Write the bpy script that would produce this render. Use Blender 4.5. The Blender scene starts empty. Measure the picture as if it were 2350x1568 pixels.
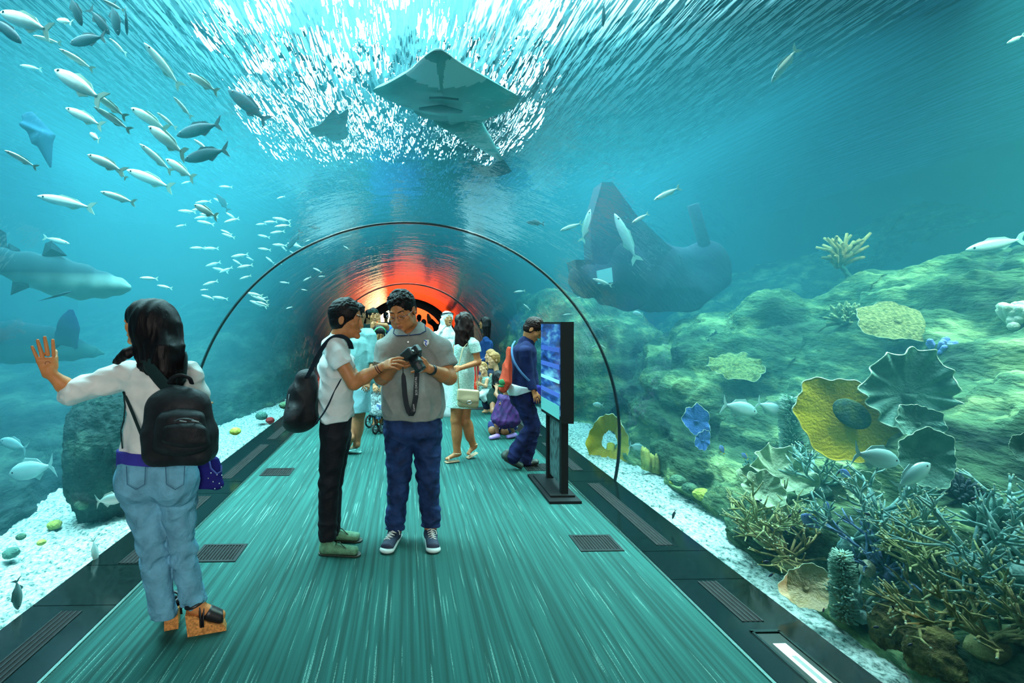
import bpy, math, random
import numpy as np
from mathutils import Vector, Matrix, Euler, noise
random.seed(7)
C = bpy.context.scene.collection
SC = bpy.context.scene
PI = math.pi

# ------------------------------------------------------------ camera
CAMZ = 1.56; FOC = 1200.0; YAW = math.radians(1.5)
CX = 933 + FOC*math.tan(YAW); CY = 740.0
cd = bpy.data.cameras.new('camera'); cam = bpy.data.objects.new('camera', cd); C.objects.link(cam)
cam.location = (0, 0, CAMZ); cam.rotation_euler = (PI/2, 0, -YAW)
cd.sensor_width = 36; cd.lens = 36*FOC/2350
cd.shift_x = (1175-CX)/2350; cd.shift_y = (CY-784)/2350
cd.clip_start = 0.05; cd.clip_end = 200
SC.camera = cam

# ------------------------------------------------------------ colour management, light
SC.view_settings.view_transform = 'Standard'; SC.view_settings.look = 'None'
SC.view_settings.gamma = 1; SC.view_settings.use_curve_mapping = False
SC.view_settings.exposure = 0.15
cy = SC.cycles
cy.max_bounces = 8; cy.diffuse_bounces = 2; cy.glossy_bounces = 3; cy.transmission_bounces = 4
cy.transparent_max_bounces = 12; cy.volume_bounces = 0
cy.caustics_reflective = False; cy.caustics_refractive = False
cy.sample_clamp_indirect = 4; cy.sample_clamp_direct = 0
cy.use_denoising = True; cy.use_light_tree = True
cy.use_adaptive_sampling = True; cy.adaptive_threshold = 0.05

w = bpy.data.worlds.new('world'); SC.world = w; w.use_nodes = True
bg = w.node_tree.nodes['Background']; bg.inputs[0].default_value = (0.03, 0.22, 0.35, 1); bg.inputs[1].default_value = 0.3

def area(name, loc, target, size, size_y, power, col, spread=PI):
    l = bpy.data.lights.new(name, 'AREA'); l.shape = 'RECTANGLE'; l.size = size; l.size_y = size_y
    l.energy = power; l.color = col; l.spread = spread
    o = bpy.data.objects.new(name, l); C.objects.link(o); o.location = loc
    o.rotation_euler = (Vector(target)-Vector(loc)).to_track_quat('-Z', 'Y').to_euler()
    return o
SURF = 4.7                                   # water surface height
LZ = SURF-0.06
area('tank_lamp_ahead', (-0.6, 7.0, LZ), (-0.2, 7.1, 0), 6.5, 9, 1600, (0.62, 1.0, 0.96), PI*0.75)
area('tank_lamp_far', (1.0, 13, LZ), (1.0, 13.1, 0), 5, 4, 160, (0.5, 1.0, 0.92), PI*0.7)
area('tank_lamp_reef', (5.2, 3.6, LZ), (4.4, 4.0, 0), 2.5, 5, 620, (0.80, 1.0, 0.70), PI*0.55)
area('tank_lamp_gravel', (2.7, 3.6, LZ), (2.6, 3.7, 0), 0.5, 5, 150, (0.85, 1.0, 0.95), PI*0.35)
area('tank_lamp_left', (-2.9, 3.6, LZ), (-2.8, 3.7, 0), 0.5, 5, 150, (0.8, 1.0, 0.95), PI*0.35)
area('tank_fill_right', (3.6, 8.5, LZ), (3.6, 8.6, 0), 3.5, 7, 620, (0.55, 1.0, 0.95), PI*0.8)  # extra area light, added to brighten the haze at upper right
area('tank_fill_upper_left', (-3.4, 6.5, LZ), (-3.4, 6.6, 0), 2.5, 6, 200, (0.55, 1.0, 0.97), PI*0.8)  # added for more glow in the upper left water
area('ceiling_fill', (0, 8, SURF+0.5), (0, 8, 9), 10, 14, 1150, (0.72, 1.0, 0.98))  # unseen light added to brighten the ceiling above the ripples
# fill light added behind the camera to brighten the people's fronts
area('front_fill', (0.3, -2.6, 2.1), (0, 4, 0.9), 2.6, 1.6, 175, (1.0, 0.93, 0.85))

# ------------------------------------------------------------ material helpers
def new_mat(name):
    m = bpy.data.materials.new(name); m.use_nodes = True; m.node_tree.nodes.clear()
    return m, m.node_tree.nodes, m.node_tree.links
def lin(c):
    return tuple(((v/255)/12.92 if v/255 <= 0.04045 else ((v/255+0.055)/1.055)**2.4) for v in c)
_mc = {}
def mat(name, col, rough=0.6, metal=0.0, noise_scale=0, noise_amt=0.25, bump=0.0, bump_scale=80, emit=None, estr=1, spec=0.5,
        stretch=None, col2=None, sheen=0, coat=0):
    """general procedural material; col is linear rgb"""
    if name in _mc: return _mc[name]
    m, N, L = new_mat(name)
    out = N.new('ShaderNodeOutputMaterial'); p = N.new('ShaderNodeBsdfPrincipled'); L.new(p.outputs[0], out.inputs[0])
    p.inputs['Base Color'].default_value = (*col, 1); p.inputs['Roughness'].default_value = rough
    p.inputs['Metallic'].default_value = metal; p.inputs['Specular IOR Level'].default_value = spec
    if coat: p.inputs['Coat Weight'].default_value = coat
    if emit: p.inputs['Emission Color'].default_value = (*emit, 1); p.inputs['Emission Strength'].default_value = estr
    if noise_scale or bump:
        tc = N.new('ShaderNodeTexCoord'); mp = N.new('ShaderNodeMapping'); L.new(tc.outputs['Object'], mp.inputs[0])
        if stretch: mp.inputs['Scale'].default_value = stretch
    if noise_scale:
        n = N.new('ShaderNodeTexNoise'); n.inputs['Scale'].default_value = noise_scale; n.inputs['Detail'].default_value = 4
        L.new(mp.outputs[0], n.inputs['Vector'])
        r = N.new('ShaderNodeValToRGB'); L.new(n.outputs['Fac'], r.inputs[0])
        c2 = col2 if col2 else tuple(min(1, v*(1+noise_amt)) for v in col)
        c1 = col if col2 else tuple(v*(1-noise_amt) for v in col)
        r.color_ramp.elements[0].position = 0.35; r.color_ramp.elements[1].position = 0.65
        r.color_ramp.elements[0].color = (*c1, 1); r.color_ramp.elements[1].color = (*c2, 1)
        L.new(r.outputs[0], p.inputs['Base Color'])
    if bump:
        n2 = N.new('ShaderNodeTexNoise'); n2.inputs['Scale'].default_value = bump_scale; n2.inputs['Detail'].default_value = 5
        L.new(mp.outputs[0], n2.inputs['Vector'])
        b = N.new('ShaderNodeBump'); b.inputs['Strength'].default_value = bump; b.inputs['Distance'].default_value = 0.02
        L.new(n2.outputs['Fac'], b.inputs['Height']); L.new(b.outputs[0], p.inputs['Normal'])
    _mc[name] = m
    return m

# ------------------------------------------------------------ object helpers
def tag(o, label=None, cat=None, group=None, kind=None):
    if label: o['label'] = label
    if cat: o['category'] = cat
    if group: o['group'] = group
    if kind: o['kind'] = kind
    return o
def empty(name, loc=(0, 0, 0), rz=0, label=None, cat=None, group=None):
    o = bpy.data.objects.new(name, None); C.objects.link(o); o.location = loc; o.rotation_euler = (0, 0, rz)
    o.empty_display_size = 0.05
    return tag(o, label, cat, group)
def wm(o): return (wm(o.parent) if o.parent else Matrix.Identity(4)) @ o.matrix_parent_inverse @ o.matrix_basis
def put(o, parent):
    """parent o, keeping its mesh (modelled in world coordinates) where it stands"""
    o.parent = parent; o.matrix_parent_inverse = wm(parent).inverted(); return o
def mesh_obj(name, verts, faces, m, parent=None, smooth=False):
    me = bpy.data.meshes.new(name); me.from_pydata([tuple(v) for v in verts], [], [tuple(f) for f in faces]); me.update()
    if smooth: me.shade_smooth()
    if m: me.materials.append(m)
    o = bpy.data.objects.new(name, me); C.objects.link(o)
    if parent: put(o, parent)
    return o
class MB:
    """collects shapes, builds ONE mesh object"""
    def __init__(s): s.v = []; s.f = []
    def add(s, vs, fs):
        n = len(s.v); s.v += [tuple(v) for v in vs]; s.f += [tuple(i+n for i in f) for f in fs]; return s
    def box(s, c, d, M=None):
        cx, cy_, cz = c; x, y, z = d[0]/2, d[1]/2, d[2]/2
        vs = [Vector((cx+a*x, cy_+b*y, cz+e*z)) for a in (-1, 1) for b in (-1, 1) for e in (-1, 1)]
        if M: vs = [M @ v for v in vs]
        return s.add(vs, [(0, 1, 3, 2), (4, 6, 7, 5), (0, 4, 5, 1), (2, 3, 7, 6), (0, 2, 6, 4), (1, 5, 7, 3)])
    def tube(s, pts, rs, n=8, flat=None, cap=True, up=None):
        pts = [Vector(p) for p in pts]
        if not isinstance(rs, (list, tuple)): rs = [rs]*len(pts)
        base = len(s.v); ref = Vector(up) if up else Vector((0.13, 0.21, 0.97)); prev = None
        for i, p in enumerate(pts):
            t = (pts[min(i+1, len(pts)-1)]-pts[max(i-1, 0)])
            t = t.normalized() if t.length > 1e-9 else Vector((0, 0, 1))
            if prev is None:
                a = t.cross(ref)
                if a.length < 1e-3: a = t.cross(Vector((1, 0, 0)))
            else: a = prev-t*prev.dot(t)
            a.normalize(); b = t.cross(a); prev = a
            for k in range(n):
                an = 2*PI*k/n
                s.v.append(tuple(p+a*math.cos(an)*rs[i]+b*math.sin(an)*rs[i]*(flat or 1)))
        for i in range(len(pts)-1):
            for k in range(n):
                k2 = (k+1) % n
                s.f.append((base+i*n+k, base+i*n+k2, base+(i+1)*n+k2, base+(i+1)*n+k))
        if cap:
            s.f.append(tuple(base+k for k in range(n))[::-1]); s.f.append(tuple(base+(len(pts)-1)*n+k for k in range(n)))
        return s
    def ball(s, c, r, M=None, nu=12, nv=8, jit=0, seed=0):
        c = Vector(c); r = r if isinstance(r, (tuple, list)) else (r, r, r); base = len(s.v)
        for j in range(nv+1):
            th = PI*j/nv
            for i in range(nu):
                ph = 2*PI*i/nu
                v = Vector((r[0]*math.sin(th)*math.cos(ph), r[1]*math.sin(th)*math.sin(ph), r[2]*math.cos(th)))
                if jit: v *= 1+jit*noise.noise(v*(3/max(r))+Vector((seed, seed*2, 0)))
                if M: v = M @ v
                s.v.append(tuple(c+v))
        for j in range(nv):
            for i in range(nu):
                i2 = (i+1) % nu
                s.f.append((base+j*nu+i, base+(j+1)*nu+i, base+(j+1)*nu+i2, base+j*nu+i2))
        return s
    def prism(s, poly, axis_pt, thick):
        """poly: list of 3d pts (planar), extruded by vector thick"""
        n = len(poly); th = Vector(thick); a = [Vector(p)-th/2 for p in poly]; b = [Vector(p)+th/2 for p in poly]
        return s.add(a+b, [tuple(range(n))[::-1], tuple(range(n, 2*n))]+[(i, (i+1) % n, n+(i+1) % n, n+i) for i in range(n)])
    def build(s, name, m, parent=None, smooth=False):
        return mesh_obj(name, s.v, s.f, m, parent, smooth)
def struct(name, mb, m, smooth=False, label=None):
    o = mb.build(name, m, None, smooth); o['kind'] = 'structure'
    return o
def at(px, py, Y):
    """world point at depth Y seen at photo pixel px,py"""
    k = (px-CX)/FOC
    c, s = math.cos(YAW), math.sin(YAW)
    # xc = x c - Y s ; zc = x s + Y c ; xc = k zc
    x = Y*(s+k*c)/(c-k*s)
    zc = x*s+Y*c
    return Vector((x, Y, CAMZ+(CY-py)/FOC*zc))
def floor_at(px, py, z=0.0):
    zc = (CAMZ-z)*FOC/(py-CY); k = (px-CX)/FOC; c, s = math.cos(YAW), math.sin(YAW)
    # zc = x s + Y c, xc = k zc = x c - Y s
    return Vector((k*zc*c+zc*s, zc*c-k*zc*s, z))
def copy_tree(o, parent=None):
    c = o.copy(); C.objects.link(c)
    if parent is not None: c.parent = parent
    for ch in [q for q in bpy.data.objects if q.parent is o]: copy_tree(ch, c)
    return c
# ------------------------------------------------------------ structure
TR = 2.10; TC = 0.43; GX = 1.577; LX = 2.05; Y0 = -3.0; YE = 21.0
def carpet_mat():
    m, N, L = new_mat('striped_carpet')
    out = N.new('ShaderNodeOutputMaterial'); p = N.new('ShaderNodeBsdfPrincipled'); L.new(p.outputs[0], out.inputs[0])
    p.inputs['Roughness'].default_value = 0.85; p.inputs['Specular IOR Level'].default_value = 0.25
    g = N.new('ShaderNodeNewGeometry'); mp = N.new('ShaderNodeMapping'); L.new(g.outputs['Position'], mp.inputs[0])
    mp.inputs['Scale'].default_value = (1, 0.012, 1)
    n1 = N.new('ShaderNodeTexNoise'); n1.inputs['Scale'].default_value = 42; n1.inputs['Detail'].default_value = 3; L.new(mp.outputs[0], n1.inputs[0])
    r1 = N.new('ShaderNodeValToRGB'); L.new(n1.outputs[0], r1.inputs[0])
    e = r1.color_ramp.elements; e[0].position = 0.36; e[0].color = (0.009, 0.070, 0.062, 1); e[1].position = 0.62; e[1].color = (0.021, 0.150, 0.132, 1)
    # thin bright dashed threads
    mp2 = N.new('ShaderNodeMapping'); L.new(g.outputs['Position'], mp2.inputs[0]); mp2.inputs['Scale'].default_value = (1, 0.02, 1)
    n2 = N.new('ShaderNodeTexNoise'); n2.inputs['Scale'].default_value = 75; n2.inputs['Detail'].default_value = 1; L.new(mp2.outputs[0], n2.inputs[0])
    r2 = N.new('ShaderNodeValToRGB'); L.new(n2.outputs[0], r2.inputs[0]); r2.color_ramp.elements[0].position = 0.66; r2.color_ramp.elements[1].position = 0.70
    n3 = N.new('ShaderNodeTexNoise'); n3.inputs['Scale'].default_value = 260; n3.inputs['Detail'].default_value = 2; L.new(g.outputs['Position'], n3.inputs[0])
    r3 = N.new('ShaderNodeValToRGB'); L.new(n3.outputs[0], r3.inputs[0]); r3.color_ramp.elements[0].position = 0.42; r3.color_ramp.elements[1].position = 0.62
    mu = N.new('ShaderNodeMath'); mu.operation = 'MULTIPLY'; L.new(r2.outputs[0], mu.inputs[0]); L.new(r3.outputs[0], mu.inputs[1])
    mx = N.new('ShaderNodeMixRGB'); L.new(mu.outputs[0], mx.inputs[0]); L.new(r1.outputs[0], mx.inputs[1]); mx.inputs[2].default_value = (0.26, 0.60, 0.52, 1)
    n4 = N.new('ShaderNodeTexNoise'); n4.inputs['Scale'].default_value = 420; L.new(g.outputs['Position'], n4.inputs[0])
    mx2 = N.new('ShaderNodeMixRGB'); mx2.blend_type = 'MULTIPLY'; mx2.inputs[0].default_value = 0.45; L.new(mx.outputs[0], mx2.inputs[1])
    r4 = N.new('ShaderNodeValToRGB'); L.new(n4.outputs[0], r4.inputs[0]); r4.color_ramp.elements[0].position = 0.3; r4.color_ramp.elements[1].position = 0.7
    L.new(r4.outputs[0], mx2.inputs[2]); L.new(mx2.outputs[0], p.inputs['Base Color'])
    b = N.new('ShaderNodeBump'); b.inputs['Strength'].default_value = 0.3; b.inputs['Distance'].default_value = 0.01; L.new(n4.outputs[0], b.inputs['Height']); L.new(b.outputs[0], p.inputs['Normal'])
    return m
struct('floor', MB().box((0, (Y0+32)/2, -0.05), (2*GX, 32-Y0, 0.1)), carpet_mat())
tile = mat('dark_polished_stone', (0.004, 0.012, 0.011), rough=0.14, noise_scale=30, noise_amt=0.3, spec=0.5)
def tile_mat():
    m = tile; N = m.node_tree.nodes; L = m.node_tree.links
    return m
for sx, nm in ((-1, 'left'), (1, 'right')):
    mb = MB(); ys = [Y0, -1.0, 0.6, 1.55, 3.12, 3.51, 5.07, 5.4, 7, 8.6, 10.2, 11.8, 13.4, 15, 17, 19, 21] if sx > 0 else [Y0, -1, .6, 2.92, 3.4, 4.80, 5.15, 6.9, 8.5, 10.1, 11.7, 13.3, 15, 17, 19, 21]
    for a, b in zip(ys[:-1], ys[1:]):
        mb.box((sx*(GX+0.012+LX)/2+sx*0.006, (a+b)/2, -0.045), (LX-GX-0.02, b-a-0.006, 0.1))
    mb.box((sx*(GX+LX)/2, (Y0+21)/2, -0.08), (LX-GX, 21-Y0, 0.12))
    struct('baseboard_'+nm, mb, tile)
    struct('trim_'+('1' if sx < 0 else '2'), MB().box((sx*(GX+0.008), (Y0+21)/2, -0.018), (0.016, 21-Y0, 0.05)),
           mat('brass_edge', (0.30, 0.42, 0.36), rough=0.25, metal=1))
# acrylic tunnel, three sections
def acrylic():
    m, N, L = new_mat('clear_acrylic')
    out = N.new('ShaderNodeOutputMaterial'); t = N.new('ShaderNodeBsdfTransparent'); t.inputs[0].default_value = (0.93, 0.985, 0.98, 1)
    g = N.new('ShaderNodeBsdfGlossy'); g.inputs['Roughness'].default_value = 0.008; g.inputs['Color'].default_value = (0.9, 1, 1, 1)
    f = N.new('ShaderNodeFresnel'); f.inputs['IOR'].default_value = 1.30
    geo = N.new('ShaderNodeNewGeometry'); n = N.new('ShaderNodeTexNoise'); n.inputs['Scale'].default_value = 1.6; n.inputs['Detail'].default_value = 5; n.inputs['Roughness'].default_value = 0.6
    mp = N.new('ShaderNodeMapping'); mp.inputs['Scale'].default_value = (1, 1.6, 1); L.new(geo.outputs['Position'], mp.inputs[0]); L.new(mp.outputs[0], n.inputs[0])
    b = N.new('ShaderNodeBump'); b.inputs['Strength'].default_value = 0.3; b.inputs['Distance'].default_value = 0.04; L.new(n.outputs[0], b.inputs['Height']); L.new(b.outputs[0], g.inputs['Normal'])
    mx = N.new('ShaderNodeMixShader'); L.new(f.outputs[0], mx.inputs[0]); L.new(t.outputs[0], mx.inputs[1]); L.new(g.outputs[0], mx.inputs[2]); L.new(mx.outputs[0], out.inputs[0])
    return m
ACR = acrylic()
A0 = -math.asin(TC/TR)-0.02
def arc(r, n=96, a0=A0):
    return [(r*math.cos(a0+(PI-2*a0)*i/n), TC+r*math.sin(a0+(PI-2*a0)*i/n)) for i in range(n+1)]
def tunnel_seg(name, ya, yb, r=TR):
    a = arc(r); vs = []; fs = []
    ny = max(2, int((yb-ya)/1.5))
    for j in range(ny+1):
        y = ya+(yb-ya)*j/ny
        vs += [(x, y, z) for x, z in a]
    k = len(a)
    for j in range(ny):
        for i in range(k-1): fs.append((j*k+i, j*k+i+1, (j+1)*k+i+1, (j+1)*k+i))
    o = mesh_obj(name, vs, fs, ACR, None, True); o['kind'] = 'structure'; return o
JO = [5.12, 13.2]
tunnel_seg('window_1', Y0, JO[0]-0.018); tunnel_seg('window_2', JO[0]+0.018, JO[1]-0.02); tunnel_seg('window_3', JO[1]+0.02, YE)
def ring(name, y, w, r0, r1, m):
    a = arc(r0); b = arc(r1); n = len(a); vs = [(x, y-w/2, z) for x, z in a]+[(x, y-w/2, z) for x, z in b]+[(x, y+w/2, z) for x, z in a]+[(x, y+w/2, z) for x, z in b]
    fs = []
    for i in range(n-1):
        fs += [(i, i+1, n+i+1, n+i), (2*n+i, 3*n+i, 3*n+i+1, 2*n+i+1), (i, 2*n+i, 2*n+i+1, i+1), (n+i, n+i+1, 3*n+i+1, 3*n+i)]
    o = mesh_obj(name, vs, fs, m, None, True); o['kind'] = 'structure'; return o
seam = mat('seam_sealant', (0.010, 0.035, 0.045), rough=0.3)
ring('trim_3', JO[0], 0.035, TR-0.003, TR+0.015, seam)
ring('trim_4', JO[1], 0.05, TR-0.012, TR+0.03, seam)
# ------------------------------------------------------------ tank: bed, walls, water
TW = 10.5; TY = 17.0; ZB = -0.62
deep = mat('tank_wall_blue', (0.010, 0.085, 0.22), rough=0.9, noise_scale=0.5, noise_amt=0.35)
def tankbed():
    mb = MB()
    for sx in (-1, 1): mb.box((sx*(LX+0.02+TW)/2+sx*0.01, (Y0+YE)/2, ZB-0.05), (TW-LX-0.02, YE-Y0, 0.1))
    return mb
struct('tank_floor', tankbed(), mat('tank_bed', (0.05, 0.10, 0.09), rough=1, noise_scale=3, noise_amt=0.5))
struct('wall_left', MB().box((-TW-0.1, (Y0+TY)/2, 2.5), (0.2, TY-Y0, 7)), deep)
struct('wall_right', MB().box((TW+0.1, (Y0+TY)/2, 2.5), (0.2, TY-Y0, 7)), deep)
# end wall with an arched hole round the tunnel
def endwall(y, r, w, zt, zb, th):
    a = arc(r, 48, a0=-0.6); mb = MB(); out = []
    n = len(a)
    for i, (x, z) in enumerate(a):
        t = i/(n-1)
        # matching outer rectangle points
        if t < 0.25: ox, oz = w, zb+(zt-zb)*(t/0.25)
        elif t < 0.75: ox, oz = w-2*w*((t-0.25)/0.5), zt
        else: ox, oz = -w, zt-(zt-zb)*((t-0.75)/0.25)
        out.append((ox, oz))
    for yy, fl in ((y, 0), (y+th, 1)):
        vs = [(x, yy, z) for x, z in a]+[(x, yy, z) for x, z in out]
        mb.add(vs, [(i, i+1, n+i+1, n+i) for i in range(n-1)])
    mb.add([(x, y, z) for x, z in a]+[(x, y+th, z) for x, z in a], [(i, i+1, n+i+1, n+i) for i in range(n-1)])
    return mb
struct('wall_back', endwall(TY, TR+0.03, TW, 6.2, ZB, 0.2), deep)
struct('wall_front', endwall(Y0-0.1, TR+0.03, TW, 6.2, ZB, 0.1), deep)
# water body
def water():
    a = arc(TR+0.03, 96); m, N, L = new_mat('sea_water')
    out = N.new('ShaderNodeOutputMaterial')
    s = N.new('ShaderNodeVolumeScatter'); s.inputs['Color'].default_value = (0.13, 0.74, 0.88, 1); s.inputs['Density'].default_value = 0.062; s.inputs['Anisotropy'].default_value = 0.0
    ab = N.new('ShaderNodeVolumeAbsorption'); ab.inputs['Color'].default_value = (0.02, 0.57, 0.80, 1); ab.inputs['Density'].default_value = 0.15
    ad = N.new('ShaderNodeAddShader'); L.new(s.outputs[0], ad.inputs[0]); L.new(ab.outputs[0], ad.inputs[1]); L.new(ad.outputs[0], out.inputs['Volume'])
    poly = [(-TW, ZB-0.04), (-LX-0.04, ZB-0.04)]+[(x, z) for x, z in a[::-1]]+[(LX+0.04, ZB-0.04), (TW, ZB-0.04), (TW, SURF), (-TW, SURF)]
    n = len(poly); vs = [(x, Y0, z) for x, z in poly]+[(x, TY, z) for x, z in poly]
    fs = [tuple(range(n)), tuple(range(n, 2*n))[::-1]]+[(i, n+i, n+(i+1) % n, (i+1) % n) for i in range(n)]
    o = mesh_obj('tank_water', vs, fs, m); o['kind'] = 'structure'
water()
def surface():
    m, N, L = new_mat('rippled_surface')
    out = N.new('ShaderNodeOutputMaterial')
    r = N.new('ShaderNodeBsdfRefraction'); r.inputs['IOR'].default_value = 1.035; r.inputs['Roughness'].default_value = 0.0
    geo = N.new('ShaderNodeNewGeometry'); mp = N.new('ShaderNodeMapping'); mp.inputs['Scale'].default_value = (1, 0.12, 1); L.new(geo.outputs['Position'], mp.inputs[0])
    n = N.new('ShaderNodeTexNoise'); n.inputs['Scale'].default_value = 11.0; n.inputs['Detail'].default_value = 2; n.inputs['Roughness'].default_value = 0.5; L.new(mp.outputs[0], n.inputs[0])
    b = N.new('ShaderNodeBump'); b.inputs['Strength'].default_value = 1.0; b.inputs['Distance'].default_value = 0.5; L.new(n.outputs['Fac'], b.inputs['Height']); L.new(b.outputs[0], r.inputs['Normal'])
    L.new(r.outputs[0], out.inputs[0])
    mesh_obj('water_surface', [(-TW, Y0, SURF+.01), (TW, Y0, SURF+.01), (TW, TY, SURF+.01), (-TW, TY, SURF+.01)], [(0, 1, 2, 3)], m)['kind'] = 'structure'
surface()
struct('ceiling', MB().box((0, 15.5, 8.6), (2*TW+1, 38, 0.2)), mat('hall_ceiling', (0.22, 0.62, 0.66), rough=0.9, noise_scale=0.7, noise_amt=0.4))
# skylight lamps over the water
glow = mat('lamp_glow', (0.8, 1, 0.95), emit=(0.80, 1.0, 0.93), estr=45)
k = 0
rl = random.Random(3)
for i in range(60):
    y = 4.6+(i//6)*1.05+rl.uniform(-.4, .4); x = (-2.5, -1.7, -1.1, -.4, 0.5, 1.9)[i % 6]*(1+.02*i/6)+rl.uniform(-.35, .35)
    o = MB().box((x, y, 5.75), (0.20, 0.5, 0.06)).build('ceiling_lamp', glow)
    tag(o, 'glowing panel lamp above the rippled water surface', 'lamp', 'lamps above the tank')
# ------------------------------------------------------------ far end: arch and orange hall
org = mat('orange_wall', (0.85, 0.085, 0.012), rough=0.7)
def hall():
    mb = MB(); mb.box((0, 30.1, 2), (12, 0.2, 6)); mb.box((-5, 27, 2), (0.2, 6, 6)); mb.box((5, 27, 2), (0.2, 6, 6)); mb.box((0, 27, 4.6), (12, 6, 0.2))
    struct('wall_1', mb, org)
hall()
area('hall_lamp', (0, 27.6, 4.2), (0, 28.5, 0), 5, 2, 900, (1.0, 0.62, 0.35))
struct('trim_5', endwall(24.6, 1.90, 5.2, 4.6, -0.1, 0.25), mat('black_arch', (0.004, 0.008, 0.008), rough=0.5))
struct('wall_2', endwall(21.0, TR+0.02, 6, 6, -0.1, 0.1), mat('black_arch', (0.004, 0.008, 0.008)))
# ------------------------------------------------------------ distance-field modelling (organic shapes)
def V(*a): return Vector(a)
class SD:
    def __init__(s, res=0.005, k=0.012): s.res = res; s.ops = []; s.k = k; s.wr = None
    def _add(s, fn, lo, hi, op, k): s.ops.append((fn, np.array(lo, float), np.array(hi, float), op, s.k if k is None else k)); return s
    def cap(s, a, b, ra, rb=None, side=None, fa=1.0, fb=None, k=None, op='u', fold=None, end=0.8):
        """tapered capsule; side = axis of the wide direction; fa/fb = thickness factor across it; fold=(amp,freq,lo,hi,phase)"""
        rb = ra if rb is None else rb; fb = fa if fb is None else fb
        a = np.array(a, float); b = np.array(b, float); ax = b-a; Ln = np.linalg.norm(ax)+1e-9; t = ax/Ln
        sd = np.array(side if side is not None else ((1, 0, 0) if abs(t[0]) < .8 else (0, 1, 0)), float)
        sd = sd-t*sd.dot(t); sd /= np.linalg.norm(sd)+1e-9; f = np.cross(t, sd)
        R = max(ra, rb)*1.02+(fold[0] if fold else 0); kk = s.k if k is None else k
        def fn(P):
            q = P-a; w = q@t; h = np.clip(w/Ln, 0, 1); r = ra+(rb-ra)*h; fl = fa+(fb-fa)*h
            u = q@sd; v = q@f
            if fold:
                am, fr, lo, hi, ph = fold
                win = np.clip((h-lo)/.08, 0, 1)*np.clip((hi-h)/.08, 0, 1)
                r = r+am*win*(np.sin(fr*h*Ln+ph+2.2*np.sin(9*u/ra*.35)+1.3*np.cos(5*v/ra*.4)))
            rv = r*fl; w2 = w-h*Ln; m = np.minimum(r, rv); rz = np.minimum(r, rv)*end+1e-6
            k0 = np.sqrt((u/r)**2+(v/rv)**2+(w2/rz)**2)+1e-9
            k1 = np.sqrt((u/r**2)**2+(v/rv**2)**2+(w2/rz**2)**2)+1e-9
            return np.where(k0 < 0.2, -0.8*m, k0*(k0-1)/k1)
        pad = R*max(1, fa, fb)+kk+2*s.res
        return s._add(fn, np.minimum(a, b)-pad, np.maximum(a, b)+pad, op, k)
    def ell(s, c, r, M=None, k=None, op='u'):
        c = np.array(c, float); r = np.array(r if hasattr(r, '__len__') else (r, r, r), float)
        Q = np.eye(3) if M is None else np.array([[M[i][j] for j in range(3)] for i in range(3)])
        def fn(P):
            q = (P-c)@Q; k0 = np.linalg.norm(q/r, axis=-1)+1e-9; k1 = np.linalg.norm(q/r**2, axis=-1)+1e-9
            return np.where(k0 < 0.2, -0.8*r.min(), k0*(k0-1)/k1)
        kk = s.k if k is None else k; pad = r.max()+kk+2*s.res
        return s._add(fn, c-pad, c+pad, op, k)
    def cut(s, p, n, lo=None, hi=None):
        """keep what lies behind the plane (dot(x-p,n)<0), inside the region lo..hi only"""
        p = np.array(p, float); n = np.array(n, float); n /= np.linalg.norm(n)
        return s._add(lambda P: (P-p)@n, [-99]*3 if lo is None else lo, [99]*3 if hi is None else hi, 'i', 0)
    def box(s, c, h, M=None, r=0.01, k=None, op='u'):
        c = np.array(c, float); h = np.array(h, float)
        Q = np.eye(3) if M is None else np.array([[M[i][j] for j in range(3)] for i in range(3)])
        def fn(P):
            q = np.abs((P-c)@Q)-(h-r)
            return np.linalg.norm(np.maximum(q, 0), axis=-1)+np.minimum(q.max(axis=-1), 0)-r
        kk = s.k if k is None else k; pad = np.linalg.norm(h)+kk+2*s.res
        return s._add(fn, c-pad, c+pad, op, k)
    def grid(s):
        us = [o for o in s.ops if o[3] == 'u']
        lo = np.min([o[1] for o in us], axis=0)-s.res; hi = np.max([o[2] for o in us], axis=0)+s.res
        n = np.ceil((hi-lo)/s.res).astype(int)+1
        D = np.full(n, 1.0, np.float32)
        for fn, a, b, op, k in s.ops:
            i0 = np.clip(np.floor((a-lo)/s.res).astype(int), 0, n); i1 = np.clip(np.ceil((b-lo)/s.res).astype(int)+1, 0, n)
            if (i1 <= i0).any(): continue
            g = [lo[q]+s.res*np.arange(i0[q], i1[q]) for q in range(3)]
            P = np.stack(np.meshgrid(*g, indexing='ij'), -1)
            sl = tuple(slice(i0[q], i1[q]) for q in range(3)); e = fn(P); d = D[sl]
            if op == 'u':
                if k > 0:
                    h = np.maximum(k-np.abs(d-e), 0)/k; D[sl] = np.minimum(d, e)-h*h*k*.25
                else: D[sl] = np.minimum(d, e)
            elif op == 's':
                e = -e
                if k > 0:
                    h = np.maximum(k-np.abs(d-e), 0)/k; D[sl] = np.maximum(d, e)+h*h*k*.25
                else: D[sl] = np.maximum(d, e)
            else: D[sl] = np.maximum(d, e)
        return D, lo
    def build(s, name, m, parent=None, wr=None, seed=0, lump=None):
        D, lo = s.grid(); n = D.shape; S = D < 0
        A = np.zeros(tuple(q-1 for q in n), np.int8)
        cor = [(0, 0, 0), (1, 0, 0), (0, 1, 0), (1, 1, 0), (0, 0, 1), (1, 0, 1), (0, 1, 1), (1, 1, 1)]
        for c in cor: A += S[c[0]:n[0]-1+c[0], c[1]:n[1]-1+c[1], c[2]:n[2]-1+c[2]]
        idx = np.argwhere((A > 0) & (A < 8))
        vals = np.stack([D[idx[:, 0]+c[0], idx[:, 1]+c[1], idx[:, 2]+c[2]] for c in cor], 1)
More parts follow.
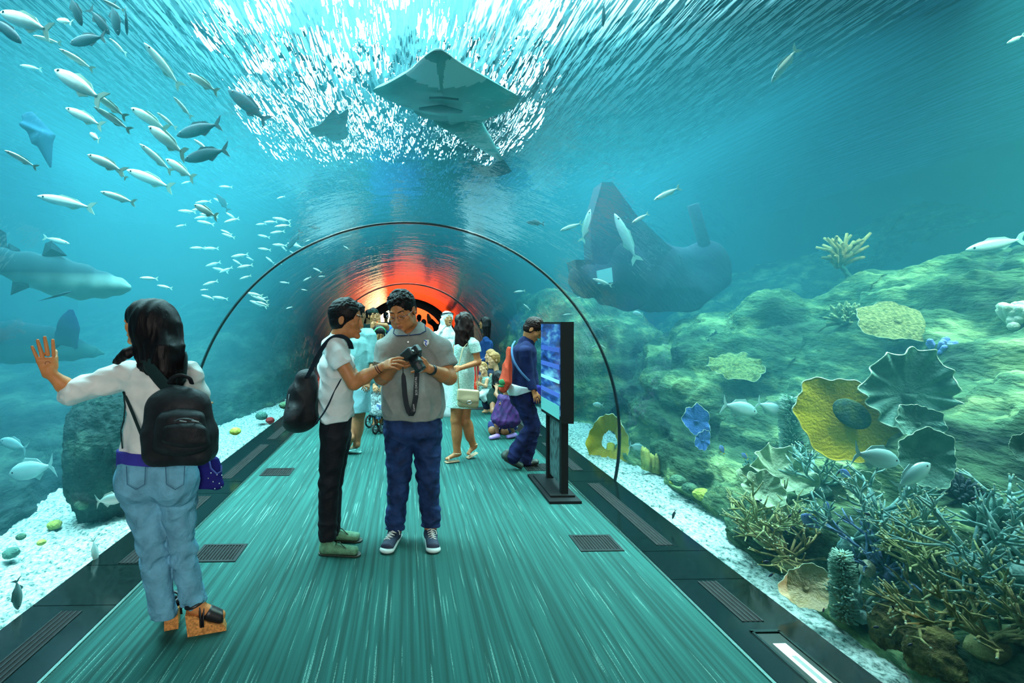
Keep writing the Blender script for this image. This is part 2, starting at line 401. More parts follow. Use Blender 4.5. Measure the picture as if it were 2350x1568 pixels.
        ed = [(0, 1), (2, 3), (4, 5), (6, 7), (0, 2), (1, 3), (4, 6), (5, 7), (0, 4), (1, 5), (2, 6), (3, 7)]
        cr = np.array(cor, float); acc = np.zeros((len(idx), 3)); cnt = np.zeros(len(idx))
        for i, j in ed:
            a, b = vals[:, i], vals[:, j]; mk = (a < 0) != (b < 0); t = np.where(mk, a/np.where(mk, a-b, 1), 0)
            acc += mk[:, None]*(cr[i]+t[:, None]*(cr[j]-cr[i])); cnt += mk
        vs = lo+s.res*(idx+acc/cnt[:, None])
        ID = np.full(A.shape, -1, np.int32); ID[idx[:, 0], idx[:, 1], idx[:, 2]] = np.arange(len(idx))
        quads = []
        for ax in range(3):
            sl0 = [slice(1, -1)]*3; sl1 = [slice(1, -1)]*3; sl0[ax] = slice(0, -1); sl1[ax] = slice(1, None)
            e0 = S[tuple(sl0)]; e1 = S[tuple(sl1)]; ch = np.argwhere(e0 != e1)
            if not len(ch): continue
            pos = e0[ch[:, 0], ch[:, 1], ch[:, 2]]
            off = np.array([1, 1, 1]); off[ax] = 0; b = ch+off
            u, v = [(1, 2), (2, 0), (0, 1)][ax]
            def cell(du, dv):
                q = b.copy(); q[:, u] += du; q[:, v] += dv; return ID[q[:, 0], q[:, 1], q[:, 2]]
            Q = np.stack([cell(-1, -1), cell(0, -1), cell(0, 0), cell(-1, 0)], 1)
            Q[~pos] = Q[~pos][:, ::-1]; quads.append(Q)
        Q = np.concatenate(quads); Q = Q[(Q >= 0).all(1)]
        if wr:                                            # cloth folds: displace along normals
            amp, fr = wr[0], wr[1]; stretch = np.array(wr[2] if len(wr) > 2 else (1, 1, 1), float)
            nrm = np.zeros_like(vs); p = vs[Q]; fnm = np.cross(p[:, 2]-p[:, 0], p[:, 3]-p[:, 1])
            for c in range(4): np.add.at(nrm, Q[:, c], fnm)
            nrm /= np.linalg.norm(nrm, axis=1)[:, None]+1e-12
            rs = np.random.RandomState(seed); f = np.zeros(len(vs))
            for q in range(7):
                w_ = rs.normal(size=3)*fr*stretch*(0.6+0.25*q); f += np.sin(vs@w_+rs.rand()*6.3+1.2*np.sin(vs@(rs.normal(size=3)*fr*.5)))/(1+.35*q)
            f = -np.abs(f)*0.9+0.8
            vs = vs+nrm*(amp*f)[:, None]
        return np_obj(name, vs, Q, m, parent)
def np_obj(name, vs, Q, m, parent=None, smooth=True):
    me = bpy.data.meshes.new(name); me.vertices.add(len(vs)); me.vertices.foreach_set('co', np.asarray(vs, np.float32).ravel())
    k = Q.shape[1]
    me.loops.add(len(Q)*k); me.loops.foreach_set('vertex_index', Q.astype(np.int32).ravel())
    me.polygons.add(len(Q)); me.polygons.foreach_set('loop_start', np.arange(0, len(Q)*k, k, dtype=np.int32))
    me.update(calc_edges=True); me.validate()
    if smooth: me.shade_smooth()
    me.materials.append(m)
    o = bpy.data.objects.new(name, me); C.objects.link(o)
    if parent: put(o, parent)
    return o

# ------------------------------------------------------------ bodies
def basis(fwd, pitch=0, roll=0):
    """head / hand frame: columns x(right of the face seen from inside), y(forward), z(up); fwd in the ground plane, pitch<0 looks down"""
    f = Vector((fwd[0], fwd[1], 0)).normalized(); up = Vector((0, 0, 1)); x = f.cross(up)
    M = Matrix((x, f, up)).transposed()
    return M @ Matrix.Rotation(pitch, 3, 'X') @ Matrix.Rotation(roll, 3, 'Y')
def add_head(S, c, M, s=1.0, neck=None, nr=0.055, lids=False, ear=True, female=False, fat=0):
    c = Vector(c)
    def T(x, y, z): return c+M @ Vector((x*s, y*s, z*s))
    def E(p, r, **k): S.ell(T(*p), [q*s for q in r], M=M, **k)
    jw = 0.9 if female else 1.0; jw += fat
    E((0, -.012, .035), (.076, .096, .088), k=.01)
    E((0, .022, -.030), (.062*jw, .070, .080), k=.02)
    E((0, .028, -.074), (.050*jw, .054, .042), k=.02)
    E((0, .080, -.098), (.022, .019, .019), k=.018)
    for q in (-1, 1):
        E((q*.040*jw, .056, -.022), (.026, .026, .026), k=.016)
        if fat: E((q*.045, .04, -.065), (.03, .035, .03), k=.02)
        E((q*.032, .101, .004), (.019, .017, .013), k=.010, op='s')
        E((q*.031, .073, .003), (.0150, .0150, .0125), k=.003)
        S.cap(T(q*.031-.013, .084, .0115), T(q*.031+.013, .084, .0115), .0065*s, k=.004); S.cap(T(q*.031-.011, .083, -.0105), T(q*.031+.011, .083, -.0105), .0055*s, k=.004)
        if lids: E((q*.031, .078, .003), (.0150, .0150, .0125), k=.003)
        if ear:
            E((q*.079, -.010, -.004), (.009, .019, .030), k=.004)
            E((q*.086, -.008, .000), (.006, .009, .016), k=.003, op='s')
        E((q*.012, .101, -.033), (.0085, .010, .0075), k=.005)
    S.cap(T(-.038, .078, .027), T(.038, .078, .027), .010*s, k=.012)
    S.cap(T(0, .090, .014), T(0, .103, -.025), .0075*s, .0105*s, k=.008)
    E((0, .106, -.029), (.0120, .010, .0095), k=.006)
    E((0, .092, -.064), (.021, .010, .010), k=.008)
    if neck is not None: S.cap(T(0, -.025, -.06), neck, nr*s, nr*1.12, k=.03)
    return T
def face_parts(par, T, M, s, brow=None, lip=None, white=True, look=(0, 0), beard=None):
    e = MB()
    if white:
        for q in (-1, 1): MB().ball(T(q*.031, .0765, .001), (.0112*s,)*3, nu=14, nv=10).build('eye', EYEW, par, True)
        for q in (-1, 1):
            ir = MB(); p = T(q*.031, .0765, .001); d = (M @ Vector((look[0], 1, look[1]))).normalized(); ir.ball(p+d*.0068*s, (.0056*s,)*3, nu=10, nv=8); ir.build('iris', IRIS, par, True)
    else:
        for q in (-1, 1): l = MB(); l.tube([T(q*.031+x, .0905-abs(x)*abs(x)*14, -.0045+abs(x)*.12) for x in (-.012, -.006, 0, .006, .012)], .0016*s, n=5); l.build('eyelashes', IRIS, par, True)
    for q in (-1, 1): b = MB(); b.tube([T(q*(.012+x), .0905-x*x*9, .026+.006*math.sin(x*60)) for x in (0, .011, .022, .032, .039)], [.002*s, .0034*s, .0036*s, .003*s, .0015*s], n=6); b.build('eyebrow', brow, par, True)
    m = MB(); m.tube([T(x, .1015-x*x*16, -.0605+abs(x)*.03) for x in (-.020, -.012, -.005, 0, .005, .012, .020)], [.001*s, .0026*s, .0034*s, .003*s, .0034*s, .0026*s, .001*s], n=8)
    m.tube([T(x, .1005-x*x*14, -.0685+abs(x)*.12) for x in (-.018, -.010, 0, .010, .018)], [.001*s, .0034*s, .0042*s, .0034*s, .001*s], n=8)
    m.build('lips', lip, par, True)
def short_hair(c, M, s, m, par, low=-.045, tuft=.006, seed=0, res=.005, back=.0, front=.0, name='hair', big=1.0):
    S = SD(res, .01); c = Vector(c)
    def T(x, y, z): return c+M @ Vector((x*s, y*s, z*s))
    S.ell(T(0, -.020, .042), [.085*s*big, .103*s*big, .092*s*big], M=M)
    S.ell(T(0, -.035, -.01), [.080*s, .080*s, .075*s], M=M)
    r = random.Random(seed)
    for i in range(260):
        th = r.uniform(0, 2*PI); ph = r.uniform(0, 1.25); p = Vector((.080*math.sin(ph)*math.cos(th), -.018+.098*math.sin(ph)*math.sin(th), .046+.088*math.cos(ph)))
        d = Vector((p.x*.6+r.uniform(-.4, .4)*.05, .05+r.uniform(-.03, .05), r.uniform(-.03, .04))).normalized()
        S.cap(T(*(p*.975)), T(*(p*.985+d*.016)), .006*s, .0035*s, k=.009)
    S.ell(T(0, .102-front, -.020), [.068*s, .068*s, .094*s], M=M, op='s', k=.008)
    n = M @ Vector((0, .35, -1)); S.cut(T(0, 0, low), n)
    for q in (-1, 1): S.ell(T(q*.088, .000, -.01), [.02*s, .024*s, .035*s], M=M, op='s', k=.004)
    return S.build(name, m, par, wr=(.0018, 120), seed=seed)
FING = ((-.030, .068, .0082), (-.010, .078, .0088), (.010, .073, .0085), (.029, .058, .0075))
def add_hand(S, w, M, s=1.0, curl=(.3, .3, .3, .3), thumb=(.6, .3), side=1, spread=.12, arm=None):
    """hand at wrist w; M columns: x across the palm (thumb at -x*side), y along the fingers, z back of the hand.
    curl: one bend per finger (radians per joint, toward the palm)"""
    w = Vector(w)
    def T(x, y, z): return w+M @ Vector((x*side*s, y*s, z*s))
    sx = M @ Vector((1, 0, 0))
    S.cap(T(0, -.01, 0), T(0, .055, 0), .027*s, .036*s, side=sx, fa=.62, fb=.34, k=.008, end=.9)
    S.cap(T(-.020, .045, 0), T(.026, .060, 0), .0125*s, k=.006)
    tips = []
    for i, (x, ln, r) in enumerate(FING):
        a = curl[i] if hasattr(curl, '__len__') else curl; sp = (i-1.5)*spread
        p = Vector((x, .078-abs(x+.004)*.35, 0)); ang = -a*.6; dirx = math.sin(sp)
        for j, fr in enumerate((.45, .31, .24)):
            d = Vector((dirx*math.cos(ang), math.cos(ang)*math.cos(sp), math.sin(ang))); q = p+d*ln*fr
            S.cap(T(*p), T(*q), r*s*(1-.07*j), r*s*(.93-.07*j), k=.0025); p = q; ang -= a*(1.1 if j == 0 else .8)
        tips.append(T(*p))
    p = Vector((-.024, .018, -.004)); a, b = thumb
    for j, (ln, r) in enumerate(((.040, .013), (.032, .0105), (.026, .009))):
        d = Vector((-math.sin(a), math.cos(a)*math.cos(b*j), -math.sin(b*(j+.6)))).normalized(); q = p+d*ln
        S.cap(T(*p), T(*q), r*s, r*s*.88, k=.005 if j else .012); p = q; a *= .75
    return tips
def limb(S, pts, rs, side=None, fl=1.0, k=.02, fold=None):
    for i in range(len(pts)-1): S.cap(pts[i], pts[i+1], rs[i], rs[i+1], side=side, fa=fl, k=k, fold=fold)
def crom(pts, n=5):
    pts = [Vector(p) for p in pts]; q = [pts[0]*2-pts[1]]+pts+[pts[-1]*2-pts[-2]]; out = []
    for i in range(1, len(q)-2):
        for k in range(n):
            t = k/n; a, b, c, d = q[i-1:i+3]; out.append(.5*((2*b)+(c-a)*t+(2*a-5*b+4*c-d)*t*t+(3*b-a-3*c+d)*t**3))
    return out+[pts[-1]]
def lerp(a, b, t): return Vector(a)+(Vector(b)-Vector(a))*t
# cloth and skin materials
def cloth(name, c, rough=.85, bs=60, b=.35, stretch=None, amt=.12): return mat(name, c, rough=rough, noise_scale=14, noise_amt=amt, bump=b*.5, bump_scale=bs, spec=.2, stretch=stretch, )
SKIN_W = mat('warm_skin', (0.58, 0.235, 0.08), rough=.5, noise_scale=25, noise_amt=.10, spec=.3)
SKIN = mat('brown_skin', (0.44, 0.18, 0.065), rough=.5, noise_scale=25, noise_amt=.10, bump=.06, bump_scale=160, spec=.4)
SKIN_L = mat('light_skin', (0.80, 0.38, 0.20), rough=.5, noise_scale=25, noise_amt=.08, spec=.4)
SKIN_D = mat('tanned_skin', (0.36, 0.155, 0.07), rough=.5, noise_scale=25, noise_amt=.1, spec=.4)
EYEW = mat('eye_white', (.55, .5, .45), rough=.2); IRIS = mat('dark_iris', (.012, .008, .006), rough=.2)
LIP = mat('lips', (.30, .10, .07), rough=.4); HAIR = mat('black_hair', (.004, .0035, .0045), rough=.5, bump=.16, bump_scale=190, stretch=(1, 1, .15), spec=.16)
HAIRB = mat('dark_brown_hair', (.014, .007, .006), rough=.5, bump=.25, bump_scale=150, stretch=(1, 1, .2), spec=.16)
BLOND = mat('reddish_blond_hair', (.50, .22, .06), rough=.5, bump=.5, bump_scale=90)
# ============================================================ PEOPLE
BLACKF = cloth('black_fabric', (.010, .013, .016), rough=.6, b=.5, bs=30, amt=.3)
# ---------------- man in the grey polo
def man_grey():
    Y = 3.74; J = lambda px, py, dy=0: at(px, py, Y+dy)
    root = empty('person', floor_at(945, 1232), 0, 'stocky man in grey polo shirt and blue jeans looking down at a black camera', 'person')
    inv = Matrix.Translation(root.location).inverted()
    M = basis((-.42, -1), pitch=-.42, roll=.10); hs = 1.13; hc = J(923, 715, -.02)
    S = SD(.005, .015); nb = J(942, 778, .05)
    T = add_head(S, hc, M, hs, neck=nb, nr=.066, fat=.10, lids=True)
    X = (1, 0, 0)
    S.cap(J(943, 845, .04), J(948, 945), .15, .16, side=X, fa=.60, k=.03); S.cap(J(910, 800, .04), J(980, 800, .04), .055, k=.03)
    shR, elR, wrR = J(1008, 803, .02), J(1032, 868, -.04), J(984, 846, -.24)     # image right arm
    shL, elL, wrL = J(886, 803, .02), J(876, 868, -.06), J(908, 840, -.26)
    limb(S, [shR, elR, lerp(elR, wrR, .35), wrR], [.060, .052, .050, .030])
    limb(S, [shL, elL, lerp(elL, wrL, .35), wrL], [.060, .052, .048, .030])
    # hands: image right hand wraps the lens from outside, image left hand under the body
    cR = J(962, 826, -.30)
    d = (cR-wrR).normalized(); z = Vector((.35, -.85, .35)); z = (z-d*z.dot(d)).normalized(); x = d.cross(z)
    add_hand(S, wrR, Matrix((x, d, z)).transposed(), 1.02, curl=(.55, .6, .65, .7), thumb=(.7, .6), side=1, spread=.05)
    cL = J(930, 832, -.29); d = (cL-wrL).normalized(); z = Vector((-.3, -.8, -.5)); z = (z-d*z.dot(d)).normalized(); x = d.cross(z)
    add_hand(S, wrL, Matrix((x, d, z)).transposed(), .98, curl=(.5, .55, .6, .6), thumb=(.5, .6), side=-1, spread=.05)
    for hx, kx, ax in ((915, 916, 908), (980, 982, 988)):
        limb(S, [J(hx, 985), J(kx, 1095), J(ax, 1215)], [.085, .06, .045])
    body = S.build('body', SKIN, root)
    face_parts(root, T, M, hs, brow=HAIR, lip=LIP, white=False)
    short_hair(hc, M, hs, HAIR, root, seed=4, low=-.03)
    st = MB()    # stubble-dark moustache shadow: short beard strip
    # spectacles
    g = MB(); rim = mat('spectacle_metal', (.25, .18, .2), rough=.3, metal=1)
    for q in (-1, 1):
        g.tube([T(q*.033+.021*math.cos(a), .1075, .000+.014*math.sin(a)) for a in [2*PI*i/18 for i in range(19)]], .0012*hs, n=5)
        g.tube([T(q*.054, .107, .003), T(q*.078, .07, .006), T(q*.084, -.01, .006)], .0013*hs, n=5)
    g.tube([T(-.012, .1075, .002), T(0, .112, .004), T(.012, .1075, .002)], .0012*hs, n=5)
    g.build('spectacles', rim, root, True)
    # polo
    P = SD(.005, .02); grey = cloth('grey_polo', (.25, .285, .27), b=.35, bs=45)
    for sh, el in ((shR, elR), (shL, elL)):
        P.cap(sh, lerp(sh, el, .9), .080, .088, k=.03, fold=(.003, 60, .2, 1.1, 0)); P.cut(lerp(sh, el, .62), (el-sh), [min(sh.x, el.x)-.2, 0, el.z-.3], [max(sh.x, el.x)+.2, 9, sh.z+.02])
    P.cap(J(914, 783, .03), J(972, 781, .03), .088, .088, side=(0, 0, 1), k=.05); P.cap(J(972, 781, .03), J(1011, 804, .02), .085, .078, k=.04); P.cap(J(914, 783, .03), J(887, 804, .02), .085, .078, k=.04)
    P.cap(J(944, 835, .02), J(948, 925, -.01), .200, .222, side=X, fa=.66, fb=.72, k=.04)
    P.cap(J(948, 905, -.03), J(949, 968, .0), .205, .212, side=X, fa=.76, fb=.72, k=.05)
    P.cut(J(950, 958), (0.02, 0, -1))
    P.cap(J(941, 776, .04), J(942, 758, .05), .110, .088, k=.03)
    P.ell(J(938, 742, -.03), (.072, .11, .058), op='s', k=.008); P.ell(J(936, 764, -.12), (.022, .06, .030), op='s', k=.006)
    P.build('polo_shirt', grey, root, wr=(.010, 15, (1.1, 1, .8)), seed=3)
    # collar, placket, buttons, crest
    col = MB(); nv = cloth('navy_trim', (.02, .04, .12))
    for k_, pts in enumerate((((905, 757, -.03), (909, 749, .02), (921, 757, -.07), (936, 771, -.105), (910, 772, -.105), (903, 766, -.08)), ((975, 746, .02), (964, 738, .05), (953, 753, -.05), (939, 771, -.105), (964, 768, -.105), (977, 761, -.07)))):
        q = [J(a, b, c_) for a, b, c_ in pts]; n_ = len(q); c_ = MB(); o_ = V(0, -.014, .004); c_.add(q+[p+o_ for p in q], [(0, 1, 2), (0, 2, 5), (2, 3, 4), (2, 4, 5), (8, 7, 6), (11, 8, 6), (10, 9, 8), (11, 10, 8)]+[(i, (i+1) % n_, n_+(i+1) % n_, n_+i) for i in range(n_)])
        co = c_.build('collar', grey, root); MB().tube([q[3]+o_, q[4]+o_, q[5]+o_, q[0]+o_], .0035, n=6).build('collar_trim', nv, co)
    MB().tube([J(936.5, 785, -.135), J(936.5, 785, -.142)], .006, n=10).build('button', mat('white_plastic', (.8, .8, .8), rough=.3), root)
    cr = [J(973, 781, -.150), J(984, 780, -.148), J(984.5, 788, -.152), J(978, 796, -.156), J(972, 789, -.152)]
    c0 = MB().prism(cr, None, (0, .006, 0)).build('crest', mat('crest_white', (.75, .8, .85)), root)
    MB().tube([J(973, 781, -.158), J(979, 784, -.158), J(976, 789, -.160), J(979, 794, -.161)], .0045, n=6).build('crest_motif', mat('crest_blue', (.03, .08, .45)), c0)
    MB().tube(cr+[cr[0]], .002, n=5).build('crest_border', mat('crest_gold', (.30, .42, .14)), c0)
    # jeans
    D = SD(.0055, .02); den = cloth('blue_jeans', (.012, .035, .115), rough=.75, b=.4, bs=90, amt=.45)
    D.cap(J(915, 985), J(980, 985), .115, .115, side=(0, 0, 1), fa=.98, k=.04)
    D.cap(J(947, 955), J(947, 985), .205, .205, side=X, fa=.68, k=.04)
    for hx, kx, ax, ay in ((914, 916, 907, 1212), (980, 982, 988, 1207)):
        D.cap(J(hx, 995), J(kx, 1090), .105, .084, k=.03, fold=(.0035, 60, .5, 1.1, 1))
        D.cap(J(kx, 1090), J(ax, ay-16), .082, .068, k=.02, fold=(.004, 75, .0, .2, 0))
        D.cap(J(ax, ay-42), J(ax, ay), .068, .064, k=.012, fold=(.006, 95, .0, 1.1, 0))
        D.cut(J(ax, ay), (0, 0, -1), [J(ax, ay).x-.09, 0, -1], [J(ax, ay).x+.09, 9, .16])
    D.cut(J(947, 956), (0, 0, 1))
    D.build('jeans', den, root, wr=(.006, 18, (1, 1, 1.6)), seed=8)
    # sneakers
    navy = mat('navy_canvas', (.012, .025, .06), rough=.7); sole = mat('white_rubber', (.55, .72, .70), rough=.5)
    for hx, hy, dx in ((905, 1215, -.045), (988, 1210, .01)):
        a = J(hx, hy, .0); a.z = .05; toe = Vector((a.x+dx, a.y-.185, .035)); heel = Vector((a.x-dx*.3, a.y+.055, .045)); sdv = (1, 0, 0)
        s_ = SD(.004, .015); s_.cap(heel, toe, .040, .045, side=sdv, fa=.9, fb=.62, k=.01); s_.cap(Vector((a.x, a.y-.01, .05)), Vector((a.x, a.y, .10)), .045, .042, k=.03)
        s_.cut((0, 0, .022), (0, 0, -1)); sh = s_.build('sneaker', navy, root)
        s2 = SD(.004, .01); s2.cap((heel.x, heel.y, .018), (toe.x, toe.y-.004, .018), .045, .052, side=sdv, fa=.36, fb=.40, k=.0, end=2.2); s2.cut((0, 0, 0.001), (0, 0, -1)); s2.cut((0, 0, .032), (0, 0, 1))
        s2.build('sole', sole, sh)
        lc = MB()
        for i in range(5):
            p = lerp(Vector((a.x, a.y-.045, .098)), Vector((toe.x, toe.y+.055, .070)), i/4); lc.tube([p+V(-.026, .004, -.012), p+V(0, 0, .004), p+V(.026, .004, -.012)], .0035, n=5); lc.tube([p+V(-.022, .012, -.008), p+V(.020, -.008, -.004)], .003, n=5)
        lc.tube([p*0+V(a.x, a.y-.05, .105), V(a.x+.035, a.y-.07, .095), V(a.x+.04, a.y-.085, .075)], .003, n=5)
        lc.build('laces', mat('white_lace', (.75, .85, .82)), sh, True)
    # watch
    wc = lerp(wrR, elR, .12); d = (elR-wrR).normalized(); MB().tube([wc-d*.014, wc+d*.014], .037, n=18).build('wristwatch', mat('black_rubber', (.01, .012, .014), rough=.4), root, True)
    return root, J
def dslr(J):
    r = empty('camera', J(950, 826, -.34), 0, 'black camera with long lens and hanging strap held by the two men', 'camera')
    bl = mat('camera_black', (.012, .022, .026), rough=.35, bump=.2, bump_scale=300)
    o0 = Vector((0, 0, 0)); ax = (J(974, 855, -.40)-J(947, 815, -.36)).normalized()      # lens axis
    up = Vector((.55, -.35, .75)); up = (up-ax*up.dot(ax)).normalized(); sx = ax.cross(up)
    M = Matrix((sx, ax, up)).transposed(); c = J(943, 812, -.36)-o0
    def L(x, y, z): return c+M @ Vector((x, y, z))
    S = SD(.003, .006); S.box(L(0, 0, 0), (.066, .030, .045), M=M, r=.012); S.box(L(0, .004, .052), (.026, .028, .02), M=M, r=.01); S.cap(L(-.052, .03, .02), L(-.052, .034, -.04), .017, .016)
    S.build('camera_body', bl, r)
    t = MB(); t.tube([L(0, .02, -.004), L(0, .05, -.004), L(0, .052, -.004), L(0, .085, -.004), L(0, .088, -.004), L(0, .12, -.004), L(0, .13, -.004)], [.036, .036, .039, .039, .036, .038, .034], n=28).build('lens', bl, r, True)
    MB().tube([L(0, .070, -.004), L(0, .082, -.004)], .0405, n=28).build('focus_ring', mat('ribbed_rubber', (.006, .01, .012), rough=.7), r, True)
    MB().tube([L(0, .128, -.004), L(0, .1325, -.004)], .028, n=24).build('lens_glass', mat('lens_glass', (.01, .03, .04), rough=.05, coat=1), r, True)
    MB().tube([L(-.045, 0, .045), L(-.045, 0, .056)], .013, n=16).build('mode_dial', bl, r, True)
    MB().tube([L(.045, .01, .045), L(.045, .01, .052)], .009, n=16).build('shutter_button', mat('silver', (.5, .5, .5), metal=1, rough=.3), r, True)
    # strap
    def band(pts, wdt, name='strap', m=None, ty=(0, 1, 0)):
        pts = [p-o0 for p in pts]; mb = MB(); b = len(mb.v)
        for p, w_ in zip(pts, wdt):
            for q in (-1, 1):
                for e in (-1, 1): mb.v.append(tuple(p+V(q*w_/2, e*.002, 0)))
        n = len(pts)
        for i in range(n-1):
            a = 4*i; mb.f += [(a, a+4, a+5, a+1), (a+2, a+3, a+7, a+6), (a, a+2, a+6, a+4), (a+1, a+5, a+7, a+3)]
        mb.f += [(0, 1, 3, 2), (4*n-4, 4*n-2, 4*n-1, 4*n-3)]
        return mb.build(name, m, r)
    sm = mat('strap_webbing', (.010, .016, .022), rough=.8)
    band([J(924.5, 838, -.30), J(925, 855, -.31), J(926, 864, -.31), J(927, 880, -.31), J(929, 905, -.30), J(933, 930, -.29), J(939, 948, -.28), J(943, 953, -.28)], [.008, .008, .028, .034, .034, .034, .036, .034], m=sm)
    s2 = band([J(958, 846, -.33), J(956.5, 862, -.31), J(954, 912, -.31), J(951.5, 925, -.30), J(947.5, 947, -.30), J(943, 955, -.28)], [.030, .034, .034, .034, .036, .034], m=sm)
    wm = mat('strap_letters', (.55, .62, .60), rough=.7)
    def text(s, p, size, rot):
        cu = bpy.data.curves.new('strap_text', 'FONT'); cu.body = s; cu.size = size; cu.extrude = .0006; cu.align_x = 'CENTER'; cu.align_y = 'CENTER'
        tmp = bpy.data.objects.new('tmp', cu); C.objects.link(tmp); bpy.context.view_layer.update()
        me = bpy.data.meshes.new_from_object(tmp.evaluated_get(bpy.context.evaluated_depsgraph_get())); bpy.data.objects.remove(tmp)
        me.materials.clear(); me.materials.append(wm)
        o = bpy.data.objects.new('strap_lettering', me); C.objects.link(o); put(o, s2); o.location = p; o.rotation_euler = rot
    text('EOS DIGITAL', J(955.2, 886, -.3135), .021, (PI/2, -PI/2-.04, 0))
    text('Canon', J(949.5, 936, -.3035), .018, (PI/2, -PI/2-.14, 0))
    return r
# ---------------- man in the white T-shirt
def man_white():
    Y = 3.58; J = lambda px, py, dy=0: at(px, py, Y+dy)
    root = empty('person', floor_at(768, 1250), 0, 'young man in white T-shirt and black jeans seen from the side with black backpack', 'person')
    M = basis((1, -.22), pitch=-.10, roll=0); hs = 1.06; hc = J(796, 734, 0)
    S = SD(.005, .015); nb = J(772, 784, .02)
    T = add_head(S, hc, M, hs, neck=nb, nr=.055)
    sv = (0, 1, 0)
    S.cap(J(775, 850, .05), J(772, 960, .05), .12, .14, side=sv, fa=.66, k=.03)
    shN, elN, wrN = J(772, 812, -.15), J(812, 881, -.17), J(880, 840, -.22)
    shF, elF, wrF = J(778, 812, .20), J(818, 872, .16), J(884, 838, -.02)
    limb(S, [shN, elN, lerp(elN, wrN, .35), wrN], [.048, .044, .042, .026])
    limb(S, [shF, elF, lerp(elF, wrF, .35), wrF], [.046, .042, .040, .026])
    d = (J(925, 826, -.32)-wrN).normalized(); z = Vector((-.05, -.8, .6)); z = (z-d*z.dot(d)).normalized(); x = d.cross(z)
    add_hand(S, wrN, Matrix((x, d, z)).transposed(), 1.06, curl=(.35, .40, .45, .5), thumb=(.35, .25), side=1, spread=.10)
    d = (J(924, 845, -.22)-wrF).normalized(); z = Vector((.1, -.3, -.9)); z = (z-d*z.dot(d)).normalized(); x = d.cross(z)
    add_hand(S, wrF, Matrix((x, d, z)).transposed(), 1.0, curl=(.3, .35, .4, .4), thumb=(.5, .3), side=-1, spread=.06)
    limb(S, [J(772, 990, 0), J(756, 1110, 0), J(752, 1225, 0)], [.08, .055, .04])
    limb(S, [J(778, 990, .16), J(764, 1110, .2), J(764, 1215, .22)], [.08, .055, .04])
    S.build('body', SKIN, root)
    face_parts(root, T, M, hs, brow=HAIR, lip=LIP, white=True, look=(0, -.45))
    short_hair(hc, M, hs, HAIR, root, seed=9, low=-.055, big=1.06)
    P = SD(.005, .02); wt = cloth('white_cotton', (.62, .72, .72), b=.3, bs=40, amt=.06)
    for sh, el in ((shN, elN), (shF, elF)):
        P.cap(sh, lerp(sh, el, .62), .066, .074, k=.02); P.cut(lerp(sh, el, .40), (el-sh), [sh.x-.3, sh.y-.13, el.z-.3], [sh.x+.3, sh.y+.13, sh.z+.03])
    P.cap(J(770, 796, -.12), J(772, 796, .18), .076, .076, side=(0, 0, 1), k=.03)
    P.cap(J(772, 840, .03), J(772, 905, .03), .175, .155, side=sv, fa=.70, k=.05)
    P.cap(J(772, 900, .03), J(772, 990, .03), .155, .165, side=sv, fa=.73, fb=.72, k=.03)
    P.cut(J(772, 963), (0.12, 0, -1)); P.cap(J(772, 795, .02), J(779, 776, .01), .095, .072, k=.03)
    P.ell(J(790, 762, -.0), (.085, .075, .050), op='s', k=.008)
    P.build('t_shirt', wt, root, wr=(.011, 16, (1, 1, .9)), seed=5)
    c0 = MB(); c0.tube([J(805, 822, -.05+.0), J(808, 840, -.05), J(806, 858, -.04)], .012, n=6, flat=.4)
    D = SD(.0055, .02); bj = cloth('black_jeans', (.006, .008, .012), rough=.7, b=.4, bs=80, amt=.3)
    D.cap(J(771, 960, .05), J(768, 1000, .05), .165, .16, side=sv, fa=.66, k=.04)
    for dx, dy, ay in ((0, -.04, 1238), (9, .17, 1226)):
        D.cap(J(768+dx, 1000, dy), J(755+dx, 1105, dy), .095, .070, k=.03, fold=(.0025, 60, .5, 1.1, 1))
        D.cap(J(755+dx, 1105, dy), J(752+dx, ay-14, dy), .069, .062, k=.02, fold=(.0035, 75, 0, .3, 0))
        D.cap(J(752+dx, ay-40, dy), J(752+dx, ay, dy), .060, .060, k=.012, fold=(.005, 90, 0, 1.1, 0)); D.cut(J(752, ay, dy), (0, 0, -1), [-1, J(752, ay, dy).y-.1, -1], [0, J(752, ay, dy).y+.1, .18])
    D.cut(J(771, 958), (-.10, 0, 1))
    D.build('jeans', bj, root, wr=(.003, 16, (1, 1, 1.6)), seed=9)
    gr = mat('green_suede', (.10, .26, .15), rough=.75, noise_scale=40, noise_amt=.25, bump=.2, bump_scale=200)
    for hx, dy in ((746, -.04), (754, .19)):
        a = J(hx, 1230, dy); heel = V(a.x-.01, a.y, .04); toe = V(a.x+.205, a.y-.03, .032)
        s_ = SD(.004, .012); s_.cap(heel, toe, .041, .044, side=(0, 1, 0), fa=.95, fb=.60, k=.01); s_.cap(V(a.x+.02, a.y, .05), V(a.x+.01, a.y, .085), .046, .043, k=.02)
        s_.ell(V(a.x+.0, a.y, .115), (.05, .036, .035), op='s', k=.005); s_.cut((0, 0, .008), (0, 0, -1)); sh = s_.build('moccasin', gr, root)
        s2 = SD(.004, .005); s2.cap((heel.x, heel.y, .008), (toe.x, toe.y, .008), .041, .045, side=(0, 1, 0), fa=.3, end=3, k=0); s2.cut((0, 0, .0005), (0, 0, -1)); s2.cut((0, 0, .012), (0, 0, 1)); s2.build('sole', mat('dark_sole', (.02, .03, .02)), sh)
        MB().tube([V(a.x+.075, a.y-.03, .073), V(a.x+.085, a.y-.01, .082), V(a.x+.10, a.y-.02, .085), V(a.x+.13, a.y-.045, .066), V(a.x+.15, a.y-.05, .05)], .0045, n=6).build('lace', mat('dark_green_lace', (.02, .07, .035)), sh, True)
    wc = lerp(wrN, elN, .10); d = (elN-wrN).normalized()
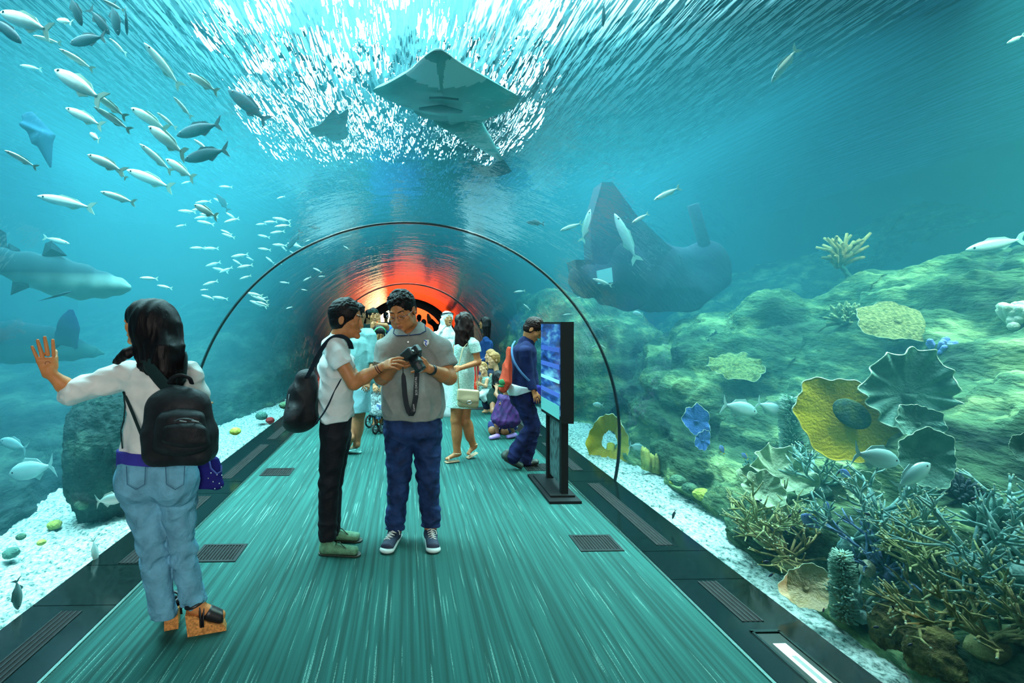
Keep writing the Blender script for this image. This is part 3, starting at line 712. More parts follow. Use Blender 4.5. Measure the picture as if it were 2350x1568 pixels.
    MB().tube([wc+d*.004, wc+d*.011], .0315, n=18).build('bracelet', mat('bracelet_brown', (.08, .02, .015)), root, True)
    MB().tube([wc+d*.018, wc+d*.025], .0325, n=18).build('bracelet', mat('bracelet_brown', (.08, .02, .015)), root, True)
    # backpack: a thing he carries
    b = empty('backpack', J(700, 1000, .02), 0, 'black backpack hanging from the shoulder of the man in white T-shirt', 'backpack')
    K = SD(.006, .03)
    K.cap(J(706, 870, .03), J(700, 955, .03), .085, .13, side=(0, 1, 0), fa=.9, fb=.95); K.cap(J(690, 900, .03), J(682, 970, .03), .10, .115, side=(0, 1, 0), fa=.8)
    K.ell(J(676, 955, -.05), (.07, .10, .10)); K.cut(J(700, 999), (0, 0, -1)); K.ell(J(778, 905, .03), (.155, .3, .36), op='s', k=.01)
    K.build('bag_body', BLACKF, b, wr=(.011, 11), seed=2)
    def strap(pts, wd, nm='shoulder_strap', m=None): return MB().tube(crom([J(*p) for p in pts]), wd, n=10, flat=.28).build(nm, m or cloth('strap_dark', (.008, .02, .032), b=.3), b, True)
    strap([(806, 800, -.09), (802, 786, -.14), (793, 776, -.16), (780, 772, -.16), (762, 776, -.165), (744, 793, -.17), (728, 820, -.15), (716, 845, -.11), (704, 868, -.05)], .019)
    strap([(784, 868, -.105), (768, 898, -.125), (752, 932, -.14), (738, 955, -.14), (722, 975, -.08)], .019)
    MB().tube([J(760, 772, .22), J(742, 800, .2), J(726, 845, .16)], .022, n=10, flat=.3).build('shoulder_strap', BLACKF, b, True)
    MB().tube([J(664, 905, -.07), J(660, 930, -.09), J(661, 960, -.085)], .004, n=6).build('zipper', mat('zip_dark', (.04, .06, .07), rough=.4), b, True)
    return root, J
# ---------------- woman with raised hand
def woman_left():
    Y = 2.66; J = lambda px, py, dy=0: at(px, py, Y+dy)
    root = empty('person', floor_at(405, 1425), 0, 'woman with long black hair in white shirt touching the glass with raised hand', 'person')
    M = basis((-1, .30), pitch=.03); hs = .93; hc = J(331, 743, .0)
    S = SD(.0045, .014); nb = J(366, 822, .02); X = (1, 0, 0)
    T = add_head(S, hc, M, hs, neck=nb, nr=.047, female=True, ear=False)
    S.cap(J(366, 850, .02), J(360, 1040, .02), .13, .13, side=X, fa=.6, k=.03)
    shL, elL, wrL = J(292, 860, .02), J(168, 902, -.02), J(113, 855, -.08)
    shR, elR, wrR = J(436, 862, .02), J(462, 930, .08), J(470, 960, .30)
    limb(S, [shL, elL], [.045, .042]); limb(S, [elL, lerp(elL, wrL, .4), wrL], [.041, .037, .024])
    limb(S, [shR, elR, wrR], [.042, .038, .025])
    d = (J(99, 797, -.10)-wrL).normalized(); z = V(.55, -.8, .1); z = (z-d*z.dot(d)).normalized(); x = d.cross(z)
    S.cap(wrL, wrL+d*.02, .026, .028)
    add_hand(S, wrL, Matrix((x, d, z)).transposed(), 1.12, curl=(.02, .03, .04, .08), thumb=(.25, .7), side=-1, spread=.09)
    add_hand(S, wrR, Matrix(((1, 0, 0), (0, 0, 1), (0, -1, 0))).transposed(), .9, curl=(.8, .8, .8, .8), side=1)
    for pts in ([J(322, 1100, .02), J(352, 1245, .0), J(376, 1400, -.02)], [J(402, 1100, .04), J(412, 1240, .02), J(449, 1378, .02)]): limb(S, pts, [.085, .055, .038])
    for a, f_, q in ((J(376, 1440, .04), V(-.35, 1, 0), J(376, 1395, -.02)), (J(452, 1430, 0), V(1, .30, 0), J(449, 1375, .02))):
        f_.normalize(); a.z = 0; S.cap(a+f_*-.018+V(0, 0, .135), a+f_*.11+V(0, 0, .062), .034, .030, k=.02); S.cap(q, a+V(0, 0, .14), .034, .034, k=.02)
    S.build('body', SKIN_W, root)
    face_parts(root, T, M, hs, brow=HAIR, lip=mat('rosy_lips', (.36, .10, .09), rough=.4), white=True)
    # henna on the back of the hand
    hp = wrL+d*.045; pts = [hp+x*(.012*math.cos(t)*(1-t/9))+d*(.014*math.sin(t)*(1-t/9))+z*.0145 for t in [i*.45 for i in range(15)]]
    MB().tube(pts, .0016, n=5).build('henna', mat('henna', (.06, .018, .008)), root, True)
    MB().tube([hp-d*.05+x*.012+z*.022, hp-d*.035+z*.021, hp-d*.02+x*.008+z*.017, hp-d*.006+z*.0155], .0018, n=5).build('henna', mat('henna', (.06, .018, .008)), root, True)
    # shirt
    P = SD(.005, .02); wt = cloth('white_satin_shirt', (.66, .72, .70), rough=.45, b=.2, bs=30, amt=.05)
    cf = lerp(elL, wrL, .06)
    P.cap(shL, elL, .066, .060, k=.03, fold=(.004, 40, .1, .95, 0)); P.cap(elL, lerp(elL, wrL, .10), .060, .064, k=.03, end=.4)
    P.cap(shR, elR, .058, .05, k=.02, fold=(.004, 50, .1, .9, 0)); P.cap(elR, lerp(elR, wrR, .6), .05, .045, k=.02)
    P.cap(J(302, 850, .03), J(428, 850, .03), .056, .056, side=(0, 0, 1), k=.04)
    P.cap(J(362, 870, .02), J(366, 920, .01), .165, .145, side=X, fa=.62, k=.04)
    P.cap(J(366, 925, .01), J(364, 985, .01), .152, .150, side=X, fa=.62, k=.04)
    P.cap(J(364, 985, .01), J(360, 1065, .01), .155, .190, side=X, fa=.66, k=.03)
    P.cut(J(330, 1050), (0.10, 0, -1)); P.cap(J(366, 838, .03), J(366, 815, .03), .07, .05, k=.02)
    P.build('shirt', wt, root, wr=(.009, 15, (1, 1, 1.3)), seed=11)
    U = SD(.005, .01); U.cap(J(361, 1030, .01), J(361, 1060, .01), .192, .194, side=X, fa=.66, k=.01); U.cut(J(361, 1062), (.04, 0, -1)); U.cut(J(361, 1030), (0, 0, 1)); U.build('purple_undershirt', cloth('purple_cloth', (.035, .035, .30)), root)
    cuff = SD(.004, .008); cuff.cap(lerp(elL, wrL, -.02), lerp(elL, wrL, .17), .065, .067, k=0, end=.25); cuff.build('cuff', wt, root, wr=(.004, 20), seed=3)
    # jeans
    D = SD(.0055, .02); den = cloth('light_blue_jeans', (.13, .37, .52), rough=.75, b=.7, bs=60, amt=.18)
    D.cap(J(361, 1055, .01), J(361, 1085, .0), .185, .195, side=X, fa=.66, k=.05)
    for q, x_ in ((-1, 322), (1, 402)): D.ell(J(x_, 1108, -.035), (.108, .115, .115), k=.04)
    D.cap(J(323, 1115, 0), J(349, 1235, -.01), .108, .074, k=.02, fold=(.005, 45, .3, 1.1, 0))
    D.cap(J(349, 1235, -.01), J(360, 1310, -.015), .073, .068, k=.01, fold=(.006, 80, -.1, .9, 0)); D.cap(J(360, 1310, -.015), J(374, 1390, -.02), .068, .056, k=.01); D.cap(J(370, 1375, -.02), J(377, 1412, -.02), .056, .058, k=.008, fold=(.005, 80, 0, 1.1, 0))
    D.cut(J(376, 1410, 0), (.05, 0, -1), [J(300, 1300).x, 0, 0], [J(408, 1300).x, 9, .16])
    D.cap(J(405, 1115, .02), J(415, 1235, .02), .102, .066, k=.008, fold=(.005, 45, .3, 1.1, 2))
    D.cap(J(415, 1235, .02), J(428, 1305, .02), .065, .064, k=.008, fold=(.006, 80, -.1, .9, 1)); D.cap(J(428, 1305, .02), J(441, 1365, .02), .064, .058, k=.008); D.cap(J(438, 1352, .02), J(449, 1396, .02), .059, .061, k=.008, fold=(.007, 80, 0, 1.1, 2))
    D.cut(J(449, 1392, 0), (.05, 0, -1), [J(410, 1300).x, 0, 0], [J(520, 1300).x, 9, .16])
    D.cut(J(361, 1056), (.03, 0, 1))
    jn = D.build('jeans', den, root, wr=(.006, 20, (1, 1, 1.8)), seed=18)
    seam_ = cloth('denim_stitch', (.04, .13, .22))
    for x_ in (312, 402): # back pockets
        MB().tube([J(x_-22, 1070, -.150), J(x_-20, 1112, -.168), J(x_, 1124, -.175), J(x_+20, 1112, -.165), J(x_+22, 1070, -.148)], .0018, n=5).build('back_pocket', seam_, jn, True)
    # wedge sandals
    cork = mat('cork', (.62, .27, .07), rough=.8, noise_scale=90, noise_amt=.35, bump=.3, bump_scale=250)
    def wedge(a, dr, tilt):
        f = Vector(dr).normalized(); sd = V(f.y, -f.x, 0)
        prof = [(-.040, 0), (-.052, .108), (.0, .098), (.06, .055), (.13, .032), (.140, 0)]
        mb = MB(); n = len(prof)
        for q, wd in ((-1, 1), (1, 1)):
            for i, (u, z_) in enumerate(prof):
                ww = .031+.010*math.sin(max(0, min(1, (u+.052)/.2))*PI); p = Vector(a)+f*u+sd*q*ww; p.z = z_+tilt*max(0, -u+.10)*.5; mb.v.append(tuple(p))
        mb.f = [tuple(range(n)), tuple(range(n, 2*n))[::-1]]+[(i, (i+1) % n, n+(i+1) % n, n+i) for i in range(n)]
        o = mb.build('sandal', cork, root)
        for k, (u, h) in enumerate(((.03, .128), (.0, .15))):
            pts = []
            for i in range(9):
                t = PI*i/8; p = Vector(a)+f*(u+(.02*math.cos(t) if k == 1 else 0))+sd*.040*math.cos(t); bz = .045 if k < 3 else .10; p.z = bz+(h-bz)*math.sin(t); pts.append(p)
            MB().tube(pts, .015, n=7, flat=.35).build('strap', mat('black_leather', (.008, .008, .010), rough=.4), o, True)
        q = Vector(a); q.z = 0; up_ = SD(.004, .01); up_.cap(q+f*.055+V(0, 0, .088), q+f*.108+V(0, 0, .058), .038, .035, k=.01); up_.cut(q+f*.125, f); up_.build('toe_upper', mat('black_leather', (.008, .008, .010), rough=.4), o)
        MB().tube([q+f*(-.012+.038*math.cos(t))+sd*.037*math.sin(t)+V(0, 0, .150+.012*math.cos(t)) for t in [i*PI/9 for i in range(19)]], .012, n=7, flat=.6).build('ankle_strap', mat('black_leather', (.008, .008, .010), rough=.4), o, True)
        return o
    wedge((J(376, 1440, -.03).x, 2.72, 0), (-.35, 1, 0), 0); wedge((J(452, 1430, 0).x, 2.66, 0), (1, .30, 0), 0)
    # hair
    H = SD(.005, .012)
    def L(x_, y_, z_): return T(x_, y_, z_)
    H.ell(J(355, 742, -.02), (.116, .116, .124)); H.ell(L(0, -.01, .04), (.088*hs, .108*hs, .094*hs), M=M)
    H.cap(J(362, 760, -.03), J(376, 838, -.06), .116, .104, side=X, fa=.8, fb=.6, k=.04)
    r = random.Random(4)
    for i in range(60):
        t = i/59; x0 = 306+t*100; dp = -.115+.28*abs(t-.5)**1.6; p0 = J(x0+r.uniform(-3, 3), 745+r.uniform(-15, 20)+30*abs(t-.5), dp+.02); x1 = 316+t*100
        p1 = J(x1, 800+r.uniform(-6, 6), dp-.03); p2 = J(x1+r.uniform(-3, 6), (832 if t < .5 else 864+8*math.sin(t*9))+r.uniform(-14, 10), dp-.04)
        p3 = p2+V(r.uniform(-.008, .012), .005, -.03); w_ = r.uniform(.012, .018); H.cap(p0, p1, w_, w_*1.05, k=.012); H.cap(p1, p2, w_, w_*.75, k=.008); H.cap(p2, p3, w_*.7, .003, k=.006)
    for i in range(14):   # lock over the left shoulder
        dx = r.uniform(-5, 5); ya = r.uniform(-5, 5); H.cap(J(325+dx, 795, -.03), J(290+dx*.8, 812+ya, -.06), .018, .016, k=.008); H.cap(J(290+dx*.8, 812+ya, -.06), J(264+dx, 830+ya, -.03), .015, .006, k=.008)
    H.ell(L(0, .122, -.055), [.095, .066, .088], M=M, op='s', k=.006)
    H.build('hair', HAIR, root, wr=(.0028, 34, (1.6, 1.6, .2)), seed=2)
    # backpack
    b = empty('backpack', J(412, 1060, -.20), 0, 'black rounded backpack worn by the woman with long black hair', 'backpack')
    K = SD(.005, .02); bx = J(412, 965, -.20)
    K.cap(J(410, 940, -.185), J(412, 995, -.185), .150, .165, side=X, fa=.62, fb=.64, end=1.2); K.box(J(413, 1015, -.185), (.160, .095, .10), r=.06, k=.03)
    K.cap(J(415, 962, -.27), J(417, 1020, -.27), .105, .122, side=X, fa=.52, fb=.50, k=.006)
    K.cut(J(410, 1060), (0, 0, -1)); K.build('bag_body', BLACKF, b, wr=(.006, 12), seed=6)
    K2 = SD(.005, .01); K2.cap(J(425, 985, -.315), J(424, 1010, -.315), .095, .10, side=X, fa=.40, fb=.38); K2.build('front_pocket', BLACKF, b, wr=(.005, 18), seed=7)
    MB().tube([J(384+i*8, 975-14*math.sin(PI*i/10), -.352+.010*abs(i-5)) for i in range(11)], .0035, n=6).build('zipper', mat('zip_grey', (.05, .08, .09), rough=.4), b, True)
    for x_ in (412, 440): MB().tube([J(x_, 966, -.358), J(x_+16, 968, -.358)], .0025, n=6).build('zipper_pull', mat('zip_light', (.25, .32, .34), rough=.3), b, True)
    MB().tube(crom([J(390, 880, -.17), J(396, 868, -.20), J(415, 862, -.21), (J(434, 868, -.20)), J(440, 880, -.17)]), .013, n=8, flat=.5).build('carry_handle', BLACKF, b, True)
    sm = cloth('strap_dark2', (.008, .028, .030), b=.3)
    MB().tube(crom([J(322, 822, .03), J(330, 828, -.09), J(348, 850, -.145), J(368, 874, -.16), J(385, 892, -.15)]), .042, n=10, flat=.22, up=(0, 1, 0)).build('shoulder_strap', sm, b, True)
    MB().tube(crom([J(424, 822, .03), J(426, 832, -.09), J(425, 852, -.13), J(422, 876, -.15)]), .036, n=10, flat=.22, up=(0, 1, 0)).build('shoulder_strap', sm, b, True)
    MB().tube([J(284, 900, -.02), J(288, 910, -.06), J(305, 950, -.11), J(325, 1000, -.14), J(338, 1030, -.16), J(346, 1044, -.15)], .008, n=8, flat=.4).build('lower_strap', sm, b, True)
    MB().tube([J(284, 905, -.03), J(287, 935, -.06), J(284, 965, -.06), J(277, 990, -.055), J(281, 1030, -.08)], .0035, n=6).build('strap_tail', sm, b, True)
    # blue bag
    g = empty('handbag', J(482, 1138, .12), 0, 'dark blue cloth handbag with small studs hanging beside the backpack of the woman', 'handbag')
    B = SD(.005, .02); B.cap(J(476, 1060, .10), J(481, 1112, .10), .055, .082, side=X, fa=.7, fb=.6); B.cut(J(480, 1137), (-.1, 0, -1)); bb = B.build('bag_body', cloth('navy_blue_cloth', (.010, .012, .16), rough=.8), g, wr=(.008, 14), seed=4)
    st = mat('silver_stud', (.7, .8, .8), metal=.6, rough=.3)
    for u, v_ in ((484, 1086), (498, 1090), (509, 1091), (489, 1106), (503, 1110), (493, 1122), (508, 1118), (478, 1098)): MB().ball(J(u, v_, .035+abs(u-484)*.0018), .0032, nu=8, nv=6).build('stud', st, bb, True)
    MB().tube([J(478, 1048, .05), J(484, 1075, .03), J(497, 1088, .03), J(508, 1082, .05), J(508, 1068, .06)], .0045, n=7).build('bag_handle', cloth('bag_piping', (.06, .10, .35)), g, True)
    return root, J
# ---------------- the people further on, one figure builder, every pose given joint by joint
def person(label, Y, foot, hc, fwd, skin, hair, hs=1.0, pitch=0, res=.008, neck=None, arms=(), legs=(), torso=None, top=None, bottom=None, shoes=None, female=False,
           longhair=None, hairm=None, hands=True, face=True, sv=(1, 0, 0), barefoot=False, roll=0, hid_legs=True):
    """joints are (px, py, dy): seen at that pixel, dy metres beyond Y"""
    J = lambda p: at(p[0], p[1], Y+(p[2] if len(p) > 2 else 0))
    root = empty('person', floor_at(*foot), 0, label, 'person'); S = SD(res, .015); M = basis(fwd, pitch, roll); c = J(hc)
    nb = J(neck) if neck else c+V(0, 0, -.19*hs)
    T = add_head(S, c, M, hs, neck=nb, nr=.05 if not female else .042, female=female, ear=not longhair)
    a, b, r0, r1, fl = torso; a = J(a); b = J(b)
    S.cap(a, b, r0*.8, r1*.8, side=sv, fa=fl*.9, k=.03)
    for ar in arms:
        p = [J(q) for q in ar['p']]; w = ar.get('r', .042); limb(S, p, [w, w*.9, w*.6][:len(p)])
        if hands:
            d = (p[-1]-p[-2]).normalized(); z = Vector(ar.get('z', (0, -1, .2))); z = (z-d*z.dot(d)).normalized(); x = d.cross(z)
            add_hand(S, p[-1], Matrix((x, d, z)).transposed(), .95*hs, curl=ar.get('curl', .4), thumb=(.5, .4), side=ar.get('side', 1), spread=.08)
    for lg in legs:
        p = [J(q) for q in lg['p']]; w = lg.get('r', .075); limb(S, p, [w, w*.66, w*.45], k=.02)
        if len(p) > 2 and not barefoot: pass
        if lg.get('calf'): m = lerp(p[1], p[2], .35); S.ell(m+Vector(lg['calf']), (w*.62, w*.62, w*1.5), k=.03)
        if lg.get('toe'): t = J(lg['toe']); h = p[2]+V(0, 0, -.0); S.cap(h+(h-t)*.18, t, .032, .026, side=(t-h).cross(V(0, 0, 1)), fb=.6, k=.02)
    S.build('body', skin, root)
    if face and fwd[1] < .75: face_parts(root, T, M, hs, brow=hair, lip=LIP, white=pitch > -.3)
    if longhair:
        H = SD(res*.8, .012); H.ell(T(0, -.02, .036), [.090*hs, .108*hs, .098*hs], M=M); H.ell(T(0, -.05, -.02), [.085*hs, .085*hs, .09*hs], M=M); r = random.Random(hash(label) % 99 if False else len(label))
        for i in range(longhair.get('n', 34)):
            t = r.random(); an = longhair.get('a0', -1.9)+t*(longhair.get('a1', 1.9)-longhair.get('a0', -1.9)); bx, by = math.sin(an)*.078, -math.cos(an)*.085-.01
            p0 = T(bx*.9, by*.9, .03); p1 = T(bx*1.15, by*1.1, -.07); e = J(longhair['end']); p2 = e+(M @ V(bx*1.25*hs, by*.55*hs, r.uniform(-.06, .05)))
            w_ = r.uniform(.016, .024)*hs; H.cap(p0, p1, w_, w_, k=.012); H.cap(p1, p2, w_, w_*.4, k=.010)
        H.ell(T(0, .112, -.035), [.07*hs, .062*hs, .085*hs], M=M, op='s', k=.006); H.build('hair', hairm or hair, root, wr=(longhair.get('wave', .004), 30, (1.2, 1.2, .6 if longhair.get('wave') else .3)), seed=3)
    elif hair: short_hair(c, M, hs, hair, root, seed=len(label), res=res*.8)
    if top: top(root, J, res)
    if bottom: bottom(root, J, res)
    return root, J, T, M
def garment(name, m, prims, k=.02, wr=(.005, 15), seed=1):
    def f(root, J, res):
        S = SD(res*.85, k)
        for p in prims:
            if p[0] == 'cut': S.cut(J(p[1]), p[2], *(p[3:] if len(p) > 3 else ()))
            elif p[0] == 'sub': S.ell(J(p[1]), p[2], op='s', k=.008)
            elif p[0] == 'ell': S.ell(J(p[1]), p[2])
            else: S.cap(J(p[1]), J(p[2]), p[3], p[4], side=p[5] if len(p) > 5 else (1, 0, 0), fa=p[6] if len(p) > 6 else 1, fb=p[7] if len(p) > 7 else None)
        o = S.build(name, m, root, wr=wr, seed=seed); return o
    return f
def both(*fs):
    def f(root, J, res):
        for g in fs: g(root, J, res)
    return f
def crowd():
    # walking man in teal shirt and shorts
    teal = cloth('teal_knit', (.22, .47, .47), b=.5, bs=120, amt=.2); sho = cloth('pale_blue_shorts', (.25, .50, .55))
    r, J, T, M = person('man in loose teal knit shirt and pale shorts walking behind the man in white T-shirt', 6.24, (815, 1035), (822, 722, 0), (.55, .85), SKIN_D, HAIR, 1.0,
        torso=((826, 775, 0), (822, 870, 0), .19, .17, .62), neck=(824, 758),
        arms=[dict(p=[(850, 770, -.05), (857, 830, -.08), (845, 878, -.20)], z=(0, -1, 0), side=-1, curl=.7), dict(p=[(797, 772, .05), (795, 830, .0), (800, 870, -.1)])],
        legs=[dict(p=[(828, 880, -.05), (826, 950, -.05), (818, 1022, -.02)], r=.095, calf=(.0, .01, 0), toe=(806, 1030, .14)), dict(p=[(816, 880, .1), (808, 950, .05), (806, 1008, -.10)], r=.09, toe=(798, 1030, .0))],
        top=garment('shirt', teal, [('c', (802, 768, .02), (848, 768, -.02), .075, .075, (0, 0, 1)), ('c', (850, 772, -.05), (857, 835, -.08), .075, .065), ('cut', (857, 832, -.08), (0, 0, -1), [.0-9, 0, -1], [9, 99, 99]), ('c', (826, 790, 0), (824, 872, 0), .205, .195, (1, 0, 0), .66), ('cut', (826, 880), (0, 0, -1)), ('sub', (824, 748), (.06, .06, .04))]),
        bottom=garment('shorts', sho, [('c', (824, 872), (822, 895), .17, .17, (1, 0, 0), .72), ('c', (829, 895, -.05), (829, 950, -.05), .115, .12), ('c', (816, 895, .08), (812, 950, .06), .11, .11), ('cut', (826, 944), (.1, 0, -1)), ('cut', (826, 872), (0, 0, 1))]))
    for p in ((812, 1034, .02), (802, 1031, -.04)):
        q = J(p); mb = SD(.006, .004); mb.cap(V(q.x+.07, q.y-.02, .012 if p[0] == 812 else .06), V(q.x-.12, q.y+.06, .012), .040, .044, side=(0, 1, 0), fa=.3, end=2); mb.cut((0, 0, .002), (0, 0, -1)); fo = mb.build('flip_flop', mat('teal_rubber', (.15, .45, .42)), r)
    # lace dress woman
    lace = mat('mint_lace', (.36, .66, .56), rough=.9, noise_scale=55, noise_amt=.3, bump=.9, bump_scale=90, col2=(.62, .88, .80))
    r, J, T, M = person('woman with long dark curls in pale mint lace dress walking away', 5.85, (1045, 1055), (1062, 744, 0), (-.55, .85), SKIN, HAIRB, 1.0, female=True, res=.007,
        torso=((1066, 790, 0), (1060, 870, 0), .135, .14, .66), neck=(1066, 778), sv=(.8, .6, 0),
        arms=[dict(p=[(1088, 790, -.12), (1097, 832, -.12), (1056, 845, -.24)], r=.040, z=(0, -1, .3), curl=.5, side=-1), dict(p=[(1048, 790, .12), (1042, 830, .1), (1040, 850, -.05)], r=.038)],
        legs=[dict(p=[(1052, 900, -.03), (1046, 965, -.03), (1049, 1042, -.03)], r=.088, calf=(.012, .0, 0), toe=(1024, 1054, -.06)), dict(p=[(1068, 900, .05), (1067, 968, .04), (1087, 1025, .14)], r=.086, calf=(.012, 0, 0), toe=(1074, 1042, .1))],
        longhair=dict(end=(1064, 818, -.02), n=70, wave=.012),
        top=garment('dress', lace, [('c', (1088, 790, -.12), (1095, 818, -.12), .060, .060), ('cut', (1094, 809, -.12), (.25, 0, -1)), ('c', (1050, 786, .06), (1084, 786, -.08), .055, .055, (0, 0, 1)), ('c', (1067, 800, 0), (1063, 855, 0), .145, .128, (.8, .6, 0), .72), ('c', (1063, 855, 0), (1055, 945, 0), .135, .172, (.8, .6, 0), .85), ('cut', (1055, 934), (-.05, 0, -1)), ('sub', (1064, 768), (.06, .06, .04))], wr=(.003, 18)))
    sand = mat('gold_sandal', (.60, .42, .25), rough=.4)
    for pts, h, t in (([(1049, 1036), (1049, 1036)], (1053, 1050, -.02), (1022, 1060, -.07)), (0, (1094, 1032, .16), (1072, 1050, .1))):
        a, b = J(h), J(t); a.z = max(.012, a.z-.035) if h[0] > 1080 else .014; b.z = .010; o = MB().tube([a, lerp(a, b, .5), b], [.034, .036, .036], n=10, flat=.25, up=(0, 0, 1)).build('sandal', sand, r, True)
        k = J((1049, 1040, -.03)) if h[0] < 1080 else J((1087, 1020, .14)); MB().tube([k+V(.042*math.cos(i*PI/5), .042*math.sin(i*PI/5), 0) for i in range(11)], .006, n=6).build('ankle_strap', sand, o, True)
        c = lerp(a, b, .75)+V(0, 0, .01); MB().tube([c+V(0, -.042, 0), c+V(0, -.03, .04), c+V(0, .03, .04), c+V(0, .042, 0)], .006, n=6).build('toe_strap', sand, o, True)
    wc = J((1062, 842, -.20)); MB().tube([wc, wc+V(.02, .006, -.004)], .030, n=14).build('wristwatch', mat('gold_metal', (.6, .42, .15), metal=.8, rough=.3), r, True)
    g = empty('shoulder_bag', J((1075, 938, -.25)), 0, 'small tan flap shoulder bag at the hip of the woman in lace dress', 'bag')
    tan = mat('tan_leather', (.40, .36, .20), rough=.55, bump=.1); B = SD(.006, .01); c = J((1075, 915, -.25)); B.box(c, (.115, .045, .10), r=.04, M=Matrix.Rotation(.08, 3, 'Y')); bb = B.build('bag_body', tan, g)
    F = SD(.006, .01); F.box(J((1074, 908, -.285)), (.118, .022, .065), r=.02, M=Matrix.Rotation(.08, 3, 'Y')); F.ell(J((1074, 917, -.29)), (.10, .022, .05)); F.build('flap', mat('tan_leather2', (.50, .44, .25), rough=.5), g)
    MB().tube([J((1077+5*math.cos(t), 924+4*math.sin(t), -.325)) for t in [i*PI/6 for i in range(13)]], .005, n=6).build('clasp', mat('silver', (.5, .5, .5), metal=1, rough=.3), g, True)
    MB().tube([J((1053, 895, -.25)), J((1050, 850, -.16)), J((1062, 800, -.15)), J((1075, 785, -.10)), J((1092, 830, .05)), J((1096, 895, -.24))], .007, n=6).build('strap', tan, g, True)
    # stooping walker in dark blue
    nvy = cloth('navy_hoodie', (.007, .016, .07), b=.3); dj = cloth('dark_navy_jeans', (.008, .014, .065), b=.4, bs=90, amt=.5)
    r, J, T, M = person('stooping walker in dark blue top and dark jeans looking down at the floor', 5.55, (1195, 1068), (1224, 757, -.05), (.85, -.35), SKIN, HAIRB, .98, pitch=-.65, res=.007, roll=0, sv=(0, 1, 0),
        torso=((1205, 810, 0), (1198, 880, 0), .15, .14, .8), neck=(1210, 785),
        arms=[dict(p=[(1205, 805, -.16), (1212, 862, -.14), (1226, 900, -.20)], r=.04, curl=.6), dict(p=[(1212, 805, .16), (1222, 862, .16), (1232, 900, .05)], r=.04)],
        legs=[dict(p=[(1200, 905, -.07), (1222, 975, -.08), (1182, 1050, -.05)], r=.09), dict(p=[(1204, 905, .1), (1222, 980, .1), (1206, 1055, .12)], r=.09)],
        top=both(garment('hoodie', nvy, [('c', (1205, 805, -.16), (1212, 862, -.14), .066, .058), ('c', (1212, 862, -.14), (1224, 895, -.19), .056, .044), ('c', (1212, 805, .14), (1222, 862, .15), .064, .055), ('c', (1222, 862, .15), (1230, 893, .08), .055, .045), ('c', (1208, 800, -.1), (1210, 800, .1), .07, .07, (0, 0, 1)), ('c', (1205, 808, 0), (1198, 885, 0), .175, .160, (0, 1, 0), .72, .78), ('c', (1206, 790, .02), (1212, 782, -.02), .085, .075), ('cut', (1195, 893), (.25, 0, -1), [-9, 0, -1], [at(1216, 900, 5.55).x, 99, 99]), ('sub', (1222, 762, -.05), (.085, .085, .085))], seed=4),
                 garment('shirt_tail', cloth('pale_cotton', (.60, .78, .80)), [('c', (1190, 886, -.02), (1203, 893, -.02), .168, .160, (0, 1, 0), .86), ('cut', (1195, 899), (.3, 0, -1)), ('cut', (1190, 884), (.2, 0, 1))], seed=2)),
        bottom=garment('trousers', dj, [('c', (1197, 898, 0), (1197, 915, 0), .165, .16, (0, 1, 0), .80), ('c', (1200, 915, -.07), (1223, 978, -.08), .108, .085), ('c', (1223, 978, -.08), (1175, 1050, -.05), .082, .075), ('c', (1204, 915, .1), (1222, 985, .1), .10, .08), ('c', (1222, 985, .1), (1206, 1060, .12), .078, .074)], wr=(.006, 20), seed=5))
    sh = mat('olive_black_trainer', (.03, .06, .05), rough=.5)
    for a, b in (((1158, 1046, -.05), (1196, 1072, -.05)), ((1206, 1062, .12), (1232, 1070, .10))):
        p, q = J(a), J(b); q.z = .045; s_ = SD(.006, .01); s_.cap(p, q, .045, .042, side=(0, 1, 0), fa=.9, fb=.7); s_.cap(p, p+V(.035, 0, .035), .040, .036); o = s_.build('trainer', sh, r)
        MB().tube([p+V(.0, 0, -.045), lerp(p, q, .5)+V(-.005, 0, -.042), q+V(0, 0, -.030)], .03, n=8, flat=.35, up=(0, 0, 1)).build('sole', mat('black_rubber', (.01, .012, .014)), o, True)
        MB().tube([lerp(p, q, .45)+V(0, -.046, 0), lerp(p, q, .5)+V(0, 0, .046), lerp(p, q, .55)+V(0, .046, 0)], .008, n=6).build('stripe', mat('pale_stripe', (.35, .42, .38)), o, True)
    g = empty('tote_bag', J((1160, 900, -.1)), 0, 'orange red cloth bag on the back of the stooping walker', 'bag')
    B = SD(.006, .01); B.cap(J((1170, 800, -.1)), J((1160, 875, -.1)), .03, .075, side=(.2, 1, 0), fa=.9, fb=.85); B.cap(J((1160, 875, -.1)), J((1155, 893, -.1)), .075, .06, side=(.2, 1, 0), fa=.8); B.build('bag_body', cloth('orange_cloth', (.62, .085, .04), b=.4), g, wr=(.008, 16, (1.5, 1.5, .3)))
    MB().ball(J((1152, 878, -.17)), (.032, .012, .032), jit=.5).ball(J((1150, 886, -.17)), (.03, .012, .014), jit=.5).build('printed_motif', mat('green_print', (.02, .22, .07)), g, True)
    g = empty('crossbody_bag', J((1236, 936, -.1)), 0, 'dark blue bag hanging in front of the stooping walker', 'bag')
    B = SD(.006, .01); B.cap(J((1232, 893, -.12)), J((1238, 915, -.12)), .055, .095, side=(1, 0, 0), fa=.9, fb=.7); B.build('bag_body', cloth('navy_blue_cloth', (.010, .012, .16)), g, wr=(.006, 16))
    MB().tube(crom([J((1182, 783, -.05)), J((1175, 798, -.13)), J((1178, 825, -.19)), J((1196, 855, -.215)), J((1226, 885, -.2))]), .012, n=7, flat=.3).build('strap', cloth('steel_blue', (.08, .20, .38)), g, True)
    # man in white headdress
    wh = cloth('white_robe', (.84, .85, .83))
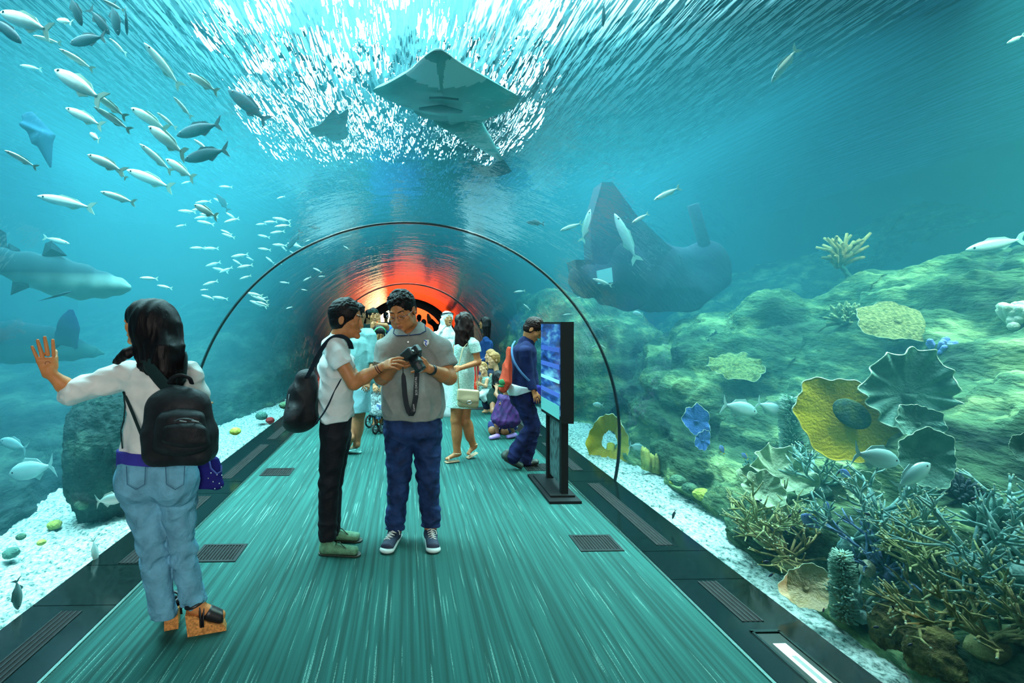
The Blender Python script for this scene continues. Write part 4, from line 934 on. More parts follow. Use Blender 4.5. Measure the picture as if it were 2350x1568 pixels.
    r, J, T, M = person('man in white headdress and long white robe with open mouth', 8.8, (1020, 950), (1027, 733, 0), (.30, -1), SKIN, None, 1.05, pitch=.15, res=.010,
        torso=((1020, 770, 0), (1020, 860, 0), .17, .17, .7), neck=(1024, 752), arms=[dict(p=[(1042, 775, 0), (1046, 810, -.1), (1036, 830, -.2)]), dict(p=[(1000, 775, 0), (996, 815, 0), (1000, 845, -.1)])],
        legs=[dict(p=[(1014, 860), (1014, 900), (1014, 945)]), dict(p=[(1026, 860), (1026, 900), (1026, 945)])],
        top=garment('robe', wh, [('c', (1000, 772, .0), (1042, 772, 0), .09, .09, (0, 0, 1)), ('c', (1022, 772, 0), (1024, 758, 0), .12, .09), ('c', (1021, 790, 0), (1020, 860, 0), .21, .20, (1, 0, 0), .7), ('c', (1020, 860, 0), (1020, 945, 0), .20, .24, (1, 0, 0), .8), ('c', (1042, 775, 0), (1046, 810, -.1), .07, .06), ('c', (1046, 810, -.1), (1038, 826, -.18), .06, .05), ('c', (1000, 775, 0), (997, 835, -.05), .07, .06)], seed=6))
    H = SD(.009, .01); H.ell(T(0, -.015, .045), [.098, .112, .098], M=M); H.cap(T(-.075, -.01, .0), J((1000, 772, -.04)), .045, .10, side=(0, 1, 0), fa=.5); H.cap(T(.075, -.02, .0), J((1036, 765, 0)), .045, .07); H.cap(T(0, -.07, 0), J((1020, 775, .12)), .09, .13); H.ell(T(0, .105, -.035), [.068, .075, .095], M=M, op='s', k=.006); H.build('headdress', wh, r, wr=(.006, 22))
    MB().tube([T(.100*math.cos(t), -.015+.114*math.sin(t), .075+.012*math.sin(t)) for t in [i*PI/10 for i in range(21)]], .010, n=8).build('head_cord', BLACKF, r, True)
    MB().ball(T(0, .098, -.066), (.016, .008, .012)).build('open_mouth', mat('mouth_dark', (.03, .008, .006)), r, True)
    # woman in blue top
    bl = cloth('blue_jersey', (.012, .05, .17)); jn = cloth('jeans_mid', (.02, .06, .16))
    person('woman with straight black hair in dark blue long sleeved top standing by the right glass', 10.5, (1110, 917), (1112, 742, 0), (-.9, .35), SKIN, HAIR, 1.0, female=True, res=.010, sv=(0, 1, 0),
        torso=((1116, 785, 0), (1114, 850, 0), .14, .14, .8), neck=(1113, 768), arms=[dict(p=[(1118, 785, -.16), (1124, 822, -.16), (1100, 828, -.22)], r=.038), dict(p=[(1112, 785, .16), (1112, 822, .16), (1096, 826, .08)], r=.038)],
        legs=[dict(p=[(1110, 860, -.07), (1108, 890, -.07), (1106, 914, -.07)]), dict(p=[(1116, 860, .07), (1118, 890, .07), (1118, 914, .07)])], longhair=dict(end=(1116, 790, 0), n=40),
        top=garment('top', bl, [('c', (1116, 780, -.12), (1114, 780, .12), .065, .065, (0, 0, 1)), ('c', (1116, 790, 0), (1115, 855, 0), .165, .16, (0, 1, 0), .8), ('c', (1118, 785, -.15), (1124, 822, -.16), .062, .055), ('c', (1124, 822, -.16), (1104, 828, -.2), .055, .04), ('c', (1112, 785, .15), (1112, 822, .16), .06, .05)], seed=7),
        bottom=garment('jeans', jn, [('c', (1114, 855), (1114, 870), .165, .165, (0, 1, 0), .8), ('c', (1110, 865, -.07), (1106, 910, -.07), .10, .09), ('c', (1116, 865, .07), (1118, 910, .07), .10, .09)], seed=7))
    # crouching blond woman with toddler
    strp = mat('striped_vest', (.05, .16, .12), rough=.8, noise_scale=40, col2=(.5, .7, .62), noise_amt=.3)
    person('crouching woman with short reddish hair smiling beside a curly toddler', 9.0, (1135, 948), (1133, 826, 0), (-1, -.35), SKIN_L, BLOND, 1.0, female=True, res=.009, sv=(0, 1, 0), pitch=-.08,
        torso=((1142, 868, 0), (1146, 905, 0), .15, .16, .85), neck=(1139, 850), arms=[dict(p=[(1138, 868, -.18), (1130, 900, -.22), (1112, 888, -.25)], r=.04, curl=.7), dict(p=[(1146, 868, .18), (1135, 895, .2), (1112, 892, .15)], r=.04)],
        legs=[dict(p=[(1145, 918, -.08), (1112, 910, -.15), (1116, 944, -.12)], r=.08, toe=(1108, 946, -.15)), dict(p=[(1150, 918, .1), (1120, 915, .1), (1126, 944, .1)], r=.08, toe=(1116, 946, .1))],
        top=garment('vest', strp, [('c', (1142, 864, -.12), (1142, 864, .12), .07, .07, (0, 0, 1)), ('c', (1142, 870, 0), (1147, 910, 0), .165, .175, (0, 1, 0), .85)], seed=8),
        bottom=garment('trousers', cloth('dark_cloth', (.02, .03, .06)), [('c', (1146, 912, 0), (1150, 925, 0), .17, .16, (0, 1, 0), .9), ('c', (1147, 918, -.1), (1113, 911, -.15), .09, .08), ('c', (1113, 911, -.15), (1116, 935, -.12), .075, .055), ('c', (1150, 918, .1), (1120, 915, .1), .09, .08), ('c', (1120, 915, .1), (1126, 935, .1), .07, .05)], seed=8))
    person('curly haired toddler in white trousers on the knee of the crouching woman', 8.75, (1112, 935), (1109, 846, 0), (-.7, -.7), SKIN_L, BLOND, .82, res=.008, roll=.35,
        torso=((1113, 872, 0), (1113, 890, 0), .085, .095, .8), neck=(1112, 862), arms=[dict(p=[(1118, 871, -.08), (1115, 887, -.12), (1104, 882, -.15)], r=.03), dict(p=[(1106, 871, .02), (1101, 880, -.06), (1103, 872, -.12)], r=.028)],
        legs=[dict(p=[(1116, 898, -.04), (1104, 905, -.15), (1112, 922, -.12)], r=.05), dict(p=[(1118, 898, .06), (1112, 908, -.02), (1124, 922, -.02)], r=.05)],
        top=garment('vest', strp, [('c', (1112, 872, 0), (1114, 893, 0), .10, .105, (1, 0, 0), .85)], wr=(.003, 30)), bottom=garment('trousers', wh, [('c', (1114, 894, 0), (1115, 902, 0), .10, .095, (1, 0, 0), .9), ('c', (1116, 899, -.04), (1105, 906, -.15), .062, .055), ('c', (1105, 906, -.15), (1112, 918, -.12), .052, .042), ('c', (1118, 899, .06), (1112, 908, -.02), .062, .052), ('c', (1112, 908, -.02), (1124, 918, -.02), .05, .04)], wr=(.003, 30)))
    person('blond child peering out just behind the crouching woman', 9.35, (1125, 945), (1125, 818, 0), (-1, -.1), SKIN_L, BLOND, .92, res=.010, sv=(0, 1, 0), torso=((1127, 858, 0), (1127, 900, 0), .11, .12, .85), neck=(1127, 842),
        arms=[dict(p=[(1126, 860, -.12), (1128, 885, -.12), (1126, 905, -.12)], r=.03)], legs=[dict(p=[(1127, 900, -.05), (1127, 920, -.05), (1127, 940, -.05)], r=.05), dict(p=[(1127, 900, .05), (1127, 920, .05), (1127, 940, .05)], r=.05)],
        top=garment('shirt', cloth('dark_cloth', (.02, .03, .06)), [('c', (1127, 860, 0), (1127, 915, 0), .13, .14, (0, 1, 0), .85)]))
    # kneeling woman holding a child in purple
    dots = mat('polka_skirt', (.012, .02, .13), rough=.8); m = dots; N = m.node_tree.nodes; L_ = m.node_tree.links; vo = N.new('ShaderNodeTexVoronoi'); vo.inputs['Scale'].default_value = 11; vo.inputs['Randomness'].default_value = .3; tc = N.new('ShaderNodeTexCoord'); L_.new(tc.outputs['Object'], vo.inputs['Vector'])
    cr = N.new('ShaderNodeValToRGB'); L_.new(vo.outputs['Distance'], cr.inputs[0]); cr.color_ramp.interpolation = 'CONSTANT'; cr.color_ramp.elements[0].color = (.6, .65, .75, 1); cr.color_ramp.elements[1].color = (.012, .02, .13, 1); cr.color_ramp.elements[1].position = .28; L_.new(cr.outputs[0], [n for n in N if n.type == 'BSDF_PRINCIPLED'][0].inputs['Base Color'])
    person('kneeling dark haired woman in dotted skirt hugging a child in purple', 7.35, (1150, 1000), (1143, 872, .05), (-.3, .9), SKIN_D, HAIR, .98, female=True, res=.009, pitch=-.3,
        torso=((1150, 905, .05), (1162, 960, .1), .15, .16, .85), neck=(1146, 893, .05), arms=[dict(p=[(1128, 908, 0), (1132, 945, -.15), (1158, 936, -.35)], r=.042, curl=.6, side=-1), dict(p=[(1172, 910, 0), (1182, 940, -.1), (1160, 930, -.36)], r=.042, curl=.6)],
        legs=[dict(p=[(1150, 965, .1), (1130, 988, -.12), (1160, 997, .25)], r=.085), dict(p=[(1165, 968, .1), (1158, 990, -.12), (1185, 998, .25)], r=.085)], longhair=dict(end=(1148, 905, .1), n=24),
        top=garment('shirt', cloth('black_green_shirt', (.008, .03, .025)), [('c', (1130, 903, .03), (1168, 903, .05), .075, .075, (0, 0, 1)), ('c', (1150, 905, .05), (1160, 955, .1), .18, .18, (1, 0, 0), .8), ('c', (1128, 908, 0), (1130, 925, -.05), .065, .062), ('c', (1172, 910, 0), (1178, 925, -.05), .065, .062)], seed=3),
        bottom=garment('skirt', dots, [('c', (1160, 955, .1), (1158, 975, .1), .18, .19, (1, 0, 0), .9), ('c', (1150, 970, .05), (1134, 980, -.07), .11, .10), ('c', (1165, 972, .05), (1160, 982, -.07), .11, .10)], seed=3))
    pur = mat('purple_print', (.012, .005, .07), rough=.7, noise_scale=22, col2=(.075, .008, .13))
    r, J, T, M = person('small child in shiny purple dress and lilac shoes held by the kneeling woman', 7.0, (1140, 998), (1165, 888, 0), (.4, .9), SKIN_D, HAIR, .80, res=.008,
        torso=((1163, 920, 0), (1160, 955, 0), .10, .12, .85), neck=(1164, 906), arms=[dict(p=[(1148, 916, 0), (1138, 905, .1), (1140, 893, .15)], r=.03), dict(p=[(1176, 916, 0), (1180, 905, .15), (1168, 895, .25)], r=.03)],
        legs=[dict(p=[(1150, 962, 0), (1140, 975, -.06), (1141, 992, -.02)], r=.05), dict(p=[(1168, 962, 0), (1170, 975, -.06), (1178, 990, .05)], r=.05)],
        top=garment('dress', pur, [('c', (1150, 914, 0), (1176, 914, 0), .055, .055, (0, 0, 1)), ('c', (1163, 918, 0), (1160, 962, 0), .12, .20, (1, 0, 0), .8)], wr=(.010, 20), seed=6))
    lil = mat('lilac_shoe', (.48, .28, .72), rough=.5)
    for p in ((1137, 998, -.05), (1176, 992, 0)): q = J(p); s_ = SD(.006, .01); s_.cap(V(q.x+.04, q.y+.02, .04), V(q.x-.07, q.y-.05, .032), .036, .034, side=(0, 1, 0), fa=.9, fb=.75); s_.cut((0, 0, .004), (0, 0, -1)); s_.build('shoe', lil, r)
    # far group behind the two men
    r, J, T, M = person('man in dark green cap and white shirt raising one hand to his brow', 9.6, (862, 935), (857, 726, 0), (.35, -1), SKIN, HAIR, 1.12, res=.009, torso=((856, 775, 0), (856, 850, 0), .17, .16, .68), neck=(857, 752),
        arms=[dict(p=[(880, 770, 0), (876, 772, -.2), (870, 738, -.25)], r=.045, z=(0, -1, 0), curl=.3), dict(p=[(832, 772, 0), (828, 810, 0), (832, 840, -.1)])], legs=[dict(p=[(850, 860), (850, 900), (850, 930)]), dict(p=[(864, 860), (864, 900), (864, 930)])],
        top=garment('shirt', wh, [('c', (836, 768, 0), (878, 768, 0), .075, .075, (0, 0, 1)), ('c', (857, 785, 0), (857, 850, 0), .20, .19, (1, 0, 0), .68), ('sub', (858, 752, -.05), (.05, .08, .06))], seed=2), bottom=garment('trousers', cloth('dark_cloth', (.02, .03, .06)), [('c', (850, 850), (850, 930), .12, .09), ('c', (864, 850), (864, 930), .12, .09)]))
    H = SD(.009, .008); H.ell(T(0, -.015, .06), [.094, .11, .085], M=M); H.cap(T(-.03, .10, .062), T(.03, .10, .062), .022, .022, side=(0, 1, 0), fa=.35); H.cut(T(0, 0, .045), M @ V(0, .1, -1)); H.build('cap', cloth('dark_green_cap', (.005, .03, .022)), r)
    r, J, T, M = person('girl with dark hair and green hair band looking down behind the two men', 7.6, (872, 975), (870, 768, 0), (.35, -1), SKIN, HAIR, .98, female=True, res=.009, pitch=-.35, torso=((868, 830, 0), (868, 890, 0), .125, .12, .7), neck=(869, 795),
        arms=[dict(p=[(850, 822, 0), (850, 860, 0), (858, 885, -.15)], r=.035), dict(p=[(888, 822, 0), (890, 860, 0), (880, 885, -.15)], r=.035)], legs=[dict(p=[(862, 900), (862, 935), (862, 970)], toe=(858, 975, -.1)), dict(p=[(876, 900), (876, 935), (876, 970)], toe=(880, 975, -.1))], longhair=dict(end=(870, 815, .05), n=24),
        top=garment('dress', mat('black_white_print', (.01, .015, .02), rough=.8, noise_scale=30, col2=(.25, .38, .38)), [('c', (853, 815, 0), (885, 815, 0), .055, .055, (0, 0, 1)), ('c', (868, 830, 0), (868, 880, 0), .145, .15, (1, 0, 0), .75), ('c', (868, 880, 0), (866, 918, 0), .15, .19, (1, 0, 0), .8)]))
    MB().tube([T(.088*math.cos(t), .02, .03+.088*math.sin(t)) for t in [i*PI/10 for i in range(11)]], .012, n=7).build('hair_band', mat('green_band', (.05, .45, .15)), r, True)
    person('person in bright blue T-shirt reaching out behind the man in grey polo', 8.4, (925, 960), (925, 722, 0), (-.6, -.8), SKIN, HAIR, 1.0, res=.010, torso=((922, 785, 0), (922, 860, 0), .17, .16, .7), neck=(924, 755),
        arms=[dict(p=[(905, 768, 0), (885, 748, -.1), (868, 745, -.2)], r=.045), dict(p=[(945, 775, 0), (948, 815, 0), (940, 845, 0)])], legs=[dict(p=[(915, 870), (915, 910), (915, 955)]), dict(p=[(932, 870), (932, 910), (932, 955)])],
        top=garment('t_shirt', cloth('bright_blue', (.06, .20, .60)), [('c', (904, 765, 0), (944, 770, 0), .075, .075, (0, 0, 1)), ('c', (923, 785, 0), (923, 865, 0), .20, .19, (1, 0, 0), .7), ('c', (906, 766, 0), (893, 754, -.05), .075, .068)]), bottom=garment('trousers', cloth('dark_cloth', (.02, .03, .06)), [('c', (915, 862), (915, 950), .12, .09), ('c', (932, 862), (932, 950), .12, .09)]))
    # photographer in the orange hall
    dk = cloth('dark_green_shirt', (.006, .022, .022))
    r, J, T, M = person('dark clothed visitor at the orange hall holding up a camera in both hands', 19.5, (1010, 835), (1013, 729, 0), (-.9, .3), SKIN_D, HAIR, 1.05, res=.014, face=False, hands=False, torso=((1008, 760, 0), (1008, 790, 0), .2, .19, .7), neck=(1010, 742),
        arms=[dict(p=[(1000, 748, 0), (988, 735, -.1), (982, 722, -.1)], r=.07), dict(p=[(1004, 752, 0), (984, 740, .1), (981, 726, .1)], r=.06)], legs=[dict(p=[(1004, 790), (1004, 812), (1004, 832)]), dict(p=[(1012, 790), (1012, 812), (1012, 832)])],
        top=garment('shirt', dk, [('c', (1000, 750, 0), (1018, 750, 0), .10, .10, (0, 0, 1)), ('c', (1009, 755, 0), (1009, 795, 0), .24, .22, (1, 0, 0), .7), ('c', (1000, 750, 0), (990, 737, -.1), .11, .085)]), bottom=garment('trousers', dk, [('c', (1004, 790), (1004, 832), .14, .10), ('c', (1012, 790), (1012, 832), .14, .10)]))
    for i, (x, yy, hh) in enumerate(((886, 17, 726), (912, 18, 735), (962, 18.5, 731), (972, 17.6, 742), (898, 20, 738), (845, 12.5, 724))):
        c_ = dk if i % 2 else cloth('dark_cloth', (.02, .03, .06)); f_ = 740+1.56*1200/yy
        person(('visitor in dark clothes against the bright orange hall, left of the grey polo man', 'visitor with bowed head behind the left shoulder of the man in grey polo', 'dark haired visitor seen just right of the head of the man in grey polo', 'shorter visitor in green standing right of the man in grey polo', 'visitor far back in the orange hall behind the blue sleeve', 'dark clothed visitor behind the man in the cap')[i], yy, (x, f_-4), (x, hh, 0), (.3*(-1)**i, 1), SKIN_D, HAIR, 1.0, res=.016, face=False, hands=False,
            torso=((x, hh+.27*1200/yy, 0), (x, hh+.7*1200/yy, 0), .19, .17, .68), neck=(x, hh+.17*1200/yy), arms=[dict(p=[(x-.2*1200/yy, hh+.3*1200/yy), (x-.25*1200/yy, hh+.58*1200/yy), (x-.2*1200/yy, hh+.8*1200/yy)]), dict(p=[(x+.2*1200/yy, hh+.3*1200/yy), (x+.25*1200/yy, hh+.58*1200/yy), (x+.2*1200/yy, hh+.8*1200/yy)])],
            legs=[dict(p=[(x-5, (hh+f_)/2), (x-5, f_-30), (x-5, f_-5)]), dict(p=[(x+5, (hh+f_)/2), (x+5, f_-30), (x+5, f_-5)])],
            top=garment('shirt', c_, [('c', (x-.15*1200/yy, hh+.28*1200/yy), (x+.15*1200/yy, hh+.28*1200/yy), .085, .085, (0, 0, 1)), ('c', (x, hh+.32*1200/yy), (x, hh+.75*1200/yy), .21, .19, (1, 0, 0), .68)]), bottom=garment('trousers', c_, [('c', (x-5, (hh+f_)/2-10), (x-5, f_-3), .12, .08), ('c', (x+5, (hh+f_)/2-10), (x+5, f_-3), .12, .08)]))
    # pushchair
    Y = 7.6; J = lambda px, py, dy=0: at(px, py, Y+dy)
    g = empty('pushchair', floor_at(868, 985), 0, 'black pushchair with grey spoked wheels and patterned hood between the two men', 'pushchair')
    fr = mat('pushchair_frame', (.03, .05, .05), rough=.4, metal=.3); ty = mat('tyre', (.01, .012, .012), rough=.7)
    for nm, x, y, rr, dy in (('wheel', 848, 968, .10, .15), ('wheel', 862, 984, .075, -.30), ('wheel', 877, 984, .075, -.25), ('wheel', 890, 968, .10, .2)):
        c = J(x, y, dy); c.z = rr; wv = MB().tube([c+V(.6*(rr-.014)*math.cos(t)+.0, .8*(rr-.014)*math.cos(t), (rr-.014)*math.sin(t)) for t in [i*PI/10 for i in range(21)]], .014, n=7).build(nm, ty, g, True)
        sp = MB()
        for k in range(6): t = k*PI/3; sp.tube([c, c+V(.6*(rr-.02)*math.cos(t), .8*(rr-.02)*math.cos(t), (rr-.02)*math.sin(t))], .007, n=5)
        sp.ball(c, .022, nu=8, nv=6).build('spokes', mat('wheel_grey', (.18, .25, .25), rough=.4), wv)
    MB().tube([J(848, 968, .15)*1, J(852, 925, .05), J(856, 880, 0), J(850, 850, .05), J(846, 838, .1)], .012, n=7).build('frame_bar', fr, g, True); MB().tube([J(890, 968, .2), J(890, 925, .05), J(888, 880, 0), J(890, 850, .05)], .012, n=7).build('frame_bar', fr, g, True)
    MB().tube([J(852, 925, .05), J(862, 975, -.28)], .012, n=7).build('frame_bar', fr, g, True); MB().tube([J(888, 925, .05), J(877, 975, -.25)], .012, n=7).build('frame_bar', fr, g, True)
    B = SD(.010, .02); B.cap(J(870, 930, -.05), J(870, 948, -.15), .15, .13, side=(1, 0, 0), fa=.7); B.build('seat', cloth('dark_cloth', (.02, .03, .06)), g)
    B = SD(.010, .02); B.ell(J(872, 925, -.08), (.19, .18, .17)); B.ell(J(872, 945, -.2), (.15, .2, .12)); B.cut(J(870, 945), (0, 0, -1)); B.build('hood', mat('zigzag_hood', (.02, .03, .035), rough=.8, noise_scale=45, col2=(.30, .42, .42)), g, wr=(.006, 25))
    B = SD(.008, .02); B.cap(J(874, 930, -.36), J(868, 960, -.34), .06, .035, side=(1, 0, 0), fa=.5); q = B.build('blanket', mat('blue_print_cloth', (.03, .09, .35), rough=.8, noise_scale=30, col2=(.55, .68, .85)), None, wr=(.01, 25)); tag(q, 'blue and white printed cloth draped over the front of the pushchair', 'blanket')
# ============================================================ TANK LIFE
def _h(ix, iy, iz, s):
    n = (ix*374761393+iy*668265263+iz*2147483647+s*1274126177) & 0xffffffff
    n = ((n ^ (n >> 13))*1274126177) & 0xffffffff
    return ((n ^ (n >> 16)) & 0xffff)/65535.0
def vnoise(P, s=0):
    i = np.floor(P).astype(np.int64); f = P-i; f = f*f*(3-2*f); o = 0
    for dx in (0, 1):
        for dy in (0, 1):
            for dz in (0, 1):
                wgt = (f[..., 0] if dx else 1-f[..., 0])*(f[..., 1] if dy else 1-f[..., 1])*(f[..., 2] if dz else 1-f[..., 2])
                o = o+wgt*_h(i[..., 0]+dx, i[..., 1]+dy, i[..., 2]+dz, s)
    return o*2-1
def fbm(P, fr, oc=4, s=0, rid=False):
    o = 0; a = 1; t = 0
    for k in range(oc):
        n = vnoise(P*fr, s+k); n = 1-2*np.abs(n) if rid else n; o = o+a*n; t += a; a *= .55; fr *= 2.1
    return o/t
def grid_mesh(name, Pg, m, parent=None, close=False):
    nu, nv = Pg.shape[:2]; i = np.arange(nu*nv).reshape(nu, nv)
    a = i[:-1, :-1].ravel(); b = i[1:, :-1].ravel(); c = i[1:, 1:].ravel(); d = i[:-1, 1:].ravel()
    Q = np.stack([a, b, c, d], 1)
    if close: Q = np.concatenate([Q, np.stack([i[:-1, -1], i[1:, -1], i[1:, 0], i[:-1, 0]], 1)])
    return np_obj(name, Pg.reshape(-1, 3), Q, m, parent)
def rock_mat(name, c1, c2, c3, sc=2.2, stretch=(1, .45, 1.3)):
    m, N, L = new_mat(name); out = N.new('ShaderNodeOutputMaterial'); p = N.new('ShaderNodeBsdfPrincipled'); L.new(p.outputs[0], out.inputs[0]); p.inputs['Roughness'].default_value = .95; p.inputs['Specular IOR Level'].default_value = .15
    g = N.new('ShaderNodeNewGeometry'); mp = N.new('ShaderNodeMapping'); mp.inputs['Scale'].default_value = stretch; L.new(g.outputs['Position'], mp.inputs[0])
    n = N.new('ShaderNodeTexNoise'); n.inputs['Scale'].default_value = sc; n.inputs['Detail'].default_value = 7; n.inputs['Roughness'].default_value = .68; L.new(mp.outputs[0], n.inputs[0])
    r = N.new('ShaderNodeValToRGB'); L.new(n.outputs['Fac'], r.inputs[0]); e = r.color_ramp.elements; e[0].position = .36; e[0].color = (*c1, 1); e[1].position = .70; e[1].color = (*c3, 1); k = e.new(.52); k.color = (*c2, 1)
    L.new(r.outputs[0], p.inputs['Base Color'])
    n2 = N.new('ShaderNodeTexNoise'); n2.inputs['Scale'].default_value = 26; n2.inputs['Detail'].default_value = 6; L.new(mp.outputs[0], n2.inputs[0])
    b = N.new('ShaderNodeBump'); b.inputs['Strength'].default_value = .9; b.inputs['Distance'].default_value = .05; L.new(n2.outputs['Fac'], b.inputs['Height']); L.new(b.outputs[0], p.inputs['Normal'])
    return m
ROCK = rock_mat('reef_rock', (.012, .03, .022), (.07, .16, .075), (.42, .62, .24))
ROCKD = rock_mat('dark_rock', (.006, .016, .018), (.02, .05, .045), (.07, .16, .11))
GRAV = rock_mat('white_gravel', (.04, .12, .10), (.50, .70, .62), (.80, .95, .88), sc=34, stretch=(1, .75, 1))
def sheet(name, rows, m, nu, nv, amp, fr, seed, ledge=.0, kind='structure'):
    """rows: list of (Y, [(x,z)...]) cross sections, interpolated along Y, displaced by fractal noise"""
    Ys = np.array([r[0] for r in rows]); K = len(rows[0][1]); X = np.array([[p[0] for p in r[1]] for r in rows]); Z = np.array([[p[1] for p in r[1]] for r in rows])
    y = np.linspace(Ys[0], Ys[-1], nu); t = np.linspace(0, K-1, nv); Pg = np.zeros((nu, nv, 3))
    Xi = np.stack([np.interp(y, Ys, X[:, k]) for k in range(K)], 1); Zi = np.stack([np.interp(y, Ys, Z[:, k]) for k in range(K)], 1)
    for i in range(nu): Pg[i, :, 0] = np.interp(t, np.arange(K), Xi[i]); Pg[i, :, 1] = y[i]; Pg[i, :, 2] = np.interp(t, np.arange(K), Zi[i])
    du = np.gradient(Pg, axis=0); dv = np.gradient(Pg, axis=1); n = np.cross(du, dv); n /= np.linalg.norm(n, axis=-1)[..., None]+1e-9
    if n[..., 2].mean() < 0: n = -n
    st = Pg*np.array([1, .6, 1.5]); d = fbm(st, fr, 5, seed)*amp+fbm(st, fr*3.1, 4, seed+9, True)*amp*.30
    if ledge: d = d+ledge*np.abs(np.sin(Pg[..., 2]*5.5+3*fbm(Pg, .8, 2, seed+3)))
    w = np.clip(np.linspace(0, 1, nv)*14, 0, 1)[None, :]
    Pg = Pg+n*(d*w)[..., None]
    o = grid_mesh(name, Pg, m); o['kind'] = kind; return o, Pg
GZ = -.10
edge = [floor_at(px, py, GZ) for px, py in ((2300, 1760), (2130, 1610), (2060, 1560), (1900, 1410), (1800, 1345), (1745, 1290), (1695, 1205), (1580, 1135), (1480, 1060), (1440, 990))]
xe = lambda Y: float(np.interp(Y, [e.y for e in edge], [e.x for e in edge]))
def sec(Y, xr, zr, st=.5, mid=.55):
    xb = xe(Y); return (Y, [(xb, GZ-.15), (xb+.05, GZ+.05), (xb+(xr-xb)*.25*st*2, zr*mid*.5), (xb+(xr-xb)*.6, zr*(mid+.12)), (xr, zr), (xr+1.2, zr-.1), (xr+3, zr-.9)])
reef, RP = sheet('reef_rock_bank', [sec(.8, 5.4, 2.0), sec(2, 5.6, 2.2), sec(3, 5.6, 2.25), sec(4.2, 5.5, 2.15), sec(5.2, 5.3, 1.95), sec(6, 5.0, 1.75, .35, .9), sec(7.2, 4.9, 1.45, .3, 1.0), sec(8.4, 5.0, 1.2, .3, 1.0), sec(9.2, 5.2, .5, .3, 1)], ROCK, 420, 260, .26, 1.3, 5, ledge=.16)
reef['label'] = 'sunlit reef rock bank rising behind the white gravel right of the tunnel'
RPf = RP.reshape(-1, 3)
def on_reef(px, py):
    """the reef surface point seen at this photo pixel (nearest in the view)"""
    c, s = math.cos(YAW), math.sin(YAW); xc = RPf[:, 0]*c-RPf[:, 1]*s; zc = RPf[:, 0]*s+RPf[:, 1]*c
    u = CX+FOC*xc/zc; v = CY-FOC*(RPf[:, 2]-CAMZ)/zc; d = (u-px)**2+(v-py)**2; ok = d < 14**2
    if not ok.any(): i = int(d.argmin())
    else: idx = np.where(ok)[0]; i = idx[int((zc[idx]+d[idx]*.0005).argmin())]
    return Vector(RPf[i])
sheet('reef_rock_shelf', [(8.6, [(7.6, -.6), (7.2, 1.0), (7.5, 2.2), (8.6, 3.2), (10.4, 3.3)]), (9.8, [(6.4, -.6), (6.3, .9), (6.6, 1.9), (8.2, 3.0), (10.4, 3.2)]), (11.5, [(6.2, -.6), (5.9, .8), (6.1, 1.6), (7.6, 2.4), (10.4, 2.6)]), (13.5, [(6.4, -.6), (6.2, .6), (6.6, 1.2), (8, 1.5), (10.4, 1.6)])], ROCK, 200, 150, .35, .9, 21, ledge=.22)
sheet('reef_rock_far_bank', [(8.2, [(2.75, -.3), (3.2, .1), (3.8, .5), (4.5, .3), (5.5, -.3)]), (9.5, [(2.6, -.3), (3.0, .7), (3.6, 1.6), (4.6, 1.3), (5.6, -.2)]), (11.5, [(2.5, -.3), (2.8, .9), (3.4, 2.1), (4.8, 1.9), (6, 0)]), (15, [(2.5, -.3), (2.8, 1.0), (3.4, 2.3), (4.8, 1.9), (6, 0)])], ROCK, 160, 120, .24, 1.2, 31, ledge=.1)
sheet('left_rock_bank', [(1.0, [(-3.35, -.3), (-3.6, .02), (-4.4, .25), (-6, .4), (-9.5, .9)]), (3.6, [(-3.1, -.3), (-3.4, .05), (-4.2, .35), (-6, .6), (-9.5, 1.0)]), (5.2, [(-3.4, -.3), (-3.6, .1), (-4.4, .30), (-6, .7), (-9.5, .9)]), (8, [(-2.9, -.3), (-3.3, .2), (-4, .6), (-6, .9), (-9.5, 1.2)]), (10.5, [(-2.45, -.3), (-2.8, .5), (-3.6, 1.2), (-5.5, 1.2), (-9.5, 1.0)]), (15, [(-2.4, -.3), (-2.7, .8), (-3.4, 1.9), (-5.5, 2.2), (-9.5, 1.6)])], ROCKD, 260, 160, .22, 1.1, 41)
# gravel beds
for sx, nm in ((1, 'gravel_bed_right'), (-1, 'gravel_bed_left')):
    y = np.linspace(.6, 15, 520); x = np.linspace(2.07, 4.3 if sx > 0 else 4.6, 90); G = np.zeros((len(y), len(x), 3)); G[..., 0] = sx*x[None, :]; G[..., 1] = y[:, None]
    G[..., 2] = GZ+.035*fbm(G, 2.2, 3, 3)+.020*fbm(G, 26, 2, 4); o = grid_mesh(nm, G, GRAV); tag(o, 'loose white gravel on the tank floor along the %s glass' % ('right' if sx > 0 else 'left'), 'gravel', kind='stuff')
# boulder left, wreck
def boulder(name, c, r, m, label, cat='rock', seed=1, amp=.25, n=70, res=None):
    th = np.linspace(0, PI, n)[:, None]; ph = np.linspace(0, 2*PI, 2*n)[None, :]; D = np.stack([np.sin(th)*np.cos(ph), np.sin(th)*np.sin(ph), np.cos(th)+0*ph], -1)
    f = 1+amp*fbm(D*1.0+seed, 1.7, 4, seed)+.07*fbm(D+seed, 7, 3, seed+1, True); P = D*np.array(r)*f[..., None]+np.array(c); o = grid_mesh(name, P, m)
    if label: tag(o, label, cat)
    return o
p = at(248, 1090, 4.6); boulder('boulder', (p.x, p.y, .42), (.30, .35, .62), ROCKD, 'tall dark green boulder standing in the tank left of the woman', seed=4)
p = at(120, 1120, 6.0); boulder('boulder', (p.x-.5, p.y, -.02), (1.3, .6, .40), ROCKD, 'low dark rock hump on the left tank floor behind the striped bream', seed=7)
p = at(1625, 1010, 6.4); boulder('boulder', (p.x+.1, p.y, .3), (.36, .4, 1.0), ROCKD, 'dark upright rock pillar behind the blue plate coral', seed=9)
